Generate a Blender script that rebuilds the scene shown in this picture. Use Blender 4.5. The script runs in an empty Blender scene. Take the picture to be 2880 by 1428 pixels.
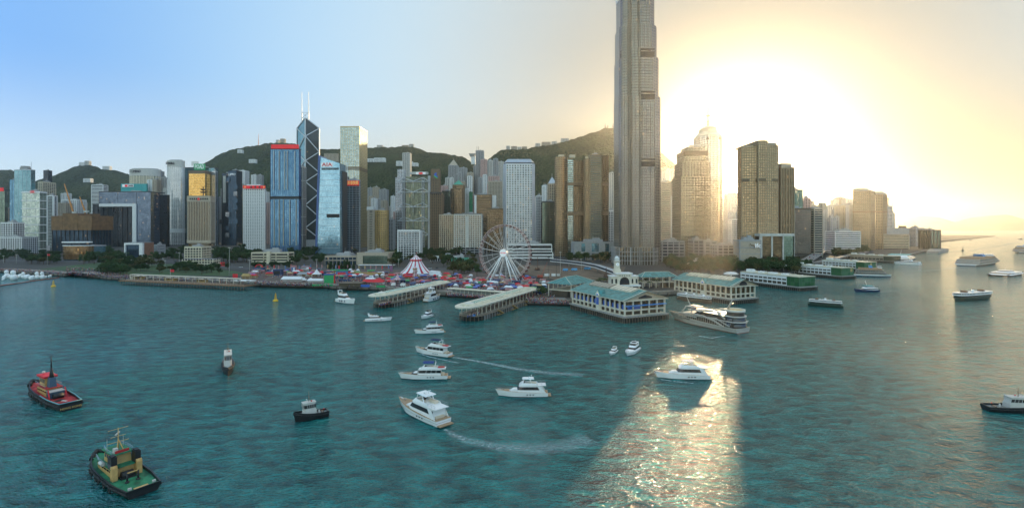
import bpy, bmesh, math, random
from math import sin, cos, pi, radians, sqrt, atan2, hypot, tan
from mathutils import Vector, Matrix, noise
R = random.Random(7)
scene = bpy.context.scene
COL = scene.collection
# ---------------------------------------------------------------- camera
CAMH, F, CX, HY = 60.0, 1440.0, 1440.0, 640.0        # eye height (m), focal length, picture centre and horizon (photo pixels)
cam = bpy.data.cameras.new('camera'); cam.sensor_width = 36; cam.lens = 18
cam.shift_y = -(714 - HY) / 2880; cam.clip_end = 60000; cam.clip_start = 1
cam_o = bpy.data.objects.new('camera', cam); COL.objects.link(cam_o)
cam_o.location = (0, 0, CAMH); cam_o.rotation_euler = (pi / 2, 0, 0)
scene.camera = cam_o
# ---------------------------------------------------------------- sky, sun, exposure
SUN_AZ = atan2(2082 - CX, F)                          # clockwise from +Y
SUN_EL = atan2(HY - 425, hypot(F, 2082 - CX))
SUN = Vector((sin(SUN_AZ) * cos(SUN_EL), cos(SUN_AZ) * cos(SUN_EL), sin(SUN_EL)))
world = bpy.data.worlds.new('World'); scene.world = world; world.use_nodes = True
wn, wl = world.node_tree.nodes, world.node_tree.links
bg = wn['Background']; bg.inputs['Strength'].default_value = 0.02
sky = wn.new('ShaderNodeTexSky'); sky.sky_type = 'NISHITA'; sky.sun_disc = False
sky.sun_elevation = SUN_EL; sky.sun_rotation = SUN_AZ; sky.altitude = 60
sky.air_density = 1.0; sky.dust_density = .25; sky.ozone_density = 2.0
wl.new(sky.outputs[0], bg.inputs['Color'])
# a veil of bright hazy sky over it: colour by the angle from the sun (two ramps, horizon and high sky), mixed by elevation
def wmath(op, a, b=None):
    n = wn.new('ShaderNodeMath'); n.operation = op
    for k, x in enumerate((a, b)):
        if x is None: continue
        if isinstance(x, (int, float)): n.inputs[k].default_value = x
        else: wl.new(x, n.inputs[k])
    return n.outputs[0]
wtc = wn.new('ShaderNodeTexCoord')
wdot = wn.new('ShaderNodeVectorMath'); wdot.operation = 'DOT_PRODUCT'
wl.new(wtc.outputs['Generated'], wdot.inputs[0]); wdot.inputs[1].default_value = SUN
wang = wmath('DIVIDE', wmath('ARCCOSINE', wmath('MINIMUM', wdot.outputs['Value'], 0.99999)), pi)
def wramp(stops):
    n = wn.new('ShaderNodeValToRGB'); r = n.color_ramp; r.interpolation = 'B_SPLINE'
    while len(r.elements) < len(stops): r.elements.new(0.5)
    for e, (deg, c) in zip(r.elements, stops): e.position = deg / 180; e.color = (*c, 1)
    wl.new(wang, n.inputs[0]); return n.outputs[0]
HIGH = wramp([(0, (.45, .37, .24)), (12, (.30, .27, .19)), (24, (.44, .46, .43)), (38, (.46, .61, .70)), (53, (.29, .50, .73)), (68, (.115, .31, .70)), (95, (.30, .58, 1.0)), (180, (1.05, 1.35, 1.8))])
LOWS = wramp([(0, (.80, .48, .14)), (9, (.50, .30, .06)), (18, (.44, .29, .06)), (36, (.64, .55, .41)), (62, (.50, .61, .64)), (95, (.75, .98, 1.2)), (180, (1.4, 1.65, 1.95))])  # both ramps are brightened behind the camera as added fill for the facades
wsep = wn.new('ShaderNodeSeparateXYZ'); wl.new(wtc.outputs['Generated'], wsep.inputs[0])
wmr = wn.new('ShaderNodeMapRange'); wmr.interpolation_type = 'SMOOTHSTEP'
wl.new(wsep.outputs['Z'], wmr.inputs['Value']); wmr.inputs['From Min'].default_value = 0.0; wmr.inputs['From Max'].default_value = 0.27
wmx = wn.new('ShaderNodeMix'); wmx.data_type = 'RGBA'
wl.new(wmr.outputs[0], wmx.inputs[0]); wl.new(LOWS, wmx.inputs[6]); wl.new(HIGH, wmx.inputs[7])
TOPS = wramp([(0, (1.3, .95, .5)), (25, (1.15, .88, .5)), (45, (.85, .70, .45)), (62, (.34, .42, .46)), (80, (.16, .34, .62)), (110, (.50, .80, 1.2)), (180, (1.05, 1.35, 1.8))])  # added gold upper sky, out of view, to warm the water reflections
wmr2 = wn.new('ShaderNodeMapRange'); wmr2.interpolation_type = 'SMOOTHSTEP'; wl.new(wsep.outputs['Z'], wmr2.inputs['Value']); wmr2.inputs['From Min'].default_value = .40; wmr2.inputs['From Max'].default_value = .60
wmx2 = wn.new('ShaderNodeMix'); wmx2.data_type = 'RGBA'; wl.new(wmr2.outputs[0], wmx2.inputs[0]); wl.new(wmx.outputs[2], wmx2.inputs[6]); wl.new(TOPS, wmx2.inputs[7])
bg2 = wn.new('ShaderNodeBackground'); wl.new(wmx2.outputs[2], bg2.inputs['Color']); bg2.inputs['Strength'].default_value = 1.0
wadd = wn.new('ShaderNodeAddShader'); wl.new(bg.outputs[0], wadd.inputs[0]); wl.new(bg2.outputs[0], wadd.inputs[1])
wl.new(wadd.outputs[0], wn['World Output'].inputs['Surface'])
sl = bpy.data.lights.new('sun', 'SUN'); sl.energy = 5.0; sl.angle = radians(0.9); sl.color = (1.0, 0.73, 0.40)
so = bpy.data.objects.new('sun', sl); COL.objects.link(so)
so.rotation_euler = (-SUN).to_track_quat('-Z', 'Y').to_euler()
vs = scene.view_settings; vs.view_transform = 'Standard'; vs.look = 'None'; vs.gamma = 1; vs.use_curve_mapping = False
vs.exposure = 0.3
scene.cycles.use_denoising = True
scene.cycles.max_bounces = 6; scene.cycles.caustics_reflective = False; scene.cycles.caustics_refractive = False
scene.cycles.sample_clamp_indirect = 4
# ---------------------------------------------------------------- helpers
GZ = 4.5                                              # level of the quay and the streets
def P(px, py, z=0.0):                                 # the point of level z seen at a photo pixel
    Y = F * (CAMH - z) / (py - HY); return Vector(((px - CX) / F * Y, Y, z))
def X(px, Y): return (px - CX) / F * Y
def Z(py, Y): return CAMH - (py - HY) / F * Y
def lerp(a, b, t): return a + (b - a) * t
MATS = {}
def _new(key):
    m = bpy.data.materials.new(key); m.use_nodes = True; MATS[key] = m
    return m, m.node_tree.nodes, m.node_tree.links, m.node_tree.nodes['Principled BSDF']
def mat(key, col=None, rough=.6, metal=0.0, var=.12, scale=.3, emit=0.0, spec=.5):
    if key in MATS: return MATS[key]
    m, n, l, b = _new(key)
    b.inputs['Roughness'].default_value = rough; b.inputs['Metallic'].default_value = metal
    b.inputs['Specular IOR Level'].default_value = spec
    if var:
        tc = n.new('ShaderNodeTexCoord'); nz = n.new('ShaderNodeTexNoise'); nz.inputs['Scale'].default_value = scale; nz.inputs['Detail'].default_value = 4
        l.new(tc.outputs['Object'], nz.inputs['Vector'])
        r = n.new('ShaderNodeValToRGB'); r.color_ramp.elements[0].position = .3; r.color_ramp.elements[1].position = .7
        r.color_ramp.elements[0].color = (*[c * (1 - var) for c in col], 1); r.color_ramp.elements[1].color = (*[min(1, c * (1 + var)) for c in col], 1)
        l.new(nz.outputs[0], r.inputs[0]); l.new(r.outputs[0], b.inputs['Base Color'])
    else: b.inputs['Base Color'].default_value = (*col, 1)
    if emit: b.inputs['Emission Color'].default_value = (*col, 1); b.inputs['Emission Strength'].default_value = emit
    return m
def glass(key, dark, light, cw=2.0, ch=4.0, rough=.12, metal=.75, lit=.006, wob=.016, line=.10, linecol=None, patch=.5):
    """curtain-wall glass: panes of cw x ch metres (UV in metres), each a little different in tint and tilt, thin joints, a few lit rooms"""
    if key in MATS: return MATS[key]
    m, n, l, b = _new(key)
    def M(op, a, c=None):
        q = n.new('ShaderNodeMath'); q.operation = op
        for k, x in enumerate((a, c)):
            if x is None: continue
            if isinstance(x, (int, float)): q.inputs[k].default_value = x
            else: l.new(x, q.inputs[k])
        return q.outputs[0]
    uv = n.new('ShaderNodeUVMap'); uv.uv_map = 'uv'
    sp = n.new('ShaderNodeSeparateXYZ'); l.new(uv.outputs[0], sp.inputs[0])
    u, v = M('DIVIDE', sp.outputs[0], cw), M('DIVIDE', sp.outputs[1], ch)
    cb = n.new('ShaderNodeCombineXYZ'); l.new(M('FLOOR', u), cb.inputs[0]); l.new(M('FLOOR', v), cb.inputs[1])
    geo = n.new('ShaderNodeNewGeometry')
    oi = n.new('ShaderNodeObjectInfo'); l.new(M('MULTIPLY', oi.outputs['Random'], 97.0), cb.inputs[2])
    wn_ = n.new('ShaderNodeTexWhiteNoise'); wn_.noise_dimensions = '3D'; l.new(cb.outputs[0], wn_.inputs['Vector'])
    nz = n.new('ShaderNodeTexNoise'); nz.inputs['Scale'].default_value = .035; nz.inputs['Detail'].default_value = 3; l.new(uv.outputs[0], nz.inputs['Vector'])
    t = M('ADD', M('MULTIPLY', wn_.outputs['Value'], 1 - patch), M('MULTIPLY', M('SUBTRACT', M('MULTIPLY', nz.outputs[0], 2.4), .7), patch))  # slow noise paints patchy reflections into the tint
    mx = n.new('ShaderNodeMix'); mx.data_type = 'RGBA'; l.new(t, mx.inputs[0]); mx.inputs[6].default_value = (*dark, 1); mx.inputs[7].default_value = (*light, 1)
    fu, fv = M('FRACT', u), M('FRACT', v)
    ln = M('MAXIMUM', M('LESS_THAN', fu, line), M('LESS_THAN', fv, line))
    m2 = n.new('ShaderNodeMix'); m2.data_type = 'RGBA'; l.new(ln, m2.inputs[0]); l.new(mx.outputs[2], m2.inputs[6])
    m2.inputs[7].default_value = (*(linecol or [c * .55 for c in dark]), 1)
    l.new(m2.outputs[2], b.inputs['Base Color'])
    l.new(M('MULTIPLY', M('SUBTRACT', 1.0, ln), metal), b.inputs['Metallic'])
    l.new(M('ADD', M('MULTIPLY', ln, .4), rough), b.inputs['Roughness'])
    vm = n.new('ShaderNodeVectorMath'); vm.operation = 'SUBTRACT'; l.new(wn_.outputs['Color'], vm.inputs[0]); vm.inputs[1].default_value = (.5, .5, .5)
    vs_ = n.new('ShaderNodeVectorMath'); vs_.operation = 'SCALE'; l.new(vm.outputs[0], vs_.inputs[0]); vs_.inputs['Scale'].default_value = wob
    va = n.new('ShaderNodeVectorMath'); va.operation = 'ADD'; l.new(geo.outputs['Normal'], va.inputs[0]); l.new(vs_.outputs[0], va.inputs[1])
    vn = n.new('ShaderNodeVectorMath'); vn.operation = 'NORMALIZE'; l.new(va.outputs[0], vn.inputs[0]); l.new(vn.outputs[0], b.inputs['Normal'])
    if lit:
        b.inputs['Emission Color'].default_value = (1, .62, .25, 1)
        sc = n.new('ShaderNodeSeparateColor'); l.new(wn_.outputs['Color'], sc.inputs[0])
        l.new(M('MULTIPLY', M('MULTIPLY', M('GREATER_THAN', sc.outputs[1], 1 - lit), M('SUBTRACT', 1.0, ln)), .16), b.inputs['Emission Strength'])
    return m
class MB:
    def __init__(s, o=(0, 0, 0)): s.v, s.f, s.m, s.uv, s.mats, s.o, s.sm = [], [], [], [], [], Vector(o), []
    def mi(s, m):
        if m not in s.mats: s.mats.append(m)
        return s.mats.index(m)
    def face(s, pts, m, uv=None, sm=False):
        k = len(s.v); s.v.extend(pts); s.f.append(tuple(range(k, k + len(pts)))); s.m.append(s.mi(m)); s.sm.append(sm)
        s.uv.append(uv or [(0, 0)] * len(pts))
    def hexa(s, b, t, m, caps=True):                  # bottom ring and top ring, counter-clockwise from above
        n = len(b)
        for i in range(n):
            j = (i + 1) % n; w = (Vector(b[j]) - Vector(b[i])).length; h0, h1 = b[i][2], t[i][2]
            s.face([b[i], b[j], t[j], t[i]], m, [(0, h0), (w, h0), (w, h1), (0, h1)])
        if caps: s.face(list(t), m, [(p[0], p[1]) for p in t]); s.face(list(reversed(b)), m)
    def box(s, cx, cy, z, sx, sy, sz, m, rz=0.0, tx=1.0, ty=1.0):
        c, d = cos(rz), sin(rz); q = [(-.5, -.5), (.5, -.5), (.5, .5), (-.5, .5)]
        f = lambda a, b_, zz: (cx + a * c - b_ * d, cy + a * d + b_ * c, zz)
        s.hexa([f(a * sx, b_ * sy, z) for a, b_ in q], [f(a * sx * tx, b_ * sy * ty, z + sz) for a, b_ in q], m)
    def beam(s, p, q, r, m, n=4, r2=None):
        p, q = Vector(p), Vector(q); d = q - p
        if d.length < 1e-6: return
        d.normalize(); a = d.cross(Vector((0, 0, 1)) if abs(d.z) < .95 else Vector((1, 0, 0))).normalized(); b_ = d.cross(a); r2 = r if r2 is None else r2
        ph = pi / 4 if n == 4 else 0
        A = [p + (a * cos(ph + 2 * pi * i / n) + b_ * sin(ph + 2 * pi * i / n)) * r for i in range(n)]
        B = [q + (a * cos(ph + 2 * pi * i / n) + b_ * sin(ph + 2 * pi * i / n)) * r2 for i in range(n)]
        for i in range(n): j = (i + 1) % n; s.face([A[j], A[i], B[i], B[j]], m, sm=n > 5)
        s.face(A, m); s.face(list(reversed(B)), m)
    def path(s, pts, r, m, n=4):
        for a, b_ in zip(pts, pts[1:]): s.beam(a, b_, r, m, n)
    def prism(s, poly, z0, z1, m, mtop=None, u0=0.0):
        n = len(poly); u = u0
        for i in range(n):
            a, b_ = poly[i], poly[(i + 1) % n]; w = hypot(b_[0] - a[0], b_[1] - a[1])
            s.face([(a[0], a[1], z0), (b_[0], b_[1], z0), (b_[0], b_[1], z1), (a[0], a[1], z1)], m, [(u, z0), (u + w, z0), (u + w, z1), (u, z1)]); u += w
        s.face([(p[0], p[1], z1) for p in poly], mtop or m, [(p[0], p[1]) for p in poly])
        s.face([(p[0], p[1], z0) for p in reversed(poly)], mtop or m)
    def ring(s, inn, out, z0, z1, m):                 # a band standing proud of a wall
        n = len(inn); u = 0
        for i in range(n):
            j = (i + 1) % n; a, b_, c, d = out[i], out[j], inn[j], inn[i]; w = hypot(b_[0] - a[0], b_[1] - a[1])
            s.face([(*a, z0), (*b_, z0), (*b_, z1), (*a, z1)], m, [(u, z0), (u + w, z0), (u + w, z1), (u, z1)]); u += w
            s.face([(*a, z1), (*b_, z1), (*c, z1), (*d, z1)], m); s.face([(*d, z0), (*c, z0), (*b_, z0), (*a, z0)], m)
    def lathe(s, prof, m, cx=0, cy=0, n=12, mats=None):
        for k in range(len(prof) - 1):
            (r0, z0), (r1, z1) = prof[k], prof[k + 1]; mm = m
            for i in range(n):
                a, b_ = 2 * pi * i / n, 2 * pi * (i + 1) / n
                if mats: mm = mats[i % len(mats)]
                q = [(cx + r0 * cos(a), cy + r0 * sin(a), z0), (cx + r0 * cos(b_), cy + r0 * sin(b_), z0), (cx + r1 * cos(b_), cy + r1 * sin(b_), z1), (cx + r1 * cos(a), cy + r1 * sin(a), z1)]
                if r1 < 1e-4: q = q[:3]
                elif r0 < 1e-4: q = [q[0], q[2], q[3]]
                s.face(q, mm, sm=True)
    def ball(s, c, r, m, n=10, sz=1.0):
        k = n // 2; s.lathe([(r * sin(pi * (k - i) / k) if 0 < i < k else 0, c[2] + sz * r * -cos(pi * i / k)) for i in range(k + 1)], m, c[0], c[1], n)
    def loft(s, rings, m, cap0=True, cap1=True, sm=False, close=True):
        for A, B in zip(rings, rings[1:]):
            n = len(A)
            for i in range(n if close else n - 1):
                j = (i + 1) % n; s.face([A[i], A[j], B[j], B[i]], m, sm=sm)
        if cap0: s.face(list(reversed(rings[0])), m)
        if cap1: s.face(list(rings[-1]), m)
    def build(s, name, parent=None, label=None):
        me = bpy.data.meshes.new(name); o_ = s.o
        me.from_pydata([(p[0] - o_[0], p[1] - o_[1], p[2] - o_[2]) for p in s.v], [], s.f)
        for m in s.mats: me.materials.append(m)
        me.polygons.foreach_set('material_index', s.m); me.polygons.foreach_set('use_smooth', s.sm)
        ul = me.uv_layers.new(name='uv'); ul.data.foreach_set('uv', [c for f in s.uv for p in f for c in p])
        if any(s.sm):
            bm = bmesh.new(); bm.from_mesh(me); bmesh.ops.remove_doubles(bm, verts=bm.verts, dist=.0005); bm.to_mesh(me); bm.free()
        o = bpy.data.objects.new(name, me); COL.objects.link(o)
        if parent is not None: o.parent = parent
        if label: o['label'] = label
        if parent is None: o.location = o_
        return o
    def empty(s): return not s.f
def tag(o, label, cat, group=None, kind=None):
    o['label'] = label; o['category'] = cat
    if group: o['group'] = group
    if kind: o['kind'] = kind
    return o
def thing(name, label, cat, loc=(0, 0, 0), rz=0.0, group=None):
    o = bpy.data.objects.new(name, None); COL.objects.link(o); o.location = loc; o.rotation_euler = (0, 0, rz); o.empty_display_size = .5
    return tag(o, label, cat, group)
def struct(o, kind='structure'): o['kind'] = kind; return o
def copy_tree(o, parent=None):
    c = o.copy(); COL.objects.link(c)
    if parent is not None: c.parent = parent
    for ch in list(o.children): copy_tree(ch, c)
    return c
def words(parent, text, size, m, loc, rz=0.0, name='lettering', depth=.3, shear=0.0, wide=1.0, tilt=pi / 2):
    """real solid letters standing on a wall or a board, centred on loc (in the parent's space)"""
    cu = bpy.data.curves.new('letters', 'FONT'); cu.body = text; cu.size = size; cu.extrude = depth; cu.align_x = 'CENTER'; cu.align_y = 'CENTER'; cu.shear = shear; cu.offset = size * .012; cu.resolution_u = 2
    t = bpy.data.objects.new('letters', cu); COL.objects.link(t)
    me = bpy.data.meshes.new_from_object(t.evaluated_get(bpy.context.evaluated_depsgraph_get()))
    bpy.data.objects.remove(t); bpy.data.curves.remove(cu)
    me.materials.clear(); me.materials.append(m)
    o = bpy.data.objects.new(name, me); COL.objects.link(o); o.parent = parent; o.location = loc; o.rotation_euler = (tilt, 0, rz); o.scale = (wide, 1, 1)
    return o
def offset(poly, d):                                  # outline of a convex footprint moved outwards by d
    n, out = len(poly), []
    for i in range(n):
        a, b, c = Vector(poly[i - 1][:2]), Vector(poly[i][:2]), Vector(poly[(i + 1) % n][:2])
        e1, e2 = (b - a).normalized(), (c - b).normalized(); n1, n2 = Vector((e1.y, -e1.x)), Vector((e2.y, -e2.x)); k = n1 + n2
        out.append(tuple(b + k * (d / max(.3, 1 + n1.dot(n2)))))
    return out
def foot(c, depth=None):
    """footprint from what shows of it: (photo x, distance) corners from left to right; the hidden back is closed behind them"""
    p = [(X(px, Y), Y) for px, Y in c]
    if len(p) == 2:
        w = hypot(p[1][0] - p[0][0], p[1][1] - p[0][1]); d = depth or min(w, 38); ex, ey = (p[1][0] - p[0][0]) / w, (p[1][1] - p[0][1]) / w
        p += [(p[1][0] - ey * d, p[1][1] + ex * d), (p[0][0] - ey * d, p[0][1] + ex * d)]
    elif len(p) == 3: p.append((p[0][0] + p[2][0] - p[1][0], p[0][1] + p[2][1] - p[1][1]))
    return p
def oval(px0, px1, Y, ratio=.6, n=20):
    a = (X(px1, Y) - X(px0, Y)) / 2; cx = X((px0 + px1) / 2, Y)
    return [(cx + a * cos(2 * pi * i / n - pi), Y + a * ratio + a * ratio * sin(2 * pi * i / n - pi)) for i in range(n)]
def faces_cam(a, b):
    nx, ny = b[1] - a[1], a[0] - b[0]; mx, my = (a[0] + b[0]) / 2, (a[1] + b[1]) / 2
    return nx * -mx + ny * -my > -.12 * hypot(nx, ny) * hypot(mx, my)
# facade styles: (wall material, trim material, storey, band height, band depth, bay, pier width, pier depth)
def facade(par, o, poly, z0, z1, st, wall='curtain_wall', trim='cladding', roofm=None):
    core, cl, fh, bh, bo, bay, pw, po = st
    mb = MB(o); mb.prism(poly, z0, z1, core, roofm or mat('roof grey', (.22, .22, .23), .9))
    w = mb.build(wall, par)
    if cl is None: return w
    mb = MB(o)
    if bh:
        out = offset(poly, bo); z = z0 + fh
        while z < z1 - bh * .5: mb.ring(poly, out, z - bh, z, cl); z += fh
    if pw:
        for i in range(len(poly)):
            a, b = poly[i], poly[(i + 1) % len(poly)]; L = hypot(b[0] - a[0], b[1] - a[1])
            if L < .3 or not faces_cam(a, b): continue
            n = max(1, round(L / bay)); rz = atan2(b[1] - a[1], b[0] - a[0]); nx, ny = (b[1] - a[1]) / L, (a[0] - b[0]) / L
            for k in range(n + 1):
                t = min(max(k / n, pw / 2 / L), 1 - pw / 2 / L); q = po / 2 - .05
                mb.box(lerp(a[0], b[0], t) + nx * q, lerp(a[1], b[1], t) + ny * q, z0, pw, po + .1, z1 - z0 + .02, cl, rz)
    if not mb.empty(): mb.build(trim, par)
    return w
def roof_top(par, o, poly, z, m, plant=True, par_h=1.6, rnd=None):
    rnd = rnd or R; mb = MB(o); mb.ring(offset(poly, -.8), offset(poly, .25), z - .8, z + par_h, m); mb.build('parapet', par)
    if plant:
        cx = sum(p[0] for p in poly) / len(poly); cy = sum(p[1] for p in poly) / len(poly)
        w = max(p[0] for p in poly) - min(p[0] for p in poly); d = max(p[1] for p in poly) - min(p[1] for p in poly)
        e = poly[1]; rz = atan2(poly[1][1] - poly[0][1], poly[1][0] - poly[0][0]) if len(poly) == 4 else 0
        mb = MB(o); g = mat('plant room', (.36, .36, .36), .8); h = rnd.uniform(3, 6)
        mb.box(cx, cy, z - .2, w * .45, d * .4, h, g, rz); mb.box(cx + w * .08, cy, z + h - .25, w * .16, d * .2, 2.4, g, rz)
        for k in range(3): mb.box(cx + rnd.uniform(-.32, .32) * w, cy + rnd.uniform(-.3, .3) * d, z - .2, w * .09, d * .1, rnd.uniform(1.5, 3), g, rz)
        mb.build('plant_room', par)
        if rnd.random() < .4:
            mb = MB(o); mb.beam((cx, cy, z), (cx, cy, z + h + rnd.uniform(5, 10)), .3, g); mb.build('antenna', par)
def tower(name, label, c, ytop, st, base=None, depth=None, cat='tower', plant=True, z0=None, parm=None, group=None, roofm=None):
    poly = c if len(c[0]) == 2 and isinstance(c, tuple) else foot(c, depth)
    Yf = min(p[1] for p in poly); z1 = Z(ytop, Yf); zb = GZ if z0 is None else z0
    cx = sum(p[0] for p in poly) / len(poly); cy = sum(p[1] for p in poly) / len(poly); o = Vector((cx, cy, zb))
    t = thing(name, label, cat, o, 0, group)
    facade(t, o, poly, zb, z1, st, roofm=roofm)
    roof_top(t, o, poly, z1, parm or st[1] or st[0], plant)
    if base:                                          # a podium: (extra metres around, top y, style)
        e, yb, s2 = base; pp = offset(poly, e); facade(t, o, pp, zb, Z(yb, Yf), s2, 'podium_wall', 'podium_trim')
    return t, o, poly, z1
def board(par, o, x0, x1, y0, y1, Y, m, th=1.2, name='sign_board', Y1=None):   # a flat sign box that faces the camera, in photo pixels
    a, b = (X(x0, Y), Y), (X(x1, Y1 or Y), Y1 or Y); L = hypot(b[0] - a[0], b[1] - a[1]); rz = atan2(b[1] - a[1], b[0] - a[0])
    z0, z1 = Z(y1, Y), Z(y0, Y); mb = MB(o); mb.box((a[0] + b[0]) / 2, (a[1] + b[1]) / 2, z0, L, th, z1 - z0, m, rz); mb.build(name, par)
    return Vector(((a[0] + b[0]) / 2, (a[1] + b[1]) / 2, (z0 + z1) / 2)), rz, L, z1 - z0
def sign(par, o, text, x0, x1, y0, y1, Y, m, bm=None, Y1=None, fill=.8, **k):
    if bm: c, rz, L, h = board(par, o, x0, x1, y0, y1, Y, bm, Y1=Y1)
    else:
        a, b = Vector((X(x0, Y), Y, 0)), Vector((X(x1, Y1 or Y), Y1 or Y, 0)); L = (b - a).length; rz = atan2(b.y - a.y, b.x - a.x); c = (a + b) / 2; c.z = (Z(y0, Y) + Z(y1, Y)) / 2; h = Z(y0, Y) - Z(y1, Y)
    off = Vector((sin(rz), -cos(rz), 0)) * (.75 if bm else .35)
    w = words(par, text, h / .72 * fill, m, c + off - Vector(o), rz, **k); bpy.context.view_layer.update()
    if w.dimensions.x > 1e-3: w.scale.x *= L * .9 / w.dimensions.x
    return w
# ---------------------------------------------------------------- water
def water_mat():
    m, n, l, b = _new('harbour water')
    b.inputs['Specular Tint'].default_value = (.92, .98, .96, 1); b.inputs['Roughness'].default_value = .115; b.inputs['IOR'].default_value = 1.5
    tc = n.new('ShaderNodeTexCoord')
    mp = n.new('ShaderNodeMapping'); mp.inputs['Rotation'].default_value = (0, 0, radians(-24)); mp.inputs['Scale'].default_value = (.55, 1.0, 1); l.new(tc.outputs['Object'], mp.inputs['Vector'])
    def N(s, d, r=.55, dist=0.0, src=None):
        q = n.new('ShaderNodeTexNoise'); q.inputs['Scale'].default_value = s; q.inputs['Detail'].default_value = d; q.inputs['Roughness'].default_value = r; q.inputs['Distortion'].default_value = dist
        l.new(src or mp.outputs[0], q.inputs['Vector']); return q.outputs[0]
    big, mid, sm, patch = N(.045, 2), N(.25, 3, .6, .12), N(.85, 3, .6, .15), N(.006, 3, .5, .5, tc.outputs['Object'])
    def M(op, a, c):
        q = n.new('ShaderNodeMath'); q.operation = op
        for k, x in enumerate((a, c)):
            if x is None: continue
            if isinstance(x, (int, float)): q.inputs[k].default_value = x
            else: l.new(x, q.inputs[k])
        return q.outputs[0]
    def ridge(q): return M('SUBTRACT', 1.0, M('ABSOLUTE', M('SUBTRACT', M('MULTIPLY', q, 2.0), 1.0), None))
    mid2, sm2 = ridge(mid), ridge(sm)
    h = M('ADD', M('ADD', M('MULTIPLY', big, 3.0), M('MULTIPLY', mid2, 2.2)), M('MULTIPLY', sm2, .95))
    bp = n.new('ShaderNodeBump'); bp.inputs['Distance'].default_value = 1.0; l.new(h, bp.inputs['Height'])
    mr = n.new('ShaderNodeMapRange'); l.new(patch, mr.inputs['Value']); mr.inputs['From Min'].default_value = .35; mr.inputs['From Max'].default_value = .65; mr.inputs['To Min'].default_value = .5; mr.inputs['To Max'].default_value = 1.1
    l.new(mr.outputs[0], bp.inputs['Strength']); l.new(bp.outputs[0], b.inputs['Normal'])
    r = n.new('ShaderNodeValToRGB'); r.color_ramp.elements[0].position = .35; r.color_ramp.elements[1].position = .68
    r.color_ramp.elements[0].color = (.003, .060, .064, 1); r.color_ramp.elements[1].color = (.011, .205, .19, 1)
    l.new(mid, r.inputs[0]); l.new(r.outputs[0], b.inputs['Base Color'])  # ripple light and dark painted into the base colour by the wave noise
    return m
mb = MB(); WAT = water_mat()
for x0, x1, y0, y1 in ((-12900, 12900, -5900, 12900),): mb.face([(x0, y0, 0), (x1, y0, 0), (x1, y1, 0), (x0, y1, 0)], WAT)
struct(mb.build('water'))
# ---------------------------------------------------------------- land, sea wall
SHORE = [(-700, 764), (-100, 766), (0, 767), (182, 779), (210, 776), (305, 788), (363, 790), (720, 807), (921, 812), (933, 815), (1053, 818), (1240, 835), (1420, 845), (1485, 859), (1600, 861)]
SH = [P(*p) for p in SHORE] + [Vector(p).to_3d() for p in ((62, 400), (75, 425), (150, 452), (240, 520), (345, 632), (460, 745), (600, 890), (800, 1040), (1180, 1420), (1800, 2150), (3300, 3500))]
LAND = [(p.x, p.y) for p in SH]
asph = mat('city ground', (.042, .040, .034), .92, var=.35, scale=.02)
bm = bmesh.new(); vs_ = [bm.verts.new((x, y, GZ)) for x, y in LAND + [(3300, 6500), (-4500, 6500), (-4500, 720)]]
bm.faces.new(vs_); bmesh.ops.triangulate(bm, faces=bm.faces[:]); me = bpy.data.meshes.new('ground'); bm.to_mesh(me); bm.free(); me.materials.append(asph)
g = bpy.data.objects.new('ground', me); COL.objects.link(g); struct(g)
stone = mat('sea wall stone', (.20, .175, .15), .9, var=.3, scale=.25); dark = mat('wall foot dark', (.02, .022, .02), .8); cope = mat('coping', (.30, .27, .23), .85, var=.25)  # the wall foot is near black below the stone
mb = MB()
for a, b in zip(SH, SH[1:]):
    d = (b - a); L = d.length; rz = atan2(d.y, d.x); c = (a + b) / 2; nx, ny = -sin(rz), cos(rz)
    mb.box(c.x + nx * 1.0, c.y + ny * 1.0, 1.6, L + .6, 2.2, 2.88, stone, rz)
    mb.box(c.x + nx * 1.3, c.y + ny * 1.3, -3, L + .4, 2.0, 4.7, dark, rz)
    mb.box(c.x + nx * .9, c.y + ny * .9, 4.45, L + .7, 1.6, .65, cope, rz)
    for k in range(int(L / 9)):                       # dark fender piles standing against the wall
        q = a + d * ((k + .5) / max(1, int(L / 9))); mb.box(q.x - nx * .2, q.y - ny * .2, -2, .7, .5, 5.2, dark, rz)
struct(mb.build('seawall'))
def strip(name, off0, off1, i0, i1, m, z):            # a paved band that follows the shore
    mb = MB(); N = []
    for i in range(i0, i1):
        a = SH[max(0, i - 1)]; b = SH[min(len(SH) - 1, i + 1)]; t = (b - a).normalized(); N.append(Vector((-t.y, t.x, 0)))
    pts = SH[i0:i1]
    for k in range(len(pts) - 1):
        mb.face([pts[k] + N[k] * off0 + Vector((0, 0, z)), pts[k + 1] + N[k + 1] * off0 + Vector((0, 0, z)), pts[k + 1] + N[k + 1] * off1 + Vector((0, 0, z)), pts[k] + N[k] * off1 + Vector((0, 0, z))], m)
    return struct(mb.build(name))
pave = mat('promenade paving', (.26, .22, .19), .9, var=.25, scale=.12)
strip('promenade', 2.0, 16.0, 0, 15, pave, GZ + .03)
def sheet(name, pts, m, z=GZ + .02):
    mb = MB(); bmx = bmesh.new(); v = [bmx.verts.new((p.x, p.y, z)) for p in pts]; f = bmx.faces.new(v)
    f.normal_update()
    if f.normal.z < 0: f.normal_flip()
    bmesh.ops.triangulate(bmx, faces=bmx.faces[:]); me = bpy.data.meshes.new(name); bmx.to_mesh(me); bmx.free(); me.materials.append(m)
    o = bpy.data.objects.new(name, me); COL.objects.link(o); return struct(o)
grass = mat('lawn', (.035, .075, .022), .95, var=.5, scale=.06)
fairground = mat('fair paving', (.11, .08, .065), .95, var=.4, scale=.09)
road = mat('asphalt', (.06, .06, .062), .9, var=.2, scale=.05)
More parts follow.
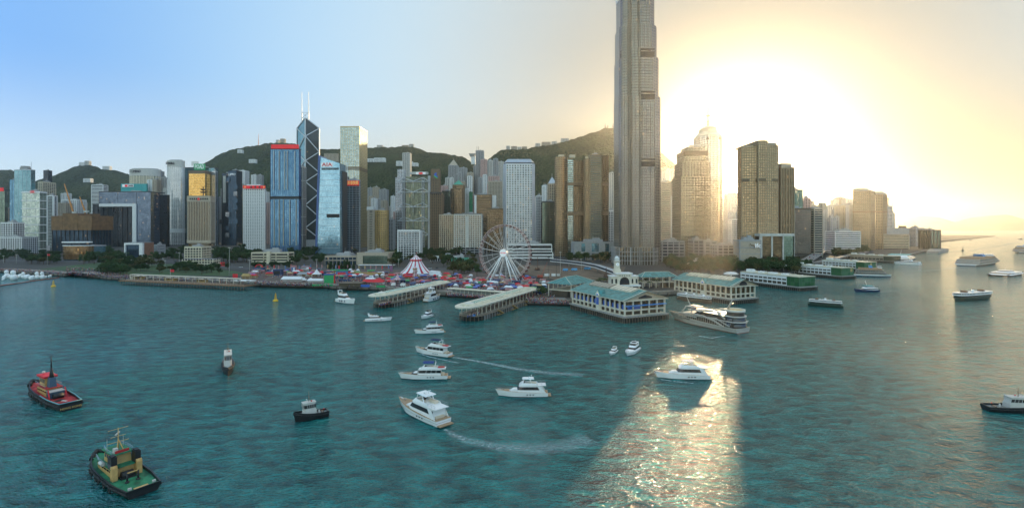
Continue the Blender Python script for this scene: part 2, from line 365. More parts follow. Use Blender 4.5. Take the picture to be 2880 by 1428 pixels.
Q = lambda *a: [P(x, y, GZ) for x, y in a]
sheet('lawn', Q((105, 757), (250, 741), (320, 735), (345, 742), (300, 757), (190, 762)), grass)
sheet('lawn', Q((330, 772), (345, 748), (480, 742), (600, 752), (700, 770), (640, 776)), grass)
sheet('lawn', Q((720, 796), (745, 786), (900, 790), (915, 801)), grass)
sheet('fairground', Q((690, 785), (700, 762), (1000, 757), (1320, 762), (1500, 790), (1480, 830), (1300, 816), (1000, 800), (760, 792)), fairground, GZ + .04)
sheet('road', Q((-300, 735), (-300, 728), (480, 731), (700, 752), (1010, 752), (1500, 756), (1500, 762), (1010, 758), (690, 758), (470, 738)), road, GZ + .06)
sheet('construction_ground', Q((1450, 765), (1460, 745), (1760, 750), (1740, 790), (1560, 785)), mat('bare earth', (.14, .095, .06), .95, var=.45, scale=.08), GZ + .07)
# ---------------------------------------------------------------- hills
def wood_mat():
    m, n, l, b = _new('hill forest'); tc = n.new('ShaderNodeTexCoord'); b.inputs['Roughness'].default_value = .95; b.inputs['Specular IOR Level'].default_value = .1
    def N(s, d): q = n.new('ShaderNodeTexNoise'); q.inputs['Scale'].default_value = s; q.inputs['Detail'].default_value = d; l.new(tc.outputs['Object'], q.inputs['Vector']); return q.outputs[0]
    vo = n.new('ShaderNodeTexVoronoi'); vo.inputs['Scale'].default_value = .085; l.new(tc.outputs['Object'], vo.inputs['Vector'])
    ad = n.new('ShaderNodeMath'); ad.operation = 'MULTIPLY_ADD'; l.new(vo.outputs['Distance'], ad.inputs[0]); ad.inputs[1].default_value = -.45; l.new(N(.009, 5), ad.inputs[2])
    r = n.new('ShaderNodeValToRGB'); e = r.color_ramp.elements; e[0].position = .05; e[0].color = (.012, .026, .012, 1); e[1].position = .5; e[1].color = (.055, .070, .030, 1); q = e.new(.62); q.color = (.10, .085, .05, 1)
    l.new(ad.outputs[0], r.inputs[0]); l.new(r.outputs[0], b.inputs['Base Color'])
    bp = n.new('ShaderNodeBump'); bp.inputs['Distance'].default_value = 9; bp.inputs['Strength'].default_value = .8; bp.invert = True; l.new(vo.outputs['Distance'], bp.inputs['Height']); l.new(bp.outputs[0], b.inputs['Normal']); return m
wood = wood_mat()
def hill(name, ridge, Yr, Yf, step=5, rows=84, z0=10, power=1.15, amp=1.0):
    mb = MB(); xs = [ridge[0][0] + step * i for i in range(int((ridge[-1][0] - ridge[0][0]) / step) + 1)]; V = []; k = 0
    for px in xs:
        while k < len(ridge) - 2 and px > ridge[k + 1][0]: k += 1
        (a, ya), (b, yb) = ridge[k], ridge[k + 1]; t = (px - a) / (b - a); zr = max(8, Z(lerp(ya, yb, t), Yr)); col = []
        for r in range(rows + 1):
            v = r / rows * 1.18; Y = lerp(Yf, Yr, v); x = X(px, Yr); w = min(1, v)
            prof = w ** power if v <= 1 else 1 - (v - 1) * 2.2
            big = noise.noise(Vector((x * .0035, Y * .0022, 3.1))) * 70 + noise.noise(Vector((x * .011, Y * .006, 7.7))) * 30
            edge = 4 * w * (1 - w) if v <= 1 else 0
            fine = noise.noise(Vector((x * .05, Y * .05, 1.3))) * 5 + noise.noise(Vector((x * .12, Y * .12, 9.2))) * 3.5
            col.append((x, Y, z0 + (zr - z0) * prof + (big * edge * (zr / 500) + fine * min(1, v * 4)) * amp))
        V.append(col)
    for i in range(len(V) - 1):
        for r in range(rows): mb.face([V[i][r], V[i + 1][r], V[i + 1][r + 1], V[i][r + 1]], wood)
    me_o = mb.build(name)
    b2 = bmesh.new(); b2.from_mesh(me_o.data); bmesh.ops.remove_doubles(b2, verts=b2.verts, dist=.01); b2.to_mesh(me_o.data); b2.free()
    return struct(me_o)
hill('hill', [(-500, 500), (-200, 470), (0, 478), (30, 477), (45, 483), (75, 500), (110, 530), (150, 580), (190, 640)], 2900, 2000, amp=.7)
hill('hill', [(20, 575), (60, 545), (104, 520), (131, 509), (167, 491), (190, 483), (208, 469), (226, 465), (253, 465), (274, 468), (286, 476), (327, 479), (354, 487), (400, 505), (450, 535), (520, 590)], 2700, 1900, amp=.7)
hill('hill', [(420, 560), (500, 505), (560, 470), (575, 460), (590, 452), (614, 436), (644, 422), (716, 409), (760, 401), (828, 403), (895, 419), (950, 419), (1080, 413), (1161, 412), (1190, 422), (1205, 428), (1255, 431), (1280, 436), (1305, 442), (1324, 454), (1350, 470), (1400, 520), (1470, 590)], 2600, 1750)
hill('hill', [(1230, 560), (1330, 480), (1371, 450), (1387, 437), (1412, 421), (1440, 420), (1481, 419), (1506, 412), (1560, 405), (1610, 391), (1655, 376), (1700, 361), (1728, 360), (1790, 385), (1858, 428), (1879, 444), (1899, 462), (1916, 476), (1990, 528), (2080, 590), (2150, 640)], 2400, 1650)
hill('far_hills', [(2430, 640), (2520, 618), (2590, 606), (2640, 611), (2680, 626), (2730, 612), (2790, 606), (2830, 603), (2845, 606), (2880, 617), (3000, 600), (3150, 625), (3300, 640)], 11500, 10300, step=6, rows=20, z0=0, amp=.25)
# ---------------------------------------------------------------- city: materials and facade styles
gB = glass('blue glass', (.04, .15, .27), (.22, .44, .58), 3, 4)
gT = glass('teal glass', (.08, .21, .26), (.26, .48, .54), 3, 4)
gSk = glass('sky glass', (.20, .40, .52), (.44, .68, .80), 3, 4, line=.06)
gD = glass('dark glass', (.006, .012, .020), (.03, .05, .07), 3, 4, metal=.5, lit=.006)
gN = glass('navy glass', (.012, .035, .065), (.06, .12, .19), 3, 4, metal=.6)
gG = glass('green glass', (.07, .12, .09), (.28, .38, .30), 3, 4)
gO = glass('gold glass', (.55, .30, .06), (.95, .62, .20), 2.5, 4, metal=.9, patch=.25)
gZ = glass('bronze glass', (.07, .05, .03), (.30, .22, .12), 3, 4, lit=.008)
gY = glass('grey glass', (.10, .12, .14), (.30, .33, .36), 3, 4)
gS = glass('silver glass', (.30, .33, .34), (.62, .65, .64), 3, 4)
gP = glass('pale green glass', (.22, .32, .28), (.62, .72, .66), 3, 4, patch=.35)
gW = glass('window dark', (.008, .010, .013), (.045, .05, .055), 2.5, 3.4, metal=.12, lit=.012)
white = mat('white cladding', (.74, .74, .72), .6, var=.06); offw = mat('off white wall', (.56, .54, .49), .75); beige = mat('beige wall', (.44, .37, .28), .8)
grey = mat('grey wall', (.34, .34, .34), .8); brown = mat('brown stone', (.20, .135, .08), .8); dmet = mat('dark metal', (.05, .052, .056), .5, .3); steel = mat('steel', (.46, .49, .52), .45, .4)
goldc = mat('gold trim', (.55, .38, .16), .5, .4); conc = mat('concrete', (.30, .285, .26), .85); pink = mat('pink render', (.52, .34, .30), .8); red = mat('red sign', (.72, .012, .02), .5, var=0, emit=.25)
cream = mat('cream wall', (.62, .55, .40), .8); bluec = mat('blue mullion', (.08, .14, .34), .5, .2); green_r = mat('green copper', (.08, .33, .22), .7); brick = mat('red brown wall', (.26, .13, .08), .85)
tealp = mat('teal panel', (.03, .36, .36), .5); darkm = mat('black metal', (.015, .016, .018), .6); whitesign = mat('white sign', (.85, .86, .86), .5, var=0, emit=.12); blackl = mat('dark lettering', (.03, .025, .025), .6, var=0)
S = dict(blue=(gB, dmet, 4, .35, .15, 9, .3, .3), teal=(gT, steel, 4, .4, .15, 12, .3, .3), dark=(gD, dmet, 4, .4, .2, 9, .4, .3), navy=(gN, dmet, 4, .5, .25, 8, .4, .3),
         apt=(gW, offw, 3.2, 1.5, .3, 7, 2.6, .9), aptw=(gW, white, 3.2, 1.6, .3, 6, 2.2, .8), aptg=(gW, grey, 3.2, 1.5, .3, 6, 2.4, .8), aptb=(gW, beige, 3.2, 1.5, .3, 6, 2.6, .9), aptp=(gW, pink, 3.2, 1.6, .3, 6, 2.6, .8),
         stripw=(gD, white, 4, 1.9, .5, 60, 1.2, .55), stripc=(gZ, beige, 4.2, 2.2, .6, 60, 1.4, .65), stripg=(gY, grey, 4, 1.6, .4, 60, 1, .45), goldstrip=(gZ, goldc, 4.4, 2.0, .7, 30, 1, .7),
         vertw=(gD, white, 4, .8, .1, 6, 1.5, .8), vertb=(gZ, beige, 4, 1.0, .2, 4.5, 1.6, .6), punch=(gW, white, 3.7, 2.3, .35, 5.4, 2.9, .4), grid=(gW, beige, 3.7, 1.6, .3, 4.5, 1.6, .35), gridw=(gW, white, 4, 1.2, .3, 5, 1.3, .4), gridg=(gY, grey, 4, 1.2, .3, 4.5, 1.3, .35),
         gold=(gO, goldc, 8, .7, .25, 60, .5, .3), green=(gG, dmet, 4, .5, .2, 8, .4, .3), silver=(gS, steel, 4, .4, .2, 8, .4, .3), bronze=(gZ, brown, 4, 1.2, .3, 5, .9, .4), grey=(gY, steel, 4, .5, .2, 7, .4, .3), browng=(gW, brown, 3.8, 1.7, .35, 4.6, 2.1, .4), podium=(gD, grey, 5, 1.6, .6, 9, 1.4, .6))
T = tower
def Sd(x0, x1, x2, Y):                                # front x0..x1 and the side wall that runs back to photo x2
    d = Y * ((CX - x1) / (CX - x2) - 1); return [(x0, Y), (x1, Y), (x2, Y + max(8, min(90, d)))]
def C(x0, x1, Y, d=None): return tuple(foot([(x0, Y), (x1, Y)], d))
def Cs(*a): return tuple(foot(list(a)))
# ---- far left
t, o, p, z = T('office_tower', 'tall teal glass tower with a round rooftop drum and thin mast at the far left', Sd(40, 87, 99, 1500), 478, S['teal'])
mb = MB(o); mb.lathe([(0, z), (12, z), (13, z + 7), (11, z + 9), (11, z + 13), (0, z + 13)], conc, X(72, 1520), 1520, 16); mb.beam((X(88, 1510), 1510, z), (X(88, 1510), 1510, z + 26), .5, steel); mb.build('rooftop_drum', t)
T('office_tower', 'narrow dark blue tower behind the teal tower with the rooftop drum', Cs((27, 1575), (42, 1575)), 505, S['blue'])
t, o, p, z = T('office_tower', 'dull green glass tower cut by the left edge of the photo', Sd(-22, 14, 23, 1300), 535, S['green'])
board(t, o, -6, 10, 528, 538, 1299, red)
T('office_tower', 'slim dark tower standing alone against the sky at left', C(122, 135, 1900), 480, S['dark'])
T('apartment_tower', 'cream terraced tower with deep balconies behind the glass tower with white rings', Sd(108, 120, 156, 1700), 512, (gW, cream, 5, 2.2, 1.4, 8, 1.6, 1.4))
GL = foot(Sd(62, 112, 131, 1210)); o = Vector((X(95, 1210), 1225, GZ)); z1 = Z(540, 1210)
t = thing('office_tower', 'pale glass tower wrapped by seven white rings near the left edge', 'tower', o)
facade(t, o, GL, GZ, z1, (gP, steel, 4, .3, .12, 10, .3, .2)); roof_top(t, o, GL, z1, white)
for k in range(8):
    mb = MB(o); zz = lerp(Z(700, 1210), z1 - 1, k / 7); mb.ring(offset(GL, -.2), offset(GL, 1.3), zz - 1.2, zz + .8, white); mb.build('ring', t)
mb = MB(o); mb.prism(foot([(45, 1190), (75, 1190)], 60), GZ, Z(692, 1190), white); mb.prism(offset(GL, 10), GZ, Z(712, 1200), white); mb.build('podium', t)
sign(t, o, 'CITIC', 84, 98, 536, 544, 1208, red); mb = MB(o); mb.lathe([(0, 0), (4, 0), (4, .8), (0, .8)], red, 0, 0, 16); lg = mb.build('logo', t); lg.location = (X(80, 1208) - o.x, 1208 - o.y, Z(540, 1208) - GZ); lg.rotation_euler = (pi / 2, 0, 0)

T('office_tower', 'grey and white slab just right of the tower with white rings', Sd(131, 151, 162, 1380), 551, (gS, white, 4, .5, .2, 30, 3, .4))
t, o, p, z = T('apartment_tower', 'white apartment tower under construction below the orange cranes', C(172, 216, 1650), 562, S['aptw'])
T('apartment_tower', 'shorter apartment tower left of the one under construction', C(160, 184, 1600), 572, S['aptb'])
t, o, p, z = T('hotel_tower', 'white striped hotel tower behind the arched complex', Sd(257, 290, 304, 1500), 521, S['stripw'])
# brown stepped building on a dark glass base
o = Vector((X(200, 1120), 1140, GZ)); t = thing('council_building', 'copper brown box building with stepped top floating on a dark glass base', 'building', o)
facade(t, o, foot([(147, 1130), (258, 1130)], 55), GZ, Z(646, 1130), (gN, dmet, 5, .4, .2, 10, 1.2, 1.0), 'glass_base', 'columns')
cop = mat('copper cladding', (.20, .11, .045), .7, .2, var=.3, scale=.12)
for a, b, y in ((144, 176, 607), (176.3, 219, 600), (219.3, 258, 606)):
    mb = MB(o); mb.prism(foot([(a, 1105), (b, 1105)], 60), Z(647, 1105), Z(y, 1105), cop); mb.build('copper_box', t)
T('office_block', 'white office block with square windows at the far left', C(2, 36, 1150), 627, S['gridw'], cat='building')
T('office_block', 'long low white building behind the trees at the far left', C(-30, 61, 1080), 668, S['gridw'], cat='building')
# arched government complex
o = Vector((X(350, 1450), 1480, GZ)); t = thing('government_complex', 'huge grey glass building with a white edged gateway opening', 'building', o)
g_gov = glass('slate glass', (.06, .10, .16), (.20, .27, .36), 4, 4.2, lit=.03); gst = (g_gov, dmet, 4.2, .5, .25, 60, .3, .3)
ztop, zbar = Z(540, 1450), Z(573, 1450)
facade(t, o, foot(Sd(384, 424, 449, 1450)), GZ, ztop, gst, 'east_tower_wall', 'floor_bands')
facade(t, o, foot([(278, 1450), (383.8, 1450)], 60), zbar, ztop, gst, 'bridge_wall', 'floor_bands')
facade(t, o, foot([(262, 1475), (372, 1475)], 40), GZ, zbar - .3, (gD, darkm, 5, .3, .2, 14, 2.2, 1.5), 'recessed_wall', 'fins')
mb = MB(o); y0 = 1448.5
mb.box(X(326, 1448), y0, zbar - 8, X(372, 1448) - X(278, 1448), 3, 8, white); mb.box(X(378, 1448), y0, GZ, X(384, 1448) - X(373, 1448), 3.2, zbar - GZ, white); mb.build('white_frame', t)
roof_top(t, o, foot([(278, 1450), (424, 1450)], 60), ztop, dmet)
facade(t, o, foot(Sd(449, 470, 477, 1490)), GZ, Z(548, 1490), (gD, darkm, 4.2, .6, .2, 20, .5, .3), 'annex_wall', 'annex_bands')
# exhibition box, museum, grey box
o = Vector((X(390, 890), 900, GZ)); t = thing('exhibition_hall', 'white framed glass box with a rust brown side wall in the park', 'building', o)
A = foot(Sd(350, 402, 432, 890)); zt = Z(683, 890); mb = MB(o); mb.prism(offset(A, -1.5), GZ, zt - 1, gN); mb.build('glass_wall', t)
mb = MB(o); a, b, c, d = [Vector((*q, 0)) for q in A]; w = b.x - a.x
mb.box((a.x + b.x) / 2, a.y + 1, zt - 3, w, 4, 3, white); mb.box(a.x + 1.2, a.y + 1, GZ, 2.4, 4, zt - GZ - 3, white); mb.box(b.x - 3, a.y + 1, GZ, 6, 4, zt - GZ - 3, white); mb.box((a.x + b.x) / 2, a.y + 1, GZ, w - 9, 4, 2.2, white); mb.build('white_frame', t)
mb = MB(o); mb.box(b.x - .3, (b.y + c.y) / 2 + 2, GZ + 3, 1.6, c.y - b.y - 4, zt - GZ - 3, brick); mb.build('rust_wall', t); mb = MB(o); mb.prism(offset(A, .1), zt + .02, zt + .8, mat('roof grey', (.22, .22, .23))); mb.build('roof', t)
t, o, p, z = T('concert_annex', 'low pale grey box beside the white framed glass hall', Sd(433, 442, 465, 935), 690, (gY, grey, 5, 3, .3, 3, 1.4, .5), cat='building')
o = Vector((X(200, 860), 880, GZ)); t = thing('museum', 'low curved museum with amber glass drum and curved white roof', 'building', o)
amb = glass('amber glass', (.16, .08, .03), (.42, .26, .12), 2.5, 5, metal=.6, lit=.02)
dr = oval(162, 244, 862, .5, 28); mb = MB(o); mb.prism(dr, GZ + 2, Z(692, 862), amb); mb.build('drum', t)
mb = MB(o); mb.prism(offset(dr, .6), Z(692, 862), Z(690, 862), white); rf = oval(164, 242, 866, .42, 28); mb.prism(rf, Z(690, 862), Z(683, 862), gD); mb.prism(offset(rf, 1.5), Z(683, 862), Z(680, 862), white); mb.build('roof', t)
mb = MB(o); mb.prism(foot([(238, 866), (297, 905)], 40), GZ, Z(692, 900), gT); mb.build('glass_wing', t); mb = MB(o); mb.prism(offset(foot([(238, 866), (297, 905)], 40), .8), Z(692, 900), Z(689, 900), grey); mb.build('wing_roof', t)
# hotels behind
t, o, p, z = T('office_tower', 'teal topped slab with a company sign behind the arched complex', Sd(343, 405, 415, 1700), 530, S['teal'], plant=False)
c, rz, L, h = board(t, o, 342, 414, 517, 539, 1697, tealp, 6); board(t, o, 344, 376, 518.5, 526, 1693, whitesign, .8); sign(t, o, 'SWIRE', 360, 375, 519.5, 525.5, 1691.5, blackl); board(t, o, 351, 358.5, 519.5, 525.2, 1691.8, red, .6, 'logo')
def ovaltower(name, label, x0, x1, Y, ytop, st, cap, text, tx0, tx1, ty0, ty1, ratio=.5):
    p = oval(x0, x1, Y, ratio, 28); z1 = Z(ytop, Y); o = Vector((X((x0 + x1) / 2, Y), Y, GZ)); t = thing(name, label, 'tower', o)
    facade(t, o, p, GZ, z1 - cap, st); mb = MB(o); mb.prism(offset(p, .5), z1 - cap, z1, offw); mb.build('crown', t)
    mb = MB(o); mb.prism(offset(p, -6), z1 - .1, z1 + 3, grey); mb.build('plant_room', t)
    sign(t, o, text, tx0, tx1, ty0, ty1, Y - 1.0, blackl, depth=.5); return t, o, p, z1
t, o, p, z = ovaltower('hotel_tower', 'oval cream hotel tower with a lettered crown', 351, 435, 1800, 475, (gW, cream, 3.6, 1.7, .35, 6, 2.2, .5), 24, 'CONRAD', 364, 397, 477, 487)
t, o, p, z = ovaltower('hotel_tower', 'tall oval glass hotel tower with white lettered crown and gold lit flank', 463, 511, 1650, 451, (gS, white, 4, 1.1, .3, 5, .8, .3), 21, 'SHANGRI-LA', 465, 492, 455, 464)
mb = MB(o); mb.prism(offset(oval(463, 511, 1650, .5, 28), 1.2), Z(655, 1650), Z(643, 1650), white); mb.build('belt', t)
T('apartment_tower', 'grey apartment block between the two oval hotels', C(437, 452, 1900), 482, S['aptg']); T('apartment_tower', 'lower apartment block hugging the lettered oval hotel', C(448, 464, 1880), 500, S['apt'])
t, o, p, z = T('office_tower', 'wide dark slab behind the gold tower with a green billboard on its roof', Sd(516, 604, 614, 1700), 472, (gT, dmet, 4, .9, .3, 14, .6, .3))
gsn = mat('green sign', (.02, .32, .12), .5, var=0, emit=.15); bx = (546, 577, 461, 478)
c, rz, L, h = board(t, o, *bx, 1690, gsn, 2); sign(t, o, 'POAD', 547, 575, 462.5, 477, 1688.6, whitesign, depth=.4); board(t, o, 539, 558, 454, 466, 1712, mat('pale billboard', (.8, .76, .70), .6), 2, 'billboard')
t, o, p, z = T('office_tower', 'gold mirror glass tower with a dark cap behind the inverted pyramid barracks', Sd(531, 577, 595, 1540), 488, S['gold'], plant=False)
mb = MB(o); mb.prism(offset(p, .6), z, Z(480, 1540), brown); mb.build('dark_cap', t)
T('office_tower', 'silver slab touching the right side of the gold mirror tower', C(595.5, 606, 1570), 482, S['silver'])
# barracks tower on its inverted pyramid
o = Vector((X(565, 1150), 1170, GZ)); t = thing('barracks_tower', 'beige ribbed tower with a red star standing on an inverted pyramid foot', 'tower', o)
A = foot(Sd(527, 592, 604, 1150)); zb, zt = Z(683, 1150), Z(551, 1150)
facade(t, o, A, zb + 6, zt - 13, (gZ, beige, 90, .1, .1, 3.6, 1.5, .9)); mb = MB(o); mb.prism(offset(A, .8), zt - 13, zt, beige, mat('roof grey')); mb.build('attic', t); mb = MB(o); mb.prism(offset(A, .8), zb, zb + 6, beige); mb.build('stone_belt', t)
mb = MB(o)
for k in range(9):
    if k != 4: mb.box(X(535 + k * 6, 1149), 1149, zt - 8.6, 3, .5, 3.6, darkm)
mb.build('vents', t)
st_ = MB(); 
for k in range(10): a0, a1 = pi / 2 + k * pi / 5, pi / 2 + (k + 1) * pi / 5; r0, r1 = (4.2, 1.8) if k % 2 == 0 else (1.8, 4.2); st_.face([(0, -.9, 0), (r0 * cos(a0), -.5, r0 * sin(a0)), (r1 * cos(a1), -.5, r1 * sin(a1))], red)
s_ = st_.build('star', t); s_.location = (X(559, 1149) - o.x, 1148.6 - o.y, zt - 7 - GZ)
mb = MB(o); B2 = offset(A, -17); mb.hexa([(*q, zb - 14) for q in B2], [(*q, zb - .02) for q in A], beige); mb.prism(offset(B2, .4), zb - 30, zb - 14, beige); mb.build('inverted_foot', t)
mb = MB(o); mb.prism(foot(Sd(556, 600, 618, 1120)), GZ, Z(704, 1120), brown); mb.prism(offset(foot(Sd(556, 600, 618, 1120)), 1.5), Z(704, 1120), Z(701, 1120), beige); mb.build('base', t)
mb = MB(o); mb.beam((X(568, 1160), 1165, zt), (X(568, 1160), 1165, zt + 22), 1, dmet)
for q in (8, 14): mb.lathe([(0, zt + q), (4, zt + q), (7, zt + q + 2.5), (0, zt + q + 2.5)], dmet, X(568, 1160), 1165)
mb.build('antenna', t)
# cream low office block
o = Vector((X(550, 760), 775, GZ)); t = thing('office_block', 'cream low office block with a taller left wing near the promenade', 'building', o); cg = (gW, cream, 3.6, 1.3, .3, 4, 1.0, .4)
facade(t, o, foot([(519, 775), (567, 775)], 24), GZ, Z(696, 775), cg, 'tall_wing_wall', 'tall_wing_trim'); facade(t, o, foot([(512, 748), (599, 748)], 18), GZ, Z(729, 748), cg, 'low_wing_wall', 'low_wing_trim'); roof_top(t, o, foot([(519, 775), (567, 775)], 24), Z(696, 775), cream)
# faceted dark twins
for i, (x0, x1, yt, lab) in enumerate(((620, 652, 488, 'dark faceted tower with jutting glass boxes and a white topped shaft'), (638, 669, 480, 'dark faceted tower with jutting glass boxes and a lettered top'))):
    Y = 1620 - i * 20; t, o, p, z = T('office_tower', lab, Cs((x0, Y + 14), (x0 + 9, Y), (x1 - 9, Y), (x1, Y + 14)) if False else tuple(foot([(x0 + 4, Y), (x1 - 4, Y)], 34)), yt, (gN, darkm, 4, .4, .2, 7, .4, .3))
    rr = random.Random(i); mb = MB(o)
    for k in range(9):
        zz = lerp(30, z - 26, k / 8.5); sx = rr.choice((-1, 1)); w = X(x1, Y) - X(x0, Y); mb.box(o.x + sx * w * .36, Y - 1 + (k % 3), zz, w * .34, 10, 14, gN if k % 3 else gY)
    mb.build('jutting_box', t)
    if i: sign(t, o, 'LIPPO', 641, 663, 487, 495, Y - 1.2, whitesign, shear=.25)
    else: mb = MB(o); mb.box(X(632, Y), Y - 1, Z(570, Y), 9, 3, Z(495, Y) - Z(570, Y), offw); mb.build('white_shaft', t)
for x0, x1, yt, Y, k, lab in ((663, 688, 480, 2100, 'aptw', 'white apartment tower high on the hillside behind the lettered faceted tower'), (706, 720, 493, 2050, 'aptw', 'left half of the twin slabs on the hillside above the red sign hotel'), (721.5, 735, 493, 2050, 'aptg', 'right half of the twin slabs on the hillside above the red sign hotel'), (668, 684, 521, 1750, 'aptb', 'thin apartment tower squeezed left of the white hotel with red sign')):
    T('apartment_tower', lab, C(x0, x1, Y), yt, S[k])
# white block with red rooftop sign
t, o, p, z = T('white_block', 'white tower of small square windows with a red rooftop sign', Sd(684, 745, 748, 1270), 531, S['punch'], plant=False, cat='tower')
board(t, o, 684, 746, 522, 530, 1268, red, 2); gld = mat('gold lettering', (.9, .6, .18), .5, var=0, emit=.25)
for k, xx in enumerate((688, 704, 716, 728, 741)): board(t, o, xx, xx + (2 if k in (0, 4) else 4), 523.5, 528.5, 1266.2, gld if k in (0, 4) else darkm, .5, 'sign_mark')
mb = MB(o); mb.box(X(716, 1290), 1290, z, 34, 12, 12, white); mb.build('plant_room', t)
# blue glass hotel with the big red sign
t, o, p, z = T('hotel_tower', 'blue glass tower of many fine mullions topped by a long red sign', Sd(761, 841, 846, 1060), 419, (gB, bluec, 4.2, .5, .25, 4.2, .5, .4), plant=False)
board(t, o, 763, 840, 407, 418.4, 1059, red, 2.5); mb = MB(o); mb.prism(offset(p, .9), Z(420.5, 1060), Z(418.6, 1060), darkm); mb.build('black_edge', t)
mb = MB(o); mb.prism(offset(p, .7), Z(560, 1060), Z(552, 1060), darkm); mb.build('dark_belt', t)
mb = MB(o)
for xx in (770, 785, 800, 808, 829): mb.box(X(xx, 1058.6), 1058.8, Z(534, 1060), 1.2, 1.6, Z(425, 1060) - Z(534, 1060), offw)
for xx in (771, 785, 797, 815, 833): mb.box(X(xx, 1058.6), 1058.8, Z(690, 1060), .9, 1.5, Z(562, 1060) - Z(690, 1060), cream)
mb.build('pale_fins', t)
t, o, p, z = T('slab_tower', 'thin rounded pale slab standing right behind the blue hotel', C(843, 851, 1130, 20), 470, (gS, offw, 40, 1, .2, 6, .6, .3))
# triangle faceted bank tower with white X braces and twin masts
o = Vector((X(859, 1500), 1520, GZ)); t = thing('bank_tower', 'faceted glass tower with white zigzag braces and two needle masts', 'tower', o); Yb = 1500
A = [(X(826, Yb), Yb + 24), (X(858, Yb), Yb), (X(889, Yb), Yb + 24)]; A.append((A[0][0] + A[2][0] - A[1][0], A[0][1] + A[2][1] - A[1][1])); zs, za = Z(357, Yb), Z(331, Yb)
mb = MB(o); zz = [zs, za, zs, zs - 20]; G1, G2 = glass('bank glass', (.10, .22, .27), (.24, .42, .48), 4, 4, patch=.7), glass('bank glass shaded', (.02, .03, .035), (.07, .085, .085), 4, 4, patch=.7, metal=.5); bb, tt = [(*q, GZ + 20) for q in A], [(*q, h) for q, h in zip(A, zz)]  # right faces use a darker copy, their shade put into the glass colour
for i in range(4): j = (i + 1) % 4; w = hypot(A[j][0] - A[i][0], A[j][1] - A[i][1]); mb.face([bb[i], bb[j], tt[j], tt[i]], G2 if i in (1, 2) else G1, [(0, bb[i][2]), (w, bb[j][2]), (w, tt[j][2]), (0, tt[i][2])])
mb.face(tt, G1); mb.build('curtain_wall', t)
mb = MB(o); mb.prism(offset(A, 2), GZ, GZ + 20, grey); mb.build('stone_base', t)
brc = mat('white brace', (.66, .68, .70), .5, .1, var=0); mb = MB(o); e = 1.7
def bp(f, y): a = A[1]; b = A[2] if f > 0 else A[0]; q = abs(f); return (lerp(a[0], b[0], q) + (.6 if f > 0 else -.6), lerp(a[1], b[1], q) - 1.2, Z(y, Yb))
ys = [357, 383, 424, 452, 483, 511, 542, 576, 610, 640, 671]
for k in range(10):
    f0, f1 = (1, .02) if k % 2 == 0 else (.02, 1); mb.beam(bp(f0, ys[k]), bp(f1, ys[k + 1]), e, brc)
    f0, f1 = (-1, -.02) if k % 2 == 0 else (-.02, -1); mb.beam(bp(f0, ys[k]), bp(f1, ys[k + 1]), e * .8, brc)
for f in (1, -1, .01): mb.beam(bp(f, 331 if f == .01 else 357), bp(f, 690), e, brc)
mb.beam(bp(.01, 331), bp(1, 357), e, brc); mb.beam(bp(.01, 331), bp(-1, 357), e, brc); mb.build('brace', t)
mb = MB(o); yy = Yb + 8
for xx in (849, 868): mb.beam((X(xx, yy), yy, Z(345, Yb)), (X(xx, yy), yy, Z(315, Yb)), 1.6, brc); mb.beam((X(xx, yy), yy, Z(316, Yb)), (X(xx, yy), yy, Z(257, Yb)), 1.2, brc, r2=.7)
for a, b in (((849, 315), (868, 315)), ((849, 331), (868, 315)), ((868, 331), (849, 315)), ((849, 331), (868, 331))): mb.beam((X(a[0], yy), yy, Z(a[1], Yb)), (X(b[0], yy), yy, Z(b[1], Yb)), .8, brc)
mb.build('twin_mast', t)
# slanted top tower with the white and red sign
o = Vector((X(926, 1080), 1100, GZ)); Y = 1080; t = thing('office_tower', 'sky blue glass tower with a slanting roof and a white sign with red letters', 'tower', o)
b0 = [(X(891, Y), Y), (X(957, Y), Y), (X(957, Y), Y + 40), (X(891, Y), Y + 40)]; t0 = [(X(899, Y), Y), (X(955, Y), Y), (X(955, Y), Y + 40), (X(899, Y), Y + 40)]
mb = MB(o); mb.hexa([(*q, GZ) for q in b0], [(t0[0][0], t0[0][1], Z(441, Y)), (t0[1][0], t0[1][1], Z(459, Y)), (t0[2][0], t0[2][1], Z(459, Y)), (t0[3][0], t0[3][1], Z(441, Y))], gSk); mb.build('curtain_wall', t)
mb = MB(o); mb.hexa([(b0[0][0] - 3, Y - 2, GZ), (b0[0][0] + .2, Y - 2, GZ), (b0[0][0] + .2, Y + 41, GZ), (b0[0][0] - 3, Y + 41, GZ)], [(t0[0][0] - 2.4, Y - 2, Z(436, Y)), (t0[0][0] + 1.4, Y - 2, Z(440, Y)), (t0[0][0] + 1.4, Y + 41, Z(440, Y)), (t0[0][0] - 2.4, Y + 41, Z(436, Y))], bluec); mb.build('leaning_fin', t)
mb = MB(o); nfl = int((Z(470, Y) - GZ) / 12)
for k in range(1, nfl): f = k * 12 / (Z(459, Y) - GZ); mb.box((lerp(b0[0][0], t0[0][0], f) + lerp(b0[1][0], t0[1][0], f)) / 2, Y - .1, GZ + k * 12, lerp(b0[1][0] - b0[0][0], t0[1][0] - t0[0][0], f), .5, .5, steel)
mb.build('floor_band', t)
for x0, x1, y0, y1 in ((904, 953, 472, 478), (919, 955, 602, 612)):
    mb = MB(o)
    for k in range(14): xx = lerp(x0, x1, (k + .5) / 14); mb.box(X(xx, Y), Y - .3, Z(y1, Y), 1.7, .9, Z(y0, Y) - Z(y1, Y), darkm)
    mb.build('louvre', t)
sign(t, o, 'AIA', 904, 936, 457.5, 469.5, Y - .6, mat('sign red', (.65, .01, .03), .5, var=0), whitesign, fill=.82)
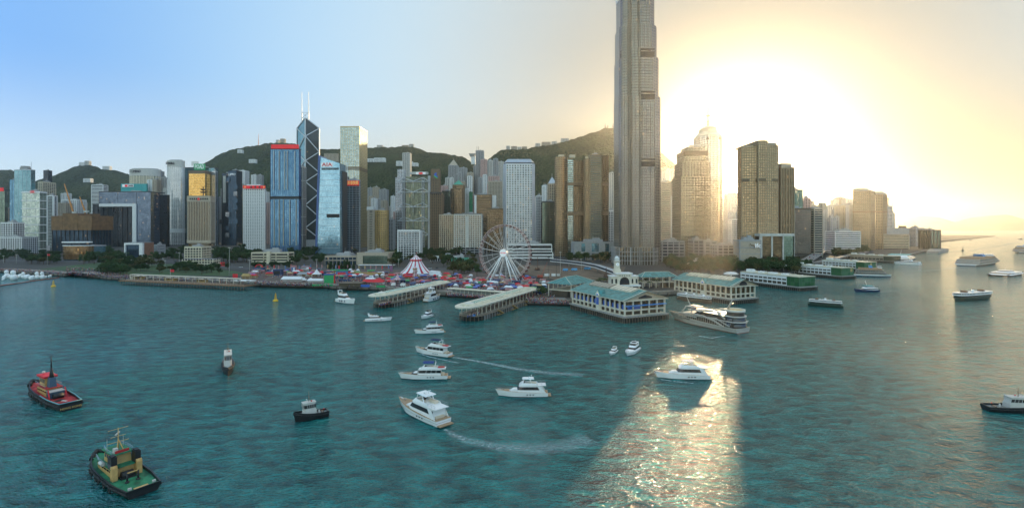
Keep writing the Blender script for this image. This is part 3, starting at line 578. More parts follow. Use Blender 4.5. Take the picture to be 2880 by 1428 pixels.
mb = MB(o); mb.box(X(961, 1100), 1110, GZ, 8, 30, Z(482, 1100) - GZ, dmet); mb.build('service_core', t)
# square silver tower with gold lit side
t, o, p, z = T('office_tower', 'tall square silver glass tower with a sunlit golden side and a dark belt', Sd(957, 1011, 1033, 1400), 357, (glass('bank silver', (.24, .34, .33), (.60, .70, .68), 3.6, 4.2, patch=.3), goldc, 4.2, .7, .3, 7, .5, .5))
mb = MB(o); mb.prism(offset(p, .8), Z(478, 1400), Z(474.5, 1400), brown); mb.prism(offset(p, .8), Z(473, 1400), Z(469.5, 1400), brown); mb.build('dark_belt', t)
mb = MB(o); mb.lathe([(2, 0), (3.6, 0), (3.6, .6), (2, .6)], darkm, 0, 0, 16); mb.box(0, 0, 0, 3, 1, .6, darkm); lg = mb.build('logo', t); lg.rotation_euler = (pi / 2, 0, 0); lg.location = (X(998, 1398) - o.x, 1398.8 - o.y, Z(362, 1400) - GZ)
t, o, p, z = T('office_tower', 'grey glass tower with a red sign of four gold characters', Sd(973, 1011, 1014, 1160), 507, S['grey'], plant=True)
sign(t, o, '新春快樂', 976, 1010, 508, 522, 1158.6, gld, red, fill=.6); mb = MB(o)
for xx in (973, 977): mb.beam((X(xx, 1175), 1175, z), (X(xx, 1175), 1175, Z(458, 1175)), .7, brc)
mb.build('mast', t)
T('office_tower', 'dark slot of a tower between the slanted roof tower and the grey red sign tower', C(960, 972, 1185, 25), 497, S['dark'])
for x0, x1, yt, k, lab in ((1033, 1046, 529, 'aptg', 'grey apartment tower beside the sunlit golden tower side'), (1048, 1064, 527, 'aptb', 'middle of three apartment towers below the hill right of the golden tower'), (1066, 1088, 533, 'aptg', 'right of three apartment towers below the hill right of the golden tower')): T('apartment_tower', lab, C(x0, x1, 1950), yt, S[k])
t, o, p, z = T('office_block', 'plain beige slab with a white box on its roof', C(1033, 1053.5, 1195, 36), 592, (gW, beige, 4, 2.6, .2, 14, 5, .3)); mb = MB(o); mb.box(X(1041, 1200), 1205, z, 15, 14, 9, white); mb.build('roof_box', t)
T('office_block', 'curved block with glowing gold stripes beside the beige slab', tuple(oval(1052, 1090, 1190, .6, 20)), 593, S['goldstrip'])
T('office_block', 'small grey block right of the gold striped one', C(1091, 1107, 1230), 618, S['aptg'])
# ---------------------------------------------------------------- city: centre and right
T('apartment_tower', 'lone slim tower rising high before the ridge above the chevron braced bank', C(1132, 1153, 2000), 431, S['apt'])
# bank with exposed coat-hanger trusses
Y = 1280; o = Vector((X(1160, Y), Y + 25, GZ)); t = thing('bank_tower', 'grey bank tower hung from ladder masts and chevron trusses with a white roof banner', 'tower', o)
facade(t, o, foot([(1141, Y), (1203, Y)], 50), GZ, Z(497, Y), (glass('bank dark', (.03, .05, .05), (.22, .26, .18), 4, 4, lit=.02), dmet, 4, .5, .2, 11, .5, .3))
facade(t, o, foot([(1112, Y + 12), (1131, Y + 12)], 40), GZ, Z(497, Y), (gY, steel, 4, .8, .2, 5, .5, .3), 'service_tower_wall', 'service_tower_trim')
facade(t, o, foot([(1118, Y + 16), (1136, Y + 16)], 24), Z(497, Y), Z(474, Y), (gY, white, 8, .8, .2, 4, .8, .3), 'upper_block_wall', 'upper_block_trim')
mb = MB(o); mb.box(X(1206, Y), Y + 6, GZ, 6, 10, Z(494, Y) - GZ, steel); mb.build('stair_tower', t)
mb = MB(o)
for xx in (1134, 1190):
    for dx in (-2.6, 2.6): mb.beam((X(xx, Y - 4) + dx, Y - 4, GZ), (X(xx, Y - 4) + dx, Y - 4, Z(499, Y)), .8, steel)
    for k in range(46): zz = lerp(GZ, Z(500, Y), k / 45); mb.beam((X(xx, Y - 4) - 2.6, Y - 4, zz), (X(xx, Y - 4) + 2.6, Y - 4, zz), .6, steel)
mb.build('mast', t); mb = MB(o)
for y in (500, 530, 571, 610, 650):
    q = lambda xx, yy: (X(xx, Y - 5), Y - 5, Z(yy, Y))
    for a, b in (((1134, y), (1162, y + 10)), ((1190, y), (1162, y + 10)), ((1134, y), (1122, y + 10)), ((1190, y), (1206, y + 10)), ((1118, y + 11), (1208, y + 11))): mb.beam(q(*a), q(*b), 1.2, steel)
    mb.beam(q(1162, y + 10), q(1162, y + 28), .5, steel)
mb.build('truss', t)
board(t, o, 1155, 1204, 484, 491, Y - 1, offw, 12); c, rz, L, h = board(t, o, 1170, 1197, 484.3, 490.7, Y - 7.5, whitesign, .8)
hx = MB(); w_ = 3.0; hx.face([(-w_, -.3, -2.4), (0, -.3, 0), (-w_, -.3, 2.4), (-2 * w_, -.3, 0)], red); hx.face([(w_, -.3, 2.4), (0, -.3, 0), (w_, -.3, -2.4), (2 * w_, -.3, 0)], red); hx.face([(-w_, -.3, 2.4), (0, -.3, 0), (w_, -.3, 2.4)], red); hx.face([(-w_, -.3, -2.4), (w_, -.3, -2.4), (0, -.3, 0)], red)
hx = hx.build('logo', t); hx.location = c - o + Vector((0, -.6, 0))
# brown tower with blue and green swoosh emblem
t, o, p, z = T('bank_tower', 'slender brown stone tower with a blue and green ribbon emblem', C(1212, 1236, 1245), 477, S['browng'], plant=False)
mb = MB(o); mb.prism(foot([(1209, 1243), (1241, 1243)], 42), GZ, Z(540, 1245), gW); mb.build('wide_base', t); facade(t, o, foot([(1209, 1243), (1242, 1243)], 42), GZ, Z(545, 1245), S['browng'], 'lower_wall', 'lower_trim')
mb = MB(o); mb.prism(foot([(1212, 1243.5), (1236, 1243.5)], 8), Z(503, 1245), Z(477, 1245), brown); mb.build('stone_cap', t)
for cc, pts in (('ribbon blue', [(1221, 496), (1221, 489), (1226, 485), (1229, 488), (1226, 491), (1231, 496), (1231, 499)]), ('ribbon green', [(1220, 494), (1223, 494), (1231, 501), (1230, 503), (1221, 497)])):
    m_ = mat(cc, (.02, .09, .45) if 'blue' in cc else (.03, .40, .12), .5, var=0, emit=.15); mb = MB(o); q = [(X(a, 1242), 1242.6 - (.3 if 'green' in cc else 0), Z(b, 1242)) for a, b in pts]; mb.face(q, m_); mb.build('emblem', t)
T('office_tower', 'green glass tower right of the brown emblem tower', C(1243, 1266, 1350), 538, S['green'])
T('apartment_tower', 'pink white block peeking over the green glass tower', C(1240, 1258, 1700), 523, S['aptp'])
def pointed(name, label, c, ysh, yap, st, rm, lant=0):
    t, o, p, z = T(name, label, c, ysh, st, plant=False); Yf = min(q[1] for q in p); cx = sum(q[0] for q in p) / 4; cy = sum(q[1] for q in p) / 4
    mb = MB(o); za = Z(yap, Yf)
    for i in range(4): a, b = p[i], p[(i + 1) % 4]; mb.face([(*a, z + .4), (*b, z + .4), (cx, cy, za)], rm)
    mb.build('pyramid_roof', t)
    if lant: mb = MB(o); mb.beam((cx, cy, za - 1), (cx, cy, za + lant), .5, rm); mb.build('finial', t)
    return t, o, p, z
pointed('apartment_tower', 'grey apartment tower with a pointed hat under the ridge', C(1261, 1288, 1900), 466, 447, S['aptg'], beige, 6)
T('apartment_tower', 'broad grey apartment slab right of the pointed apartment tower', C(1289, 1313, 1880), 473, S['aptg']); T('apartment_tower', 'twin of the broad grey slab stepping down behind the green netted block', C(1314, 1331, 1860), 486, S['aptb'])
T('office_tower', 'brown gold windowed shoulders below the green pyramid roof', Sd(1267, 1300, 1310, 1400)[:2], 532, (gZ, brown, 4, 1.1, .3, 5, .9, .4))
pointed('pyramid_tower', 'tower top with a green copper pyramid roof', C(1273, 1304, 1408), 521, 505, (gZ, brown, 4, 1.1, .3, 5, .9, .4), green_r, 8)
T('apartment_tower', 'thin white tower right of the green pyramid roof', C(1309, 1319, 1450), 531, S['aptw']); T('scaffolded_tower', 'narrow building wrapped in green scaffold netting', C(1319.5, 1329, 1440), 541, (mat('green netting', (.03, .20, .10), .9, var=.3), None, 4, 0, 0, 0, 0, 0), plant=False)
t, o, p, z = T('apartment_tower', 'very tall dark apartment tower with twin aerials in the ridge gap', C(1338, 1360, 1900), 424, S['aptg']); mb = MB(o)
for xx in (1341, 1346): mb.beam((X(xx, 1910), 1910, z), (X(xx, 1910), 1910, Z(412, 1910)), .7, dmet)
mb.build('aerial', t)
T('apartment_tower', 'lower shoulder of the very tall dark apartment tower', C(1332, 1337.5, 1910), 466, S['aptg'])
T('apartment_tower', 'reddish apartment tower beside the very tall dark one', C(1352, 1369, 1880), 449, S['aptp'])
for k, (a, b, y) in enumerate(((1371, 1386, 452), (1387, 1401, 447), (1402, 1416, 455))): T('apartment_tower', ('left', 'middle', 'right')[k] + ' tower of the three joined apartment blocks behind the round windowed tower', C(a, b - .3, 1890 + k * 6), y, S['aptg' if k % 2 else 'apt'])
o = Vector((X(1328, 2350), 2350, Z(452, 2350))); t = thing('lookout_building', 'anvil shaped lookout building in the saddle of the ridge', 'building', o); mb = MB(o); zz = Z(440, 2350)
mb.hexa([(X(1322, 2350), 2340, zz), (X(1334, 2350), 2340, zz), (X(1334, 2350), 2365, zz), (X(1322, 2350), 2365, zz)], [(X(1319, 2350), 2335, Z(433, 2350)), (X(1338, 2350), 2335, Z(433, 2350)), (X(1338, 2350), 2370, Z(433, 2350)), (X(1319, 2350), 2370, Z(433, 2350))], grey); mb.build('bowl', t)
mb = MB(o); mb.prism(foot([(1325, 2345), (1337, 2345)], 20), Z(462, 2350), zz, white); mb.build('pedestal', t)
T('apartment_tower', 'pink stepped block above the beige grid block', C(1374, 1404, 1560), 497, S['aptp']); T('office_tower', 'beige grid block left of the round windowed tower', C(1373, 1412, 1500), 511, S['grid'])
t, o, p, z = T('office_tower', 'brown striped slab with white vertical ribs and a white flank', C(1335, 1383, 1260), 549, (gZ, brown, 4.2, 1.8, .4, 30, 2.2, .9)); mb = MB(o); mb.prism(foot([(1382, 1262), (1395, 1262)], 30), Z(640, 1260), Z(549, 1260), white); mb.prism(foot([(1334, 1258), (1340, 1258)], 20), Z(604, 1260), Z(549, 1260), white); mb.build('white_flank', t)
T('office_tower', 'squat dark bronze block left of the round windowed tower', C(1370, 1416, 1160), 588, S['bronze'])
T('hotel_block', 'beige ribbed hotel wing left of the striped hotel', C(1235, 1277, 1095, 40), 605, S['vertb'], cat='building')
t, o, p, z = T('hotel_block', 'off white hotel slab with gold lit windows and a dark attic', C(1277, 1355, 1080, 45), 604, (gZ, offw, 4, 1.5, .3, 5, 1.5, .4), (3, 696, S['podium']), cat='building'); mb = MB(o); mb.prism(offset(p, -1), z, Z(600, 1080), dmet); mb.box(X(1314, 1079), 1079.6, Z(697, 1080), 7, 1, Z(607, 1080) - Z(697, 1080), offw); mb.build('dark_attic', t)
# city hall block
t, o, p, z = T('civic_tower', 'white framed slab with a dark grid of windows behind the circus tent', C(1119, 1181, 890, 24), 650, (gY, white, 3.9, .7, .6, 4.6, .7, .7), plant=False, cat='building'); mb = MB(o)
a, b = X(1118, 889), X(1182, 889); mb.box((a + b) / 2, 889, z - 1, b - a, 4, 3.5, white); mb.box(a + .9, 888.8, GZ, 1.8, 3, z - GZ - 1, white); mb.box(b - .9, 888.8, GZ, 1.8, 3, z - GZ - 1, white); mb.build('white_frame', t)
t, o, p, z = T('civic_hall', 'long low white hall with a row of columns behind the fair', C(1211, 1290, 850, 30), 724, (gY, white, 9, 1, .5, 4, .7, .8), cat='building')
t, o, p, z = T('ticket_hall', 'low green glazed hall beside the long white hall', C(1270, 1316, 820, 20), 728, (gG, green_r, 9, .8, .4, 5, 1.2, .6), cat='building')
# tower with round windows
Y = 1110; A = foot([(1414, Y + 22), (1423, Y), (1504, Y)]); A = [(X(1415, Y + 26), Y + 26), (X(1423, Y), Y), (X(1505, Y), Y), (X(1505, Y), Y + 60), (X(1423, Y), Y + 60)][:5]
A = [(X(1415, Y), Y + 12), (X(1423, Y), Y), (X(1497, Y), Y), (X(1505, Y), Y + 8), (X(1503, Y), Y + 62), (X(1418, Y), Y + 62)]
o = Vector((X(1460, Y), Y + 30, GZ)); zt = Z(460, Y); t = thing('office_tower', 'silver aluminium tower covered in round windows with a mansard roof', 'tower', o)
alu = mat('aluminium skin', (.50, .52, .54), .38, .55, var=.1, scale=.05); mb = MB(o); mb.prism(A, GZ, zt, alu); mb.build('aluminium_wall', t)
mb = MB(o); ti = offset(A, -9); mb.hexa([(*q, zt + 2.5) for q in offset(A, -1)], [(*q, Z(446, Y)) for q in ti], steel); mb.prism(offset(A, -1.5), zt, zt + 2.5, dmet); mb.build('mansard_roof', t)
mb = MB(o); gr = glass('porthole glass', (.015, .03, .035), (.30, .36, .34), 7, 4.4, lit=.06, line=0, patch=.3, wob=.14, metal=.6); NC, NR = 10, 36
for i in range(NC):
    for k in range(NR):
        cx_, cz_ = lerp(X(1427, Y), X(1494, Y), i / (NC - 1)), lerp(Z(692, Y), Z(466, Y), k / (NR - 1)); mb.face([(cx_ + 1.75 * cos(2 * pi * q / 10), Y - .15, cz_ + 1.75 * sin(2 * pi * q / 10)) for q in range(10)], gr, [(i * 7 + 3 + cos(q), k * 4.4 + 2 + sin(q)) for q in range(10)])
        if k % 3 == 0 and i == 0: pass
w_ = mb.build('round_windows', t); w_['kind'] = 'stuff'
T('office_tower', 'narrow dark tower with white ribs right of the round windowed tower', C(1507, 1525, 1260), 552, S['vertw'])
T('apartment_tower', 'pale green apartment tower beside the grey pyramid topped tower', C(1525, 1543, 1900), 522, S['aptw'])
# post office and pyramid topped tower
T('post_office', 'long white low building of horizontal bands behind the ferris wheel', C(1428, 1552, 880, 34), 689, (gW, white, 5, 2.4, .8, 70, 1, .5), (1.5, 709, (gW, white, 5, 2.6, 1.2, 70, 1, .5)), cat='building')
T('office_tower', 'dark green glass slab below the grey pyramid topped tower', C(1525, 1566, 1160), 568, S['green'])
pointed('pyramid_tower', 'beige tower with a grey blue pyramid roof and lantern', C(1541, 1566, 1300), 517, 496, S['vertb'], steel, 8)
# twin curved bronze towers
def curved(label, Y, x0, x1, x2, x3, ytop, ycap):
    o = Vector((X((x0 + x3) / 2, Y), Y + 25, GZ)); t = thing('office_tower', label, 'tower', o); z = Z(ytop, Y)
    st = (glass('rose bronze glass', (.16, .10, .05), (.58, .42, .22), 3, 4.2, patch=.7), mat('brown granite', (.22, .15, .09), .6), 4.2, 1.7, .35, 60, .5, .3); st2 = (gP, mat('brown granite'), 4.2, 1.5, .3, 60, .5, .3)
    facade(t, o, oval(x0, x1, Y, .9, 22), GZ, z, st, 'round_bay_wall', 'round_bay_bands'); facade(t, o, foot([(x1 - 1, Y + 10), (x2, Y + 10)], 40), GZ, Z(ytop + 8, Y), st2, 'flat_bay_wall', 'flat_bay_bands'); facade(t, o, foot([(x2, Y + 15), (x3, Y + 15)], 44), GZ, Z(ycap, Y), S['bronze'], 'core_wall', 'core_trim')
    for zz in (Z(516, Y), Z(600, Y)): mb = MB(o); mb.prism(offset(foot([(x0 + 3, Y + 6), (x3 - 1, Y + 6)], 40), .9), zz - 3, zz + 3, mat('brown granite')); mb.build('dark_belt', t)
    mb = MB(o)
    for xx in (lerp(x0, x3, .25), lerp(x0, x3, .65)): mb.box(X(xx, Y), Y + 25, z, 11, 12, 6, cream)
    mb.build('plant_room', t); return t
curved('left of two curved bronze glass towers with a rounded left bay', 990, 1562, 1597, 1613, 1641, 440, 447); curved('right of two curved bronze glass towers with a stepped dark crown', 975, 1643, 1672, 1695, 1712, 445, 434)
T('office_tower', 'taller green windowed bay in front of the right curved bronze tower', C(1660, 1692, 965, 30), 437, (gP, mat('brown granite'), 4.2, 1.4, .4, 60, .5, .3))
T('apartment_tower', 'pale hazy tower between the bronze towers and the giant tower', C(1714, 1731, 1500), 487, S['apt']); T('office_block', 'white grid block left of the giant tower foot', C(1711, 1731, 1150), 593, S['gridw'])
t, o, p, z = T('exchange_podium', 'low granite hall with a glazed entrance below the bronze towers', C(1617, 1731, 880, 50), 683, (gT, grey, 14, 3, .8, 22, 11, 1.0), cat='building')
# the giant tower
Yt = 765; o = Vector((X(1794, Yt), Yt + 32, GZ)); t = thing('giant_tower', 'giant stepped bronze grey skyscraper that leaves the top of the photo', 'tower', o)
ist = (glass('tower glass', (.125, .112, .098), (.225, .205, .18), 3, 4.2, rough=.18, patch=.75, lit=.004, wob=.008, line=.06), mat('tower fin', (.26, .22, .17), .5, .3), 4.2, .25, .06, 6.2, .3, .12)
def tier(x0, x1, k, z0, z1):
    w = X(x1, Yt) - X(x0, Yt); a = X(x0, Yt); f = [(0, 14), (.05, 7), (.18, 2.5), (.21, 4.5), (.24, 4.5), (.27, 1.2), (.44, 0), (.47, 1.5), (.5, 0), (.80, 1.2), (.95, 8), (1, 15)]
    p = [(a + u * w, Yt + v + k) for u, v in f] + [(a + u * w, Yt + 64 - v - k) for u, v in reversed(f) if u in (0, .05, .18, .8, .95, 1)]
    facade(t, o, p, z0, z1, ist, 'curtain_wall', 'fins'); return p
zz = [GZ, Z(269, Yt), Z(157, Yt), Z(66, Yt), 412]
for k, (x0, x1) in enumerate(((1745, 1866), (1746, 1861), (1747.5, 1856), (1751, 1850))): pt = tier(x0, x1, k * 1.2, zz[k] + (.02 if k else 0), zz[k + 1])
for y0, y1 in ((135, 160), (256, 280), (446, 468)):
    mb = MB(o); k = 0 if y0 > 300 else (1 if y0 > 200 else 2)
    for xa, xb in ((1803, 1842), (1748, 1764)):
        for q in range(16): xx = lerp(xa, xb, (q + .5) / 16); yq = Yt - .3 + k * 1.2 + (11 if xa < 1790 else 0) - .6; mb.box(X(xx, Yt), yq, Z(y1, Yt), 1.0 if xa > 1790 else .4, .9, (Z(y0, Yt) - Z(y1, Yt)) * .62, darkm); mb.box(X(xx, Yt), yq, Z(y0, Yt) - 2.6, 1.0 if xa > 1790 else .4, .9, 2.4, darkm)
    mb.build('louvre', t)
mb = MB(o)
for k in range(18): u = pt[k % len(pt)]; mb.box(u[0], u[1], 412, 2, 2, 9, steel)
mb.build('crown_fin', t); mb = MB(o); mb.prism(offset(pt, -6), 412, 418, grey); mb.build('roof', t)
facade(t, o, offset(pt, 7.2), GZ, GZ + 26, (gZ, steel, 6.5, .5, .4, 4, .5, .5), 'lobby_wall', 'lobby_fins')
# right of it
T('office_tower', 'pale banded office tower right of the giant tower', C(1860, 1886, 1180), 514, S['stripc']); T('apartment_tower', 'hazy tower in the gap behind the banded office tower', C(1888, 1900, 1500), 552, S['apt']); T('apartment_tower', 'hazy slim tower left of the stepped sunlit tower', C(1899, 1918, 1300), 500, S['aptb'])
for k, (a, b, y) in enumerate(((1862, 1872, 482), (1873, 1884, 476), (1885, 1897, 484), (1898, 1908, 490))): T('apartment_tower', 'faint apartment tower on the slope right of the giant tower', C(a, b, 2080), y, S['apt'], group='faint apartment towers right of the giant tower')
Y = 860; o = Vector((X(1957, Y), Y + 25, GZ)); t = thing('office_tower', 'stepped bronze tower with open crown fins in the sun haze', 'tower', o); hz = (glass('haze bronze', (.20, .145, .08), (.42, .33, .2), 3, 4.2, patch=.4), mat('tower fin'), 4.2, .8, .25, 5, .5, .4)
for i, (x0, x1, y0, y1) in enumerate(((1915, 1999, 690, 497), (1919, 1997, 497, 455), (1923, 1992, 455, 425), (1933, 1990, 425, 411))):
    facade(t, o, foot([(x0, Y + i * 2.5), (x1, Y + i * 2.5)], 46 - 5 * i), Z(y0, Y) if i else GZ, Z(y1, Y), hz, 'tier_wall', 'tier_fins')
for y0, y1 in ((424, 436), (530, 541)): mb = MB(o); mb.prism(offset(foot([(1919 if y0 > 500 else 1926, Y + 2), (1996 if y0 > 500 else 1990, Y + 2)], 40), .9), Z(y1, Y), Z(y0, Y), brown); mb.build('dark_belt', t)
mb = MB(o)
for k in range(9): xx = lerp(1940, 1972, k / 8); mb.box(X(xx, Y + 10), Y + 10, Z(411, Y), 1, 3, Z(404, Y) - Z(411, Y), offw)
mb.build('crown_fin', t)
# spired tower
Y = 930; A = [(X(1976, Y), Y + 16), (X(1990, Y), Y), (X(2026, Y), Y), (X(2041.5, Y), Y + 16), (X(2041.5, Y), Y + 44), (X(2026, Y), Y + 60), (X(1990, Y), Y + 60), (X(1976, Y), Y + 44)]
o = Vector((X(2009, Y), Y + 30, GZ)); t = thing('spired_tower', 'pale octagonal tower with a stepped crown and tall ringed spire', 'tower', o); zt = Z(378, Y)
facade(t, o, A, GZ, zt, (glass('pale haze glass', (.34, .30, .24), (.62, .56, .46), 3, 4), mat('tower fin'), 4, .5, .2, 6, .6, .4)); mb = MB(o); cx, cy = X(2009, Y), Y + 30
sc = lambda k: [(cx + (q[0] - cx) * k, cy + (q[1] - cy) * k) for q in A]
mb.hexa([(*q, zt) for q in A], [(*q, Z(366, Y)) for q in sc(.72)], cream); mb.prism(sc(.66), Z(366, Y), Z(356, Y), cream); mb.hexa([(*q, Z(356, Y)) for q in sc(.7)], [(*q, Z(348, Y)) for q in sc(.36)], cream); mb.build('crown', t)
mb = MB(o); mb.lathe([(7, Z(349, Y)), (2.6, Z(344, Y)), (1.6, Z(330, Y)), (1.3, Z(292, Y)), (0, Z(291, Y))], brown, cx, cy, 8)
for yy, r in ((333, 3), (318, 5), (316.5, 4)): mb.lathe([(1, Z(yy, Y)), (r, Z(yy, Y)), (r, Z(yy - 2, Y)), (1, Z(yy - 2, Y))], brown, cx, cy, 10)
mb.build('spire', t)
for xx in (1990, 2024): mb = MB(o); mb.face([(X(xx - 5, Y), Y - .6, Z(392, Y)), (X(xx + 5, Y), Y - .6, Z(392, Y)), (X(xx, Y), Y - .6, Z(385, Y))], brown); mb.build('gable', t)
T('office_block', 'low hazy block in the bright gap beside the spired tower', C(2046, 2081, 1300, 24), 545, S['gridg']); T('apartment_tower', 'slim hazy tower right behind the spired tower', C(2043, 2052, 1700), 528, S['apt']); T('office_block', 'white windowed block low in the bright gap', C(2058, 2082, 1060), 618, S['gridw'])
# hotel tower that hides the sun
Y = 760; o = Vector((X(2140, Y), Y + 25, GZ)); t = thing('hotel_tower', 'broad bronze hotel tower with stepped top that hides the sun', 'tower', o); hs = (glass('hotel glass', (.25, .15, .065), (.60, .41, .21), 3, 3.8, lit=.02, patch=.3), mat('hotel stone', (.40, .29, .18), .6), 3.8, 1.3, .3, 3.6, 1.0, .35)  # warm cast of the sun flare put into the glass and stone colours
facade(t, o, [(X(2083, Y), Y + 10), (X(2088, Y), Y + 3), (X(2129, Y), Y), (X(2129, Y), Y + 48), (X(2083, Y) + 17.4, Y + 48)], GZ, Z(412, Y), hs, 'left_wing_wall', 'left_wing_trim'); facade(t, o, [(X(2129, Y), Y - 4), (X(2156, Y), Y - 3), (X(2156, Y), Y + 50), (X(2129, Y), Y + 50)], GZ, Z(396, Y), hs, 'middle_wall', 'middle_trim'); facade(t, o, [(X(2156.3, Y), Y - 2), (X(2190, Y), Y + 1), (X(2195, Y), Y + 8), (X(2195, Y), Y + 50), (X(2156.3, Y), Y + 50)], GZ, Z(408, Y), hs, 'right_wing_wall', 'right_wing_trim')  # left wall skewed along the sun direction to shape the light strip
mb = MB(o); mb.prism(foot([(2092, Y + 12), (2127, Y + 12)], 28), Z(412, Y), Z(405, Y), beige); mb.prism(foot([(2132, Y + 8), (2184, Y + 8)], 28), Z(408, Y), Z(399, Y), beige); mb.build('plant_room', t)
for x0, x1, dy in ((2087, 2128, 2), (2130, 2155, -3.6), (2157, 2189, 0)): mb = MB(o); mb.prism(foot([(x0, Y + dy - .7), (x1, Y + dy - .7)], 8), Z(511, Y), Z(503, Y), brown); mb.build('dark_belt', t)
t, o, p, z = T('hotel_tower', 'lower ribbed hotel tower attached at right with a curved top', C(2196, 2234, 790, 40), 473, (gZ, mat('hotel stone'), 60, .5, .2, 4, 1.3, .7), plant=False); mb = MB(o); mb.prism(foot([(2197, 796), (2226, 796)], 26), z, Z(458, 790), beige); mb.build('curved_cap', t)
t, o, p, z = T('mall', 'stone and glass shopping mall with pale frame under the hotel tower', C(2139, 2234, 745, 20), 660, (gZ, offw, 60, .2, .2, 17, 2.2, 1.0), cat='building', plant=False)
mb = MB(o); mb.prism(foot([(2138, 743), (2235, 743)], 22), Z(664, 745), Z(657, 745), offw); mb.build('pale_lintel', t); mb = MB(o); mb.prism(foot([(2205, 744), (2234, 744)], 10), GZ, Z(664, 745), gG); mb.build('office_wall', t)
t, o, p, z = T('mall', 'beige mall wall with a swirling logo and pale letters', C(2080, 2140, 740, 20), 677, (beige, grey, 9, 1, .4, 40, 1, .4), cat='building'); sign(t, o, 'ifc', 2122, 2141, 683, 699, 738.6, whitesign, depth=.4)
mb = MB(o); q = [(X(2110 + 2.2 * k, 738.8), 738.6, Z(685 + 1.6 * k + 2.5 * sin(k * 1.1), 738.8)) for k in range(7)]; mb.path(q, .7, brown); mb.path([(a, b - .3, c - 2.5) for a, b, c in q[:5]], .6, offw); mb.build('logo', t)
for k, (a, b, y, Y_) in enumerate(((1862, 1926, 680, 830), (1950, 1980, 676, 835), (1982, 2017, 680, 830), (2018, 2079, 690, 800))): T('mall', ('low hazy mall wing right of the giant tower', 'small gabled hazy mall pavilion under the stepped tower', 'square hazy mall wing under the spired tower', 'hazy mall wing left of the swirling logo wall')[k], C(a, b, Y_, 30), y, S['podium'], cat='building')
# right hand shore
t, o, p, z = T('office_tower', 'dull green grey stepped tower right of the ribbed hotel', C(2226, 2258, 960), 535, S['green']); T('office_tower', 'plain grey glass block below the stepped green grey tower', C(2216, 2281, 930), 588, (glass('dun glass', (.10, .09, .075), (.20, .18, .15), 3, 4), brown, 40, .4, .1, 70, .4, .1)); T('apartment_tower', 'reddish topped tower behind the plain grey glass block', C(2262, 2281, 1050), 559, S['aptp'])  # first two blocks widened leftwards, unseen, to block a stray sun gap
Y = 960; A = [(X(2282, Y), Y + 10), (X(2290, Y), Y), (X(2314, Y), Y), (X(2336, Y), Y + 24), (X(2336, Y), Y + 50), (X(2282, Y), Y + 50)]
t, o, p, z = T('office_tower', 'dark and cream striped tower with angled corners by the elevated road', tuple(A), 588, (gD, beige, 4.4, 2.0, .5, 80, 1, .4)); mb = MB(o); mb.prism(foot([(2312, Y + 20), (2324, Y + 20)], 12), z, Z(568, Y), beige); mb.build('roof_box', t)
T('office_block', 'low white block of wavy bands beside the elevated road', C(2349, 2420, 1060, 34), 652, (gD, white, 4.4, 2.3, .6, 60, .8, .5), cat='building')
for a, b, y, Y_, k, lab in ((2344, 2358, 563, 1900, 'apt', 'hazy apartment tower left in the far cluster'), (2359, 2378, 556, 1920, 'aptb', 'tallest hazy apartment tower of the far cluster'), (2379, 2398, 561, 1880, 'apt', 'hazy apartment tower right in the far cluster'), (2328, 2348, 582, 1400, 'apt', 'hazy tower with a pitched cap behind the striped tower'), (2348, 2362, 590, 1350, 'aptg', 'grey hazy tower right of the pitched cap tower'), (2362, 2386, 580, 1300, 'aptb', 'pale slab with a dark edge left of the twin ferry towers'), (2387, 2399, 577, 1280, 'apt', 'thin tower touching the left twin ferry tower'), (2262, 2290, 566, 1700, 'aptb', 'faint tower behind the reddish topped tower'), (2336, 2352, 613, 1120, 'gridg', 'short grey block below the hazy towers'), (2350, 2360, 610, 1130, 'aptg', 'short slim block with white piers below the hazy towers')): T('apartment_tower', lab, C(a, b, Y_), y, S[k])
twin = (glass('twin bronze', (.15, .10, .05), (.30, .22, .13), 3, 4, patch=.5), mat('twin frame', (.30, .20, .12), .6), 4, 1.4, .3, 4.5, 1.0, .3)
for k, (x0, x1, x2, Y_, yt, lab) in enumerate(((2399, 2449, 2461, 1260, 538, 'left of two bronze ferry terminal towers with a big roof frame'), (2462, 2482, 2495, 1330, 547, 'right of two bronze ferry terminal towers'))):
    t, o, p, z = T('office_tower', lab, Cs((x0, Y_), (x1, Y_ - 8), (x2, Y_ + 22)), yt, twin); mb = MB(o); mb.prism(offset(p, .8), Z(597, Y_), Z(594, Y_), brick); mb.prism(foot([(lerp(x0, x2, .27), Y_ + 12), (lerp(x0, x2, .68), Y_ + 12)], 22), z, z + 9, beige); mb.build('roof_frame', t)
t, o, p, z = T('office_tower', 'slim tower with an open pyramid frame on top at the far right', C(2496, 2510, 1500), 580, S['stripg']); mb = MB(o); c4 = [(q[0], q[1], z) for q in p]; ap = (o.x, o.y, Z(556, 1500))
for q in c4: mb.beam(q, (q[0], q[1], z + 10), .7, brown); mb.beam((q[0], q[1], z + 10), ap, .7, brown)
mb.build('open_pyramid', t); T('apartment_tower', 'narrow tower right of the open pyramid frame', C(2510, 2517, 1560), 600, S['apt'])
t, o, p, z = T('ferry_terminal', 'wide terraced ferry terminal hall at the far right point', C(2470, 2557, 1330, 90), 660, S['stripc'], cat='building'); mb = MB(o); mb.prism(foot([(2490, 1350), (2557, 1350)], 60), z, Z(641, 1350), grey); mb.prism(foot([(2540, 1360), (2549, 1360)], 16), Z(641, 1350), Z(635, 1350), brown); mb.build('upper_hall', t)
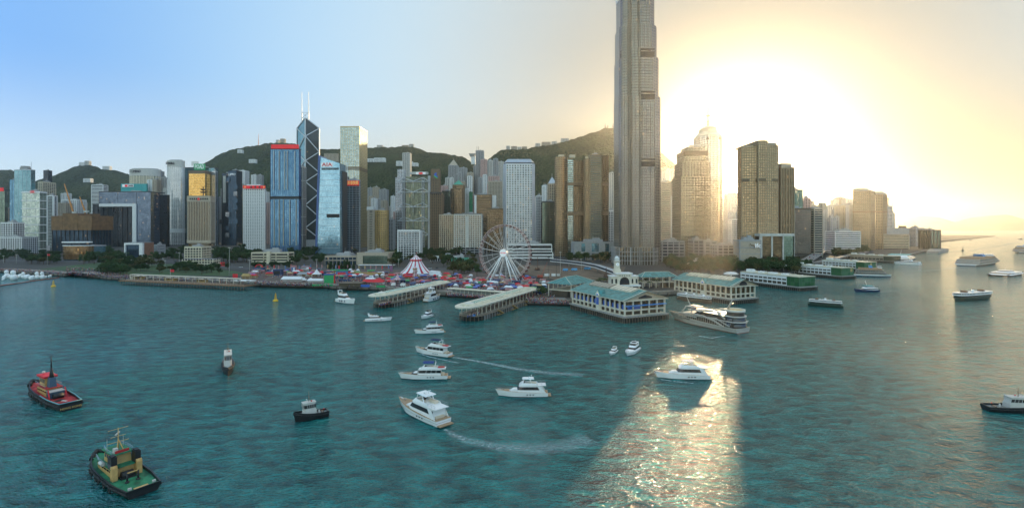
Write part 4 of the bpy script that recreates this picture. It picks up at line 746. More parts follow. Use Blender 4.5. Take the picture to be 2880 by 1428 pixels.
T('customs_building', 'boxy block standing on the far right point', C(2576, 2599, 1500, 40), 642, S['gridg'], cat='building'); T('terminal_shed', 'long low shed on the far right point', C(2552, 2640, 1560, 50), 664, S['podium'], cat='building'); T('warehouse', 'rounded warehouse at the tip of the point', C(2604, 2636, 1800, 60), 648, S['podium'], cat='building')
T('vent_building', 'dark ribbed ventilation building on its own pier', C(2617, 2646, 1330, 40), 648, (gG, dmet, 12, .6, .3, 8, 2, 1), cat='building', z0=3); mb = MB(); mb.prism([(X(2606, 1200), 1200), (X(2640, 1180), 1180), (X(2668, 1330), 1330), (X(2640, 1400), 1400), (X(2618, 1380), 1380)], -2, 5, conc); struct(mb.build('pier_ground'))
# packed background towers at the foot of the hills
FR = random.Random(21)
for x0, x1, n, ylo, yhi, where in ((300, 470, 7, 505, 560, 'between the arched complex and the lettered hotels'), (600, 690, 6, 520, 575, 'around the faceted dark towers'), (735, 765, 3, 540, 590, 'beside the white tower with red sign'), (1030, 1120, 8, 540, 590, 'right of the silver square tower'), (1100, 1135, 3, 560, 600, 'left of the chevron braced bank'), (1240, 1420, 16, 480, 560, 'below the saddle of the ridge'), (1500, 1560, 6, 520, 580, 'between the round windowed tower and the bronze towers'), (1712, 1732, 2, 520, 560, 'left of the giant tower'), (1860, 1920, 7, 490, 560, 'right of the giant tower'), (2238, 2350, 9, 570, 615, 'behind the striped tower'), (2345, 2400, 6, 575, 625, 'left of the twin ferry towers'), (-20, 260, 12, 530, 600, 'at the far left foot of the hills')):
    for k in range(n):
        xa = lerp(x0, x1, (k + FR.uniform(.1, .7)) / n); w = FR.uniform(8, 15); Y_ = FR.uniform(1640, 1840); kd = FR.choice(('apt', 'aptg', 'aptb', 'aptw', 'aptp')); cn = {'apt': 'off white', 'aptg': 'grey', 'aptb': 'beige', 'aptw': 'white', 'aptp': 'pinkish'}[kd]
        T('apartment_tower', f'{cn} apartment tower in the background {where}', C(xa, xa + w, Y_, 22), FR.uniform(ylo, yhi), S[kd], group=f'{cn} background towers {where}')
# houses on the ridges and slopes
RB = [(222, 236, 457, 465, 2720, 'stepped house cluster crowning the left hill', 'white'), (238, 250, 453, 465, 2725, 'tallest house crowning the left hill', 'apt'), (288, 308, 468, 477, 2700, 'white villa right of the crowned hill top', 'aptw'), (234, 254, 503, 510, 2300, 'low white villa on the slope of the left hill', 'aptw'),
      (912, 950, 433, 452, 2300, 'cream hillside block between the slanted tower and the silver tower', 'aptb'), (776, 784, 394, 403, 2610, 'pale block on the ridge behind the red sign of the blue hotel', 'apt'), (788, 800, 391, 402, 2610, 'taller pale block on the ridge above the blue hotel', 'aptb'),
      (1033, 1050, 447, 453, 2250, 'white curved villa row on the slope right of the silver tower', 'aptw'), (1052, 1083, 445, 453, 2260, 'longer white villa row on the slope right of the silver tower', 'aptw'), (1114, 1130, 454, 464, 2250, 'white villa left of the lone slim tower', 'aptw'), (1154, 1160, 455, 464, 2250, 'white house right of the lone slim tower', 'aptw'), (1162, 1175, 459, 465, 2250, 'long white villa on the slope right of the lone slim tower', 'aptw'),
      (1060, 1076, 409, 416, 2600, 'first ridge block right of the silver tower', 'apt'), (1130, 1148, 409, 415, 2600, 'wide ridge block above the lone slim tower', 'aptb'), (1150, 1163, 406, 414, 2600, 'tallest ridge block above the chevron braced bank', 'apt'), (1424, 1434, 411, 422, 2400, 'dark block on the right ridge', 'apt'), (1438, 1454, 412, 422, 2400, 'pale ridge block above the round windowed tower', 'aptb'), (1456, 1466, 414, 422, 2400, 'small ridge block above the round windowed tower', 'apt'), (1468, 1482, 413, 421, 2400, 'ridge block right over the round windowed tower', 'aptb'),
      (1506, 1519, 404, 414, 2400, 'square block on the climbing right ridge', 'apt'), (1524, 1548, 400, 411, 2400, 'longer block on the climbing right ridge', 'aptb'), (1552, 1566, 398, 408, 2400, 'pale block where the right ridge steepens', 'apt'), (1578, 1600, 390, 400, 2400, 'upper block on the right ridge', 'apt'), (700, 718, 449, 456, 2200, 'pair of villas on the slope behind the blue hotel', 'aptw'), (668, 680, 422, 428, 2350, 'villa high on the middle hill', 'aptw')]
for a, b, y0, y1, Y_, lab, k in RB: T('hillside_house', lab, C(a, b, Y_, 16), y0, S.get(k, S['aptw']), cat='house', z0=Z(y1 + 3, Y_), plant=False)
mb = MB(); o = Vector((X(727, 2600), 2600, Z(408, 2600))); mb = MB(o); mb.beam(o, (o.x, o.y, Z(376, 2600)), 2.0, mat('mast red', (.45, .12, .06)), r2=.5); tag(mb.build('radio_mast'), 'thin red radio mast on the middle hill crest', 'mast')
for k, xx in enumerate((1702, 1709, 1724)): o = Vector((X(xx, 2400), 2400, Z(364, 2400))); mb = MB(o); mb.beam(o, (o.x, o.y, Z(347 + 4 * (k % 2), 2400)), 2.4, dmet, r2=1); mb.beam((o.x - 6, o.y, o.z + 14), (o.x + 6, o.y, o.z + 14), 1, dmet); tag(mb.build('radio_mast'), 'lattice radio mast on the highest hill top', 'mast', 'radio masts on the peak')
# orange tower cranes
for k, (x0, y0, x1, y1, xb, yb) in enumerate(((206, 598, 181, 517, 207, 605), (239, 595, 224, 553, 240, 602))):
    Y_ = 1400; o = Vector((X(x0, Y_), Y_, GZ)); t = thing('tower_crane', ('orange luffing crane with long raised jib above the copper box', 'shorter orange luffing crane with raised jib right of the longer one')[k], 'crane', o); cr = mat('crane orange', (.62, .26, .06), .6)
    mb = MB(o); mb.beam(o, (o.x, o.y, Z(y0, Y_)), 1.6, cr); mb.build('mast', t); mb = MB(o); mb.beam((o.x, o.y, Z(y0, Y_)), (X(x1, Y_), Y_, Z(y1, Y_)), 2.2, cr, r2=1.2); mb.build('jib', t); mb = MB(o); mb.box(o.x + 4, o.y, Z(y0, Y_) - 2, 12, 5, 5, offw); mb.build('cab', t)
# low civic blocks near the promenade
t, o, p, z = T('office_block', 'long cream four storey block with a central stair tower behind the fair', C(707, 811, 790, 20), 712, (gW, cream, 4.2, 2.0, .5, 20, 1.2, .5), cat='building'); mb = MB(o); mb.box(X(757, 789), 788, GZ, 5, 5, Z(707, 789) - GZ, cream); mb.build('stair_tower', t)
t, o, p, z = T('civic_centre', 'low grey civic block with glass front and roof terrace behind the fair', C(914, 1003, 770, 40), 722, (gN, beige, 7, 1.2, .5, 6, .6, .5), cat='building'); t, o, p, z = T('civic_centre', 'low beige civic block with a green glass front and white canopy', C(1004, 1092, 765, 40), 713, (mat('beige wall'), None, 9, 0, 0, 0, 0, 0), cat='building')
mb = MB(o); mb.box(X(1055, 764), 764.4, Z(741, 765), X(1090, 764) - X(1021, 764), 1.2, Z(719, 765) - Z(741, 765), gG); mb.build('glass_front', t); mb = MB(o); mb.box(X(1060, 758), 758, Z(745, 765), X(1110, 758) - X(1010, 758), 12, .8, white); mb.build('canopy', t)
# ---------------------------------------------------------------- piers and ferry terminals
timber = mat('wet pile', (.11, .095, .075), .8, var=.4, scale=.8); deckm = mat('pier deck', (.26, .20, .15), .85, var=.2); tealroof = mat('teal sheet roof', (.04, .20, .195), .55, var=.4, scale=.35); creamp = mat('cream paint', (.66, .60, .48), .6, var=.08)
skyl = glass('skylight', (.10, .30, .26), (.30, .52, .46), 2.4, 3, metal=.4, lit=0, linecol=(.6, .58, .5)); roofc = mat('pale canopy roof', (.52, .49, .36), .55, var=.28, scale=.3); ochre = mat('ochre stair', (.34, .23, .09), .8); bluep = mat('blue panel', (.03, .11, .42), .5, var=.15, scale=.5)
def finger_pier(label, near, far, halfw):
    a, b = P(*near), P(*far); d = b - a; L = d.length; t = thing('finger_pier', label, 'pier', a, atan2(d.y, d.x)); n = 10
    edge = lambda w, x0, x1, tip=0: [(x0 + w - w * sin(pi * k / n) * (1 + tip), -w * cos(pi * k / n)) for k in range(n + 1)][::-1] and ([(x0 + w - w * (1 + tip) * sin(pi * k / n), w * cos(pi * k / n)) for k in range(n + 1)] + [(x1, -w), (x1, w)])
    dk = edge(halfw, 0, L); mb = MB(); mb.prism(dk, 2.9, 3.6, deckm); mb.build('deck', t)
    mb = MB(); mb.prism(edge(halfw - 1.4, 1.4, L), -1, 2.7, mat('pier shadow core', (.02, .02, .018), .9)); mb.build('under_deck_shade', t)  # near black core paints the shade under the deck
    mb = MB()
    for k in range(n + 1): q = dk[k]; mb.beam((q[0] + .2, q[1] * .97, -2), (q[0] + .2, q[1] * .97, 3.1), .3, timber)
    k = halfw
    while k < L:
        for s in (-1, 1): mb.beam((k, s * (halfw - .25), -2), (k, s * (halfw - .25), 3.1), .26, timber if int(k) % 2 else grey)
        k += 1.3
    struct(mb.build('pile_row', t), 'stuff')
    mb = MB(); h = edge(halfw - .3, .3, L)
    for k in range(len(h)): a_, b_ = h[k], h[(k + 1) % len(h)]; [mb.beam((*a_, z), (*b_, z), .06, creamp) for z in (4.2, 4.7)]
    mb.build('railing', t)
    k = 4.5
    while k < L - 2:
        for s in (-1, 1):
            mb = MB(); y = s * halfw * .66; mb.beam((k, y, 3.6), (k, y, 9.2), .34, creamp); mb.beam((k, y, 7.6), (k + 1.7, y, 9.2), .2, creamp); mb.beam((k, y, 7.6), (k - 1.7, y, 9.2), .2, creamp); mb.beam((k, y, 8.4), (k, 0, 9.3), .22, creamp); mb.build('column', t)
        k += 6.2
    r = edge(halfw * .98, -1, L + 6, .9); mb = MB(); mb.prism(r, 9.2, 10.0, creamp); r2 = edge(halfw * .82, 1.5, L + 5.5, .6); mb.hexa([(*q, 10.0) for q in r2], [(*q, 10.9) for q in [(x, y * .55) for x, y in r2]], roofc); mb.build('roof', t)
    mb = MB(); mb.hexa([(4, -halfw * .3, 10.92), (L * .82, -halfw * .3, 10.92), (L * .82, halfw * .3, 10.92), (4, halfw * .3, 10.92)], [(5, -.3, 11.7), (L * .81, -.3, 11.7), (L * .81, .3, 11.7), (5, .3, 11.7)], skyl); mb.build('skylight', t)
    mb = MB(); mb.lathe([(halfw * .45, 10.4), (halfw * .3, 11.4), (0, 12.3)], skyl, 4, 0, 8); mb.build('end_dome', t)
    for f in (.28, .52, .76):
        mb = MB()
        for i in range(8): mb.box(L * f + i * .9, -halfw - .7, 3.2 - i * .38, .95, 2.2, .5, ochre)
        mb.box(L * f + 3, -halfw - .5, .3, 9, 1.2, .5, ochre); mb.build('landing_stair', t)
    mb = MB()
    for i in range(6): mb.box(L * (.2 + .12 * i), 0, 3.6, 5, 1, .9, brown)
    mb.build('bench', t); mb = MB(); mb.box(1.0, -halfw * .55, 3.4, .2, 2.2, 1.3, mat('blue notice', (.08, .3, .7), .5, var=0), .6); mb.build('notice', t)
    return t
finger_pier('left of two finger piers with a long pale canopy roof on columns', (1064, 866), (1238, 823), 8.6)
finger_pier('right of two finger piers with a long canopy and green glass ridge', (1311, 903), (1482, 846), 8.8)
# raised walkway between the finger piers
a, b = P(1252, 829, 4), P(1424, 842, 4); d = b - a; t = thing('covered_walkway', 'long low walkway with pale top slab between the two finger piers', 'walkway', a, atan2(d.y, d.x)); L = d.length
mb = MB(); mb.box(L / 2, 9, 4.2, L + 6, 5.5, .7, creamp); mb.build('top_slab', t); mb = MB(); mb.box(L / 2, 11, .5, L, .4, 3.7, grey); mb.build('back_wall', t); mb = MB()
for k in range(14): mb.beam((L * (k + .5) / 14, 6.9, 0), (L * (k + .5) / 14, 6.9, 4.3), .2, creamp)
mb.build('columns', t)
UX, UY = -.42, .907; ANG = atan2(UY, UX)                # all ferry piers run this way inland
def pier_base(t, L, W, over=2.0, h=4.2):
    mb = MB(); mb.box(L / 2, -W / 2, 3.2, L + 2 * over, W + 2 * over, 1.0, conc); mb.box(L / 2, -W / 2, -2, L + over, W + over, 5.2, mat('pier shadow core')); mb.build('pier_deck', t); mb = MB()  # near black block below the slab stands in for the shade there
    n = int((L + 2 * over) / 2.2)
    for k in range(n + 1):
        for y in (over - .2, -W - over + .2): mb.beam((-over + k * 2.2, y, -2), (-over + k * 2.2, y, 3.6), .3, timber)
    for k in range(int((W + 2 * over) / 2.2) + 1): mb.beam((-over + .1, over - k * 2.2, -2), (-over + .1, over - k * 2.2, 3.6), .3, timber)
    struct(mb.build('pile_row', t), 'stuff')
def star_pier(label, corner, L, W, blue, arch):
    """gabled two storey ferry pier: local x runs inland from the sea corner, -y across the sea end"""
    a = P(*corner); t = thing('ferry_pier', label, 'ferry pier', a, ANG); pier_base(t, L, W)
    ze, zr, m1 = 14.0, 19.5, 7.6
    mb = MB(); mb.box(L / 2, -W / 2, 4.2, L - 4, W - 4, ze - 4.3, mat('pier interior', (.07, .055, .04), .9)); mb.build('inner_hall', t)
    mb = MB(); mb.box(L / 2, -W / 2, m1 - .5, L + .6, W + .6, .9, creamp); mb.box(L / 2, -W / 2, 4.2, L + .8, W + .8, .35, creamp); mb.build('floor_slab', t)
    n = 12
    for k in range(n + 1):
        mb = MB(); x = L * k / n; mb.box(x, 0, 4.2, .9, .9, ze - 4.2, creamp); mb.build('column', t)
        if k < n and k != n // 2 - 1:
            mb = MB(); mb.box(x + L / n / 2, -1.2, m1 + .4, L / n - 1.6, .5, 3.0, bluep if blue else gZ); mb.build('panel', t)
            mb = MB(); mb.box(x + L / n / 2, -1.3, m1 + 3.5, L / n - 1.2, .4, 2.6, gD); mb.build('window', t)
    for k in range(1, 6): mb = MB(); y = -W * k / 5; mb.box(0, y, 4.2, .9, .9, ze - 4.2, creamp); mb.build('column', t)
    for k in range(5): mb = MB(); mb.box(1.0, -W * (k + .5) / 5, m1 + .5, .4, W / 5 - 1.2, 5.6, gZ); mb.build('window', t)
    if blue: mb = MB(); mb.box(-.9, -W / 2, m1 + 2.7, 2.2, W, .5, mat('blue awning', (.08, .26, .62), .6)); mb.build('awning', t); mb = MB(); mb.box(.5, -W * .25, m1 + .5, .3, W * .34, 2.0, bluep); mb.build('panel', t)
    o_ = 1.8; mb = MB(); e0, e1, yl, yr, ym = -o_, L + o_, o_, -W - o_, -W / 2
    for q in ([(e0, yl, ze), (e1, yl, ze), (e1, ym, zr), (e0, ym, zr)], [(e1, yr, ze), (e0, yr, ze), (e0, ym, zr), (e1, ym, zr)]): mb.face(q, tealroof); mb.face([(x, y, z - .35) for x, y, z in reversed(q)], creamp)
    mb.box(L / 2, -W / 2, ze - .5, L + 2 * o_, W + 2 * o_, .42, creamp); mb.build('roof', t)
    mb = MB(); mb.face([(e0 + 1.6, yl - 1, ze - .1), (e0 + 1.6, ym, zr - .5), (e0 + 1.6, yr + 1, ze - .1)], beige); mb.face([(e1 - 1, yl - 1, ze - .1), (e1 - 1, yr + 1, ze - .1), (e1 - 1, ym, zr - .5)], beige); mb.build('gable', t)
    mb = MB(); w = W * .17
    if arch: mb.face([(e0 + 1.5, ym + w * cos(pi * k / 10), ze + .4 + w * .75 * sin(pi * k / 10)) for k in range(11)], gD)
    else: mb.face([(e0 + 1.5, ym + w, ze + .6), (e0 + 1.5, ym + w, ze + 1.5), (e0 + 1.5, ym, ze + 3.0), (e0 + 1.5, ym - w, ze + 1.5), (e0 + 1.5, ym - w, ze + .6)], gD)
    mb.build('gable_window', t); mb = MB(); mb.beam((e0 + 1.3, yl, ze), (e0 + 1.3, ym, zr), .3, creamp); mb.beam((e0 + 1.3, yr, ze), (e0 + 1.3, ym, zr), .3, creamp); mb.build('barge_board', t)
    for x0, x1, m in ((L * .10, L * .48, mat('pale roof lantern', (.62, .55, .42), .6)), (L * .5, L * .9, roofc if not blue else mat('weathered roof lantern', (.36, .31, .24), .7))):
        mb = MB()
        for s in (-1, 1): mb.hexa([(x0, ym + s * 6, zr - 1.9), (x1, ym + s * 6, zr - 1.9), (x1, ym, zr - .2), (x0, ym, zr - .2)] if s < 0 else [(x0, ym, zr - .2), (x1, ym, zr - .2), (x1, ym + 6, zr - 1.9), (x0, ym + 6, zr - 1.9)], [(x0, ym + s * 6, zr - .9), (x1, ym + s * 6, zr - .9), (x1, ym, zr + .9), (x0, ym, zr + .9)] if s < 0 else [(x0, ym, zr + .9), (x1, ym, zr + .9), (x1, ym + 6, zr - .9), (x0, ym + 6, zr - .9)], m)
        for k in range(7): xx = lerp(x0, x1, k / 6); [mb.beam((xx, ym, zr + .95), (xx, ym + s * 6, zr - .85), .12, brown) for s in (-1, 1)]
        mb.build('roof_lantern', t)
    xm = L * (n // 2 - .5) / n; mb = MB(); mb.box(xm, .4, 4.2, 4.4, 1.2, 10.6, creamp); mb.face([(xm - 2.6, 1.1, 14.8), (xm + 2.6, 1.1, 14.8), (xm, 1.1, 17.6)][::-1], creamp); mb.face([(xm - 2.6, 1.1, 14.8), (xm, 1.1, 17.6), (xm, -5, 17.6), (xm - 2.6, -3.6, 14.8)], tealroof); mb.face([(xm + 2.6, 1.1, 14.8), (xm + 2.6, -3.6, 14.8), (xm, -5, 17.6), (xm, 1.1, 17.6)], tealroof); mb.build('dormer', t)
    mb = MB(); mb.lathe([(0, 0), (1.25, 0), (1.25, .25), (0, .25)], whitesign, 0, 0, 16); mb.lathe([(0, .26), (.95, .26), (.95, .3), (0, .3)], bluep, 0, 0, 16); c = mb.build('round_emblem', t); c.location = (xm, 1.05, 14.4); c.rotation_euler = (-pi / 2, 0, 0)
    mb = MB(); mb.box(xm, 1.1, 8, 2.8, .3, 4.6, bluep if blue else gZ); mb.build('panel', t)
    return t
star_pier('teal gabled ferry pier with blue panels and awning in front of the clock hall', (1757, 908), 62, 32, True, False)
star_pier('teal gabled ferry pier with an arched gable window beside the party ship', (2056, 856), 62, 26, False, True)
def hip(name, label, c, L, W, ze, zr, rz, cols=6, zb=0):
    t = thing(name, label, 'pavilion', c, rz); mb = MB(); e = [(-L / 2, -W / 2, ze), (L / 2, -W / 2, ze), (L / 2, W / 2, ze), (-L / 2, W / 2, ze)]; r0, r1 = (-L / 2 + W * .45, 0, zr), (L / 2 - W * .45, 0, zr)
    mb.face([e[0], e[1], r1, r0], tealroof); mb.face([e[2], e[3], r0, r1], tealroof); mb.face([e[1], e[2], r1], tealroof); mb.face([e[3], e[0], r0], tealroof); mb.face(list(reversed(e)), creamp)
    for a, b in ((e[0], r0), (e[1], r1), (e[2], r1), (e[3], r0), (r0, r1)): mb.beam(a, b, .18, creamp)
    mb.build('roof', t)
    for k in range(cols):
        for s in (-1, 1): mb = MB(); x = lerp(-L / 2 + 2, L / 2 - 2, k / (cols - 1)); mb.beam((x, s * (W / 2 - 1.5), zb), (x, s * (W / 2 - 1.5), ze), .45, creamp); mb.build('column', t)
    mb = MB(); mb.box(0, 0, ze * .5, L * .9, W * .85, .6, creamp); mb.box(L * .3, 0, 0, L * .3, W * .6, ze * .5, mat('pier interior')); mb.build('gallery', t); return t
hip('teal_pavilion', 'teal hip roofed pavilion on white columns left of the clock hall', (X(1606, 425), 425, 4), 40, 24, 11, 16, ANG + pi / 2 + .5)
hip('teal_pavilion', 'long low teal hip roof behind the palms right of the clock hall', (X(1850, 475), 478, 4), 36, 14, 10.5, 15, .15)
# clock hall
c = Vector((X(1757, 436), 442, 4)); t = thing('clock_hall', 'white waterfront hall with an arched window and a domed clock tower', 'clock hall', c, .05)
mb = MB(); mb.box(0, 0, 6.2, 27, 15, .9, white); mb.build('platform', t)
for k in range(5): mb = MB(); mb.beam((-12 + 6 * k, -6.4, 0), (-12 + 6 * k, -6.4, 6.3), .5, creamp); mb.build('column', t)
mb = MB(); mb.box(0, 1, 7.1, 12, 11, 9.2, creamp); mb.box(-8.8, 1, 7.1, 5.6, 9, 7, creamp); mb.box(8.8, 1, 7.1, 5.6, 9, 7, creamp); mb.build('hall_wall', t)
mb = MB(); mb.face([(4.2 * cos(pi * k / 14), -4.6, 9.3 + 4.6 * sin(pi * k / 14)) for k in range(15)] + [(-4.2, -4.6, 7.3), (4.2, -4.6, 7.3)], gD); mb.build('arched_window', t)
for s in (-1, 1):
    for dx in (-1.7, 1.7): mb = MB(); mb.box(s * 8.8 + dx, -3.6, 8.4, 1.3, .3, 3.8, gD); mb.build('window', t)
mb = MB(); mb.box(0, 1, 16.3, 14, 12, .8, white)
for s in (-1, 1): mb.box(s * 9, 1, 14.1, 6.6, 10, .7, white)
for k in range(5): mb.box(-4 + 2 * k, -4.65, 14.7, .7, .2, .7, gD)
mb.build('cornice', t); tx = -5
mb = MB(); mb.box(tx, 2, 17.1, 5.6, 5.6, 3, creamp); mb.box(tx, 2, 20.1, 4.2, 4.2, 6.0, creamp); mb.box(tx, 2, 26.7, 5.0, 5.0, .6, creamp); mb.build('clock_tower', t)
mb = MB(); mb.lathe([(0, 0), (1.5, 0), (1.5, .15), (0, .15)], whitesign, 0, 0, 20); mb.box(0, .45, .16, .16, 1.0, .06, darkm); mb.box(.3, 0, .16, .7, .16, .06, darkm); q = mb.build('clock_face', t); q.location = (tx, -.4, 24.2); q.rotation_euler = (pi / 2, 0, 0)
mb = MB(); mb.lathe([(1.9, 27.3), (1.9, 28.6), (2.2, 28.8), (1.9, 30), (1.1, 31), (0, 31.4)], white, tx, 2, 12); mb.beam((tx, 2, 31), (tx, 2, 33.4), .1, white); mb.build('dome', t)
# outlying white and green piers
def box_pier(label, corner, L, W, ztop, wallm, endm, glaz=True):
    a = Vector((corner[0], corner[1], 0)); t = thing('ferry_pier', label, 'ferry pier', a, atan2(.916, -.4)); pier_base(t, L, W, 1.6)
    mb = MB(); mb.box(L / 2, -W / 2, 4.2, L - 2, W - 2, ztop - 5, mat('pier interior')); mb.build('inner_hall', t); mb = MB()
    for z, h in ((7.4, 1.4), (ztop - 2.6, 2.6), (4.2, .5)): mb.box(L * .6, -W / 2, z, L * .82, W, h, wallm)
    mb.build('wall_band', t)
    for k in range(11): mb = MB(); mb.box(L * .2 + k * L * .08, -.3, 4.2, .5, .7, ztop - 6.5, wallm); mb.build('column', t)
    mb = MB(); mb.box(L * .1, -W / 2, 4.3, L * .19, W + .2, ztop - 4.5, endm); mb.build('glazed_end', t); mb = MB(); mb.box(L / 2, -W / 2, ztop, L + .5, W + .8, .5, roofc); mb.build('roof', t)
    for i in range(4): mb = MB(); mb.box(L * (.3 + .2 * i), -W * .3, ztop + .5, 5 + 3 * (i % 2), 4, 1.6 + (i == 3) * 1.2, white); mb.build('roof_unit', t)
    mb = MB()
    for i in range(9): mb.beam((L * (.1 + .1 * i), -W * .6, ztop), (L * (.1 + .1 * i), -W * .6, ztop + 1.8), .35, white)
    mb.build('roof_vents', t); return t
gend = glass('green end glass', (.03, .12, .05), (.10, .24, .10), 4, 4, metal=.3, lit=.02)
box_pier('nearest white ferry pier with a green glazed end', (271, 483), 68, 22, 13, white, gend); box_pier('second white ferry pier with a green end and a docked blue ferry', (381, 592), 64, 22, 13, white, gend); box_pier('third white ferry pier behind the docked blue ferry', (476, 691), 60, 25, 13, white, gend); box_pier('brown grey ferry pier farthest along the right shore', (636, 855), 76, 22, 12, beige, gG)
for k, (xx, Y_) in enumerate(((238, 556), (350, 660))):
    mb = MB((xx, Y_, 9)); mb.lathe([(0, 9), (7, 9.2), (8, 10), (5, 11.6), (0, 12.2)], white, xx, Y_, 16); mb.beam((xx, Y_, 4), (xx, Y_, 9.2), .8, white); tag(mb.build('entrance_canopy'), ('white saucer canopy at the inland end of the nearest white pier', 'white saucer canopy at the inland end of the second white pier')[k], 'canopy')
# ---------------------------------------------------------------- promenade canopy, kiosks
a, b = P(363, 786, GZ), P(706, 801, GZ); d = b - a; L = d.length; rz = atan2(d.y, d.x); t = thing('promenade_canopy', 'long white promenade canopy on a boardwalk at left', 'canopy', a, rz)
mb = MB(); mb.box(L / 2, -3, -.9, L + 4, 13, 1.0, mat('boardwalk', (.22, .12, .065), .85, var=.25, scale=.6)); mb.build('boardwalk', t); mb = MB()
for k in range(46): mb.beam((L * k / 45, -9, -6), (L * k / 45, -9, -.5), .28, timber)
struct(mb.build('pile_row', t), 'stuff'); mb = MB(); mb.box(L * .45, 3, 5.0, L * .9, 3.4, .6, creamp); mb.box(L * .94, 2, 3.6, L * .12, 9, .5, white); mb.build('roof', t); mb = MB(); mb.hexa([(-1, 2, 0), (.2, 2, 0), (.2, 4, 0), (-1, 4, 0)], [(-2.2, 2, 5), (-.6, 2, 5), (-.6, 4, 5), (-2.2, 4, 5)], creamp); mb.build('leaning_leg', t)
for k in range(17): mb = MB(); mb.beam((4 + L * .88 * k / 16, 3, 0), (4 + L * .88 * k / 16, 3, 5.0), .28, creamp); mb.build('column', t)
mb = MB(); mb.beam((0, -9, 1.1), (L, -9, 1.1), .06, creamp); [mb.beam((L * k / 40, -9, 0), (L * k / 40, -9, 1.1), .05, creamp) for k in range(41)]; mb.build('railing', t)
for k, (x0, y0, w) in enumerate(((393, 784, 13), (481, 789, 14), (569, 793, 11))):
    q = P(x0, y0, GZ); t = thing('promenade_kiosk', ('tan kiosk under the left end of the long white canopy', 'middle tan kiosk under the long white canopy', 'tan kiosk under the right end of the long white canopy')[k], 'kiosk', q, rz)
    mb = MB(); mb.box(0, 0, .1, w, 4, 2.9, ochre); mb.build('wall', t); mb = MB(); mb.box(0, 0, 3.0, w + 1.6, 5.4, .35, creamp); mb.build('roof', t); mb = MB(); [mb.box(-w * .3 + w * .2 * i, -2.05, 1.2, w * .13, .2, 1.2, gD) for i in range(4)]; mb.build('window', t)
# ---------------------------------------------------------------- floating things
wb = mat('white balloon', (.82, .82, .80), .45, var=.04)
BL = [(12, 784, 2.2, 0), (20, 781, 3.0, 1), (27, 782, 2.0, 0), (33, 779, 1.6, 0), (39, 787, 3.6, 1), (57, 782, 2.8, 0), (67, 783, 2.5, 1), (75, 785, 3.0, 0), (89, 787, 2.8, 0), (105, 784, 2.7, 1), (120, 784, 2.7, 1), (128, 782, 1.6, 0), (140, 780, 1.7, 0), (9, 788, 1.4, 0)]
BLL = ['second inflatable from the left edge', 'tall twin lobed inflatable near the left edge', 'plump inflatable right of the left twin lobed one', 'tiny far inflatable left of the tallest stack', 'tallest stacked inflatable of the white flock', 'solitary bell shaped inflatable right of the tallest stack', 'narrow twin lobed inflatable in the middle of the flock', 'leaning egg shaped inflatable at the flock middle', 'wide low inflatable right of the leaning egg', 'upright twin lobed inflatable right of the wide low one', 'right hand stacked inflatable beside two tiny ones', 'tiny inflatable next to the right hand stack', 'last tiny inflatable of the flock near the yellow buoy', 'smallest inflatable at the left edge']
for (x, y, r, tall), lab in zip(BL, BLL):
    q = P(x, y); mb = MB(q); mb.ball((q.x, q.y, q.z + r * .8), r, wb, 16, 1.05)
    if tall: mb.ball((q.x - r * .25, q.y, q.z + r * 2.3), r * .72, wb, 16, 1.15)
    else: mb.ball((q.x + r * .5, q.y + .3, q.z + r * 1.35), r * .62, wb, 14)
    tag(mb.build('inflatable'), 'white ' + lab, 'inflatable', 'white inflatables on the water')
bo = mat('boom orange', (.55, .10, .03), .6); pts = [P(-40, 809), P(0, 804), P(40, 799), (P(92, 791)), P(130, 786), P(168, 781)]; mb = MB(pts[0]); mb.path([p + Vector((0, 0, .15)) for p in pts], .45, darkm, 6)
for a, b in zip(pts, pts[1:]):
    for k in range(14): q = a.lerp(b, k / 14); mb.ball((q.x, q.y, q.z + .5), .5, bo, 6)
tag(mb.build('floating_boom'), 'dark floating boom with small orange floats around the white inflatables', 'floating boom')
yb = mat('buoy yellow', (.72, .42, .02), .5)
for x, y, lab in ((150, 806, 'yellow buoy with a lattice top near the white inflatables'), (775, 847, 'yellow buoy with a lattice top in open water before the fair')):
    q = P(x, y); t = thing('buoy', lab, 'buoy', q); mb = MB(); mb.lathe([(0, -.5), (1.7, -.5), (2.1, .2), (2.0, 1.1), (1.2, 1.6), (0, 1.7)], yb, 0, 0, 14); mb.build('float', t); mb = MB()
    for k in range(4): a_ = pi / 4 + k * pi / 2; mb.beam((.9 * cos(a_), .9 * sin(a_), 1.5), (.45 * cos(a_), .45 * sin(a_), 5.2), .16, yb)
    for z in (2.6, 3.8, 5.2): mb.lathe([(.3, z), (.85 - z * .07, z), (.85 - z * .07, z + .25), (.3, z + .25)], yb, 0, 0, 8)
    mb.build('lattice', t); mb = MB(); mb.lathe([(0, 5.3), (.4, 5.4), (.35, 6.2), (0, 6.8)], yb, 0, 0, 8); mb.build('lamp', t)
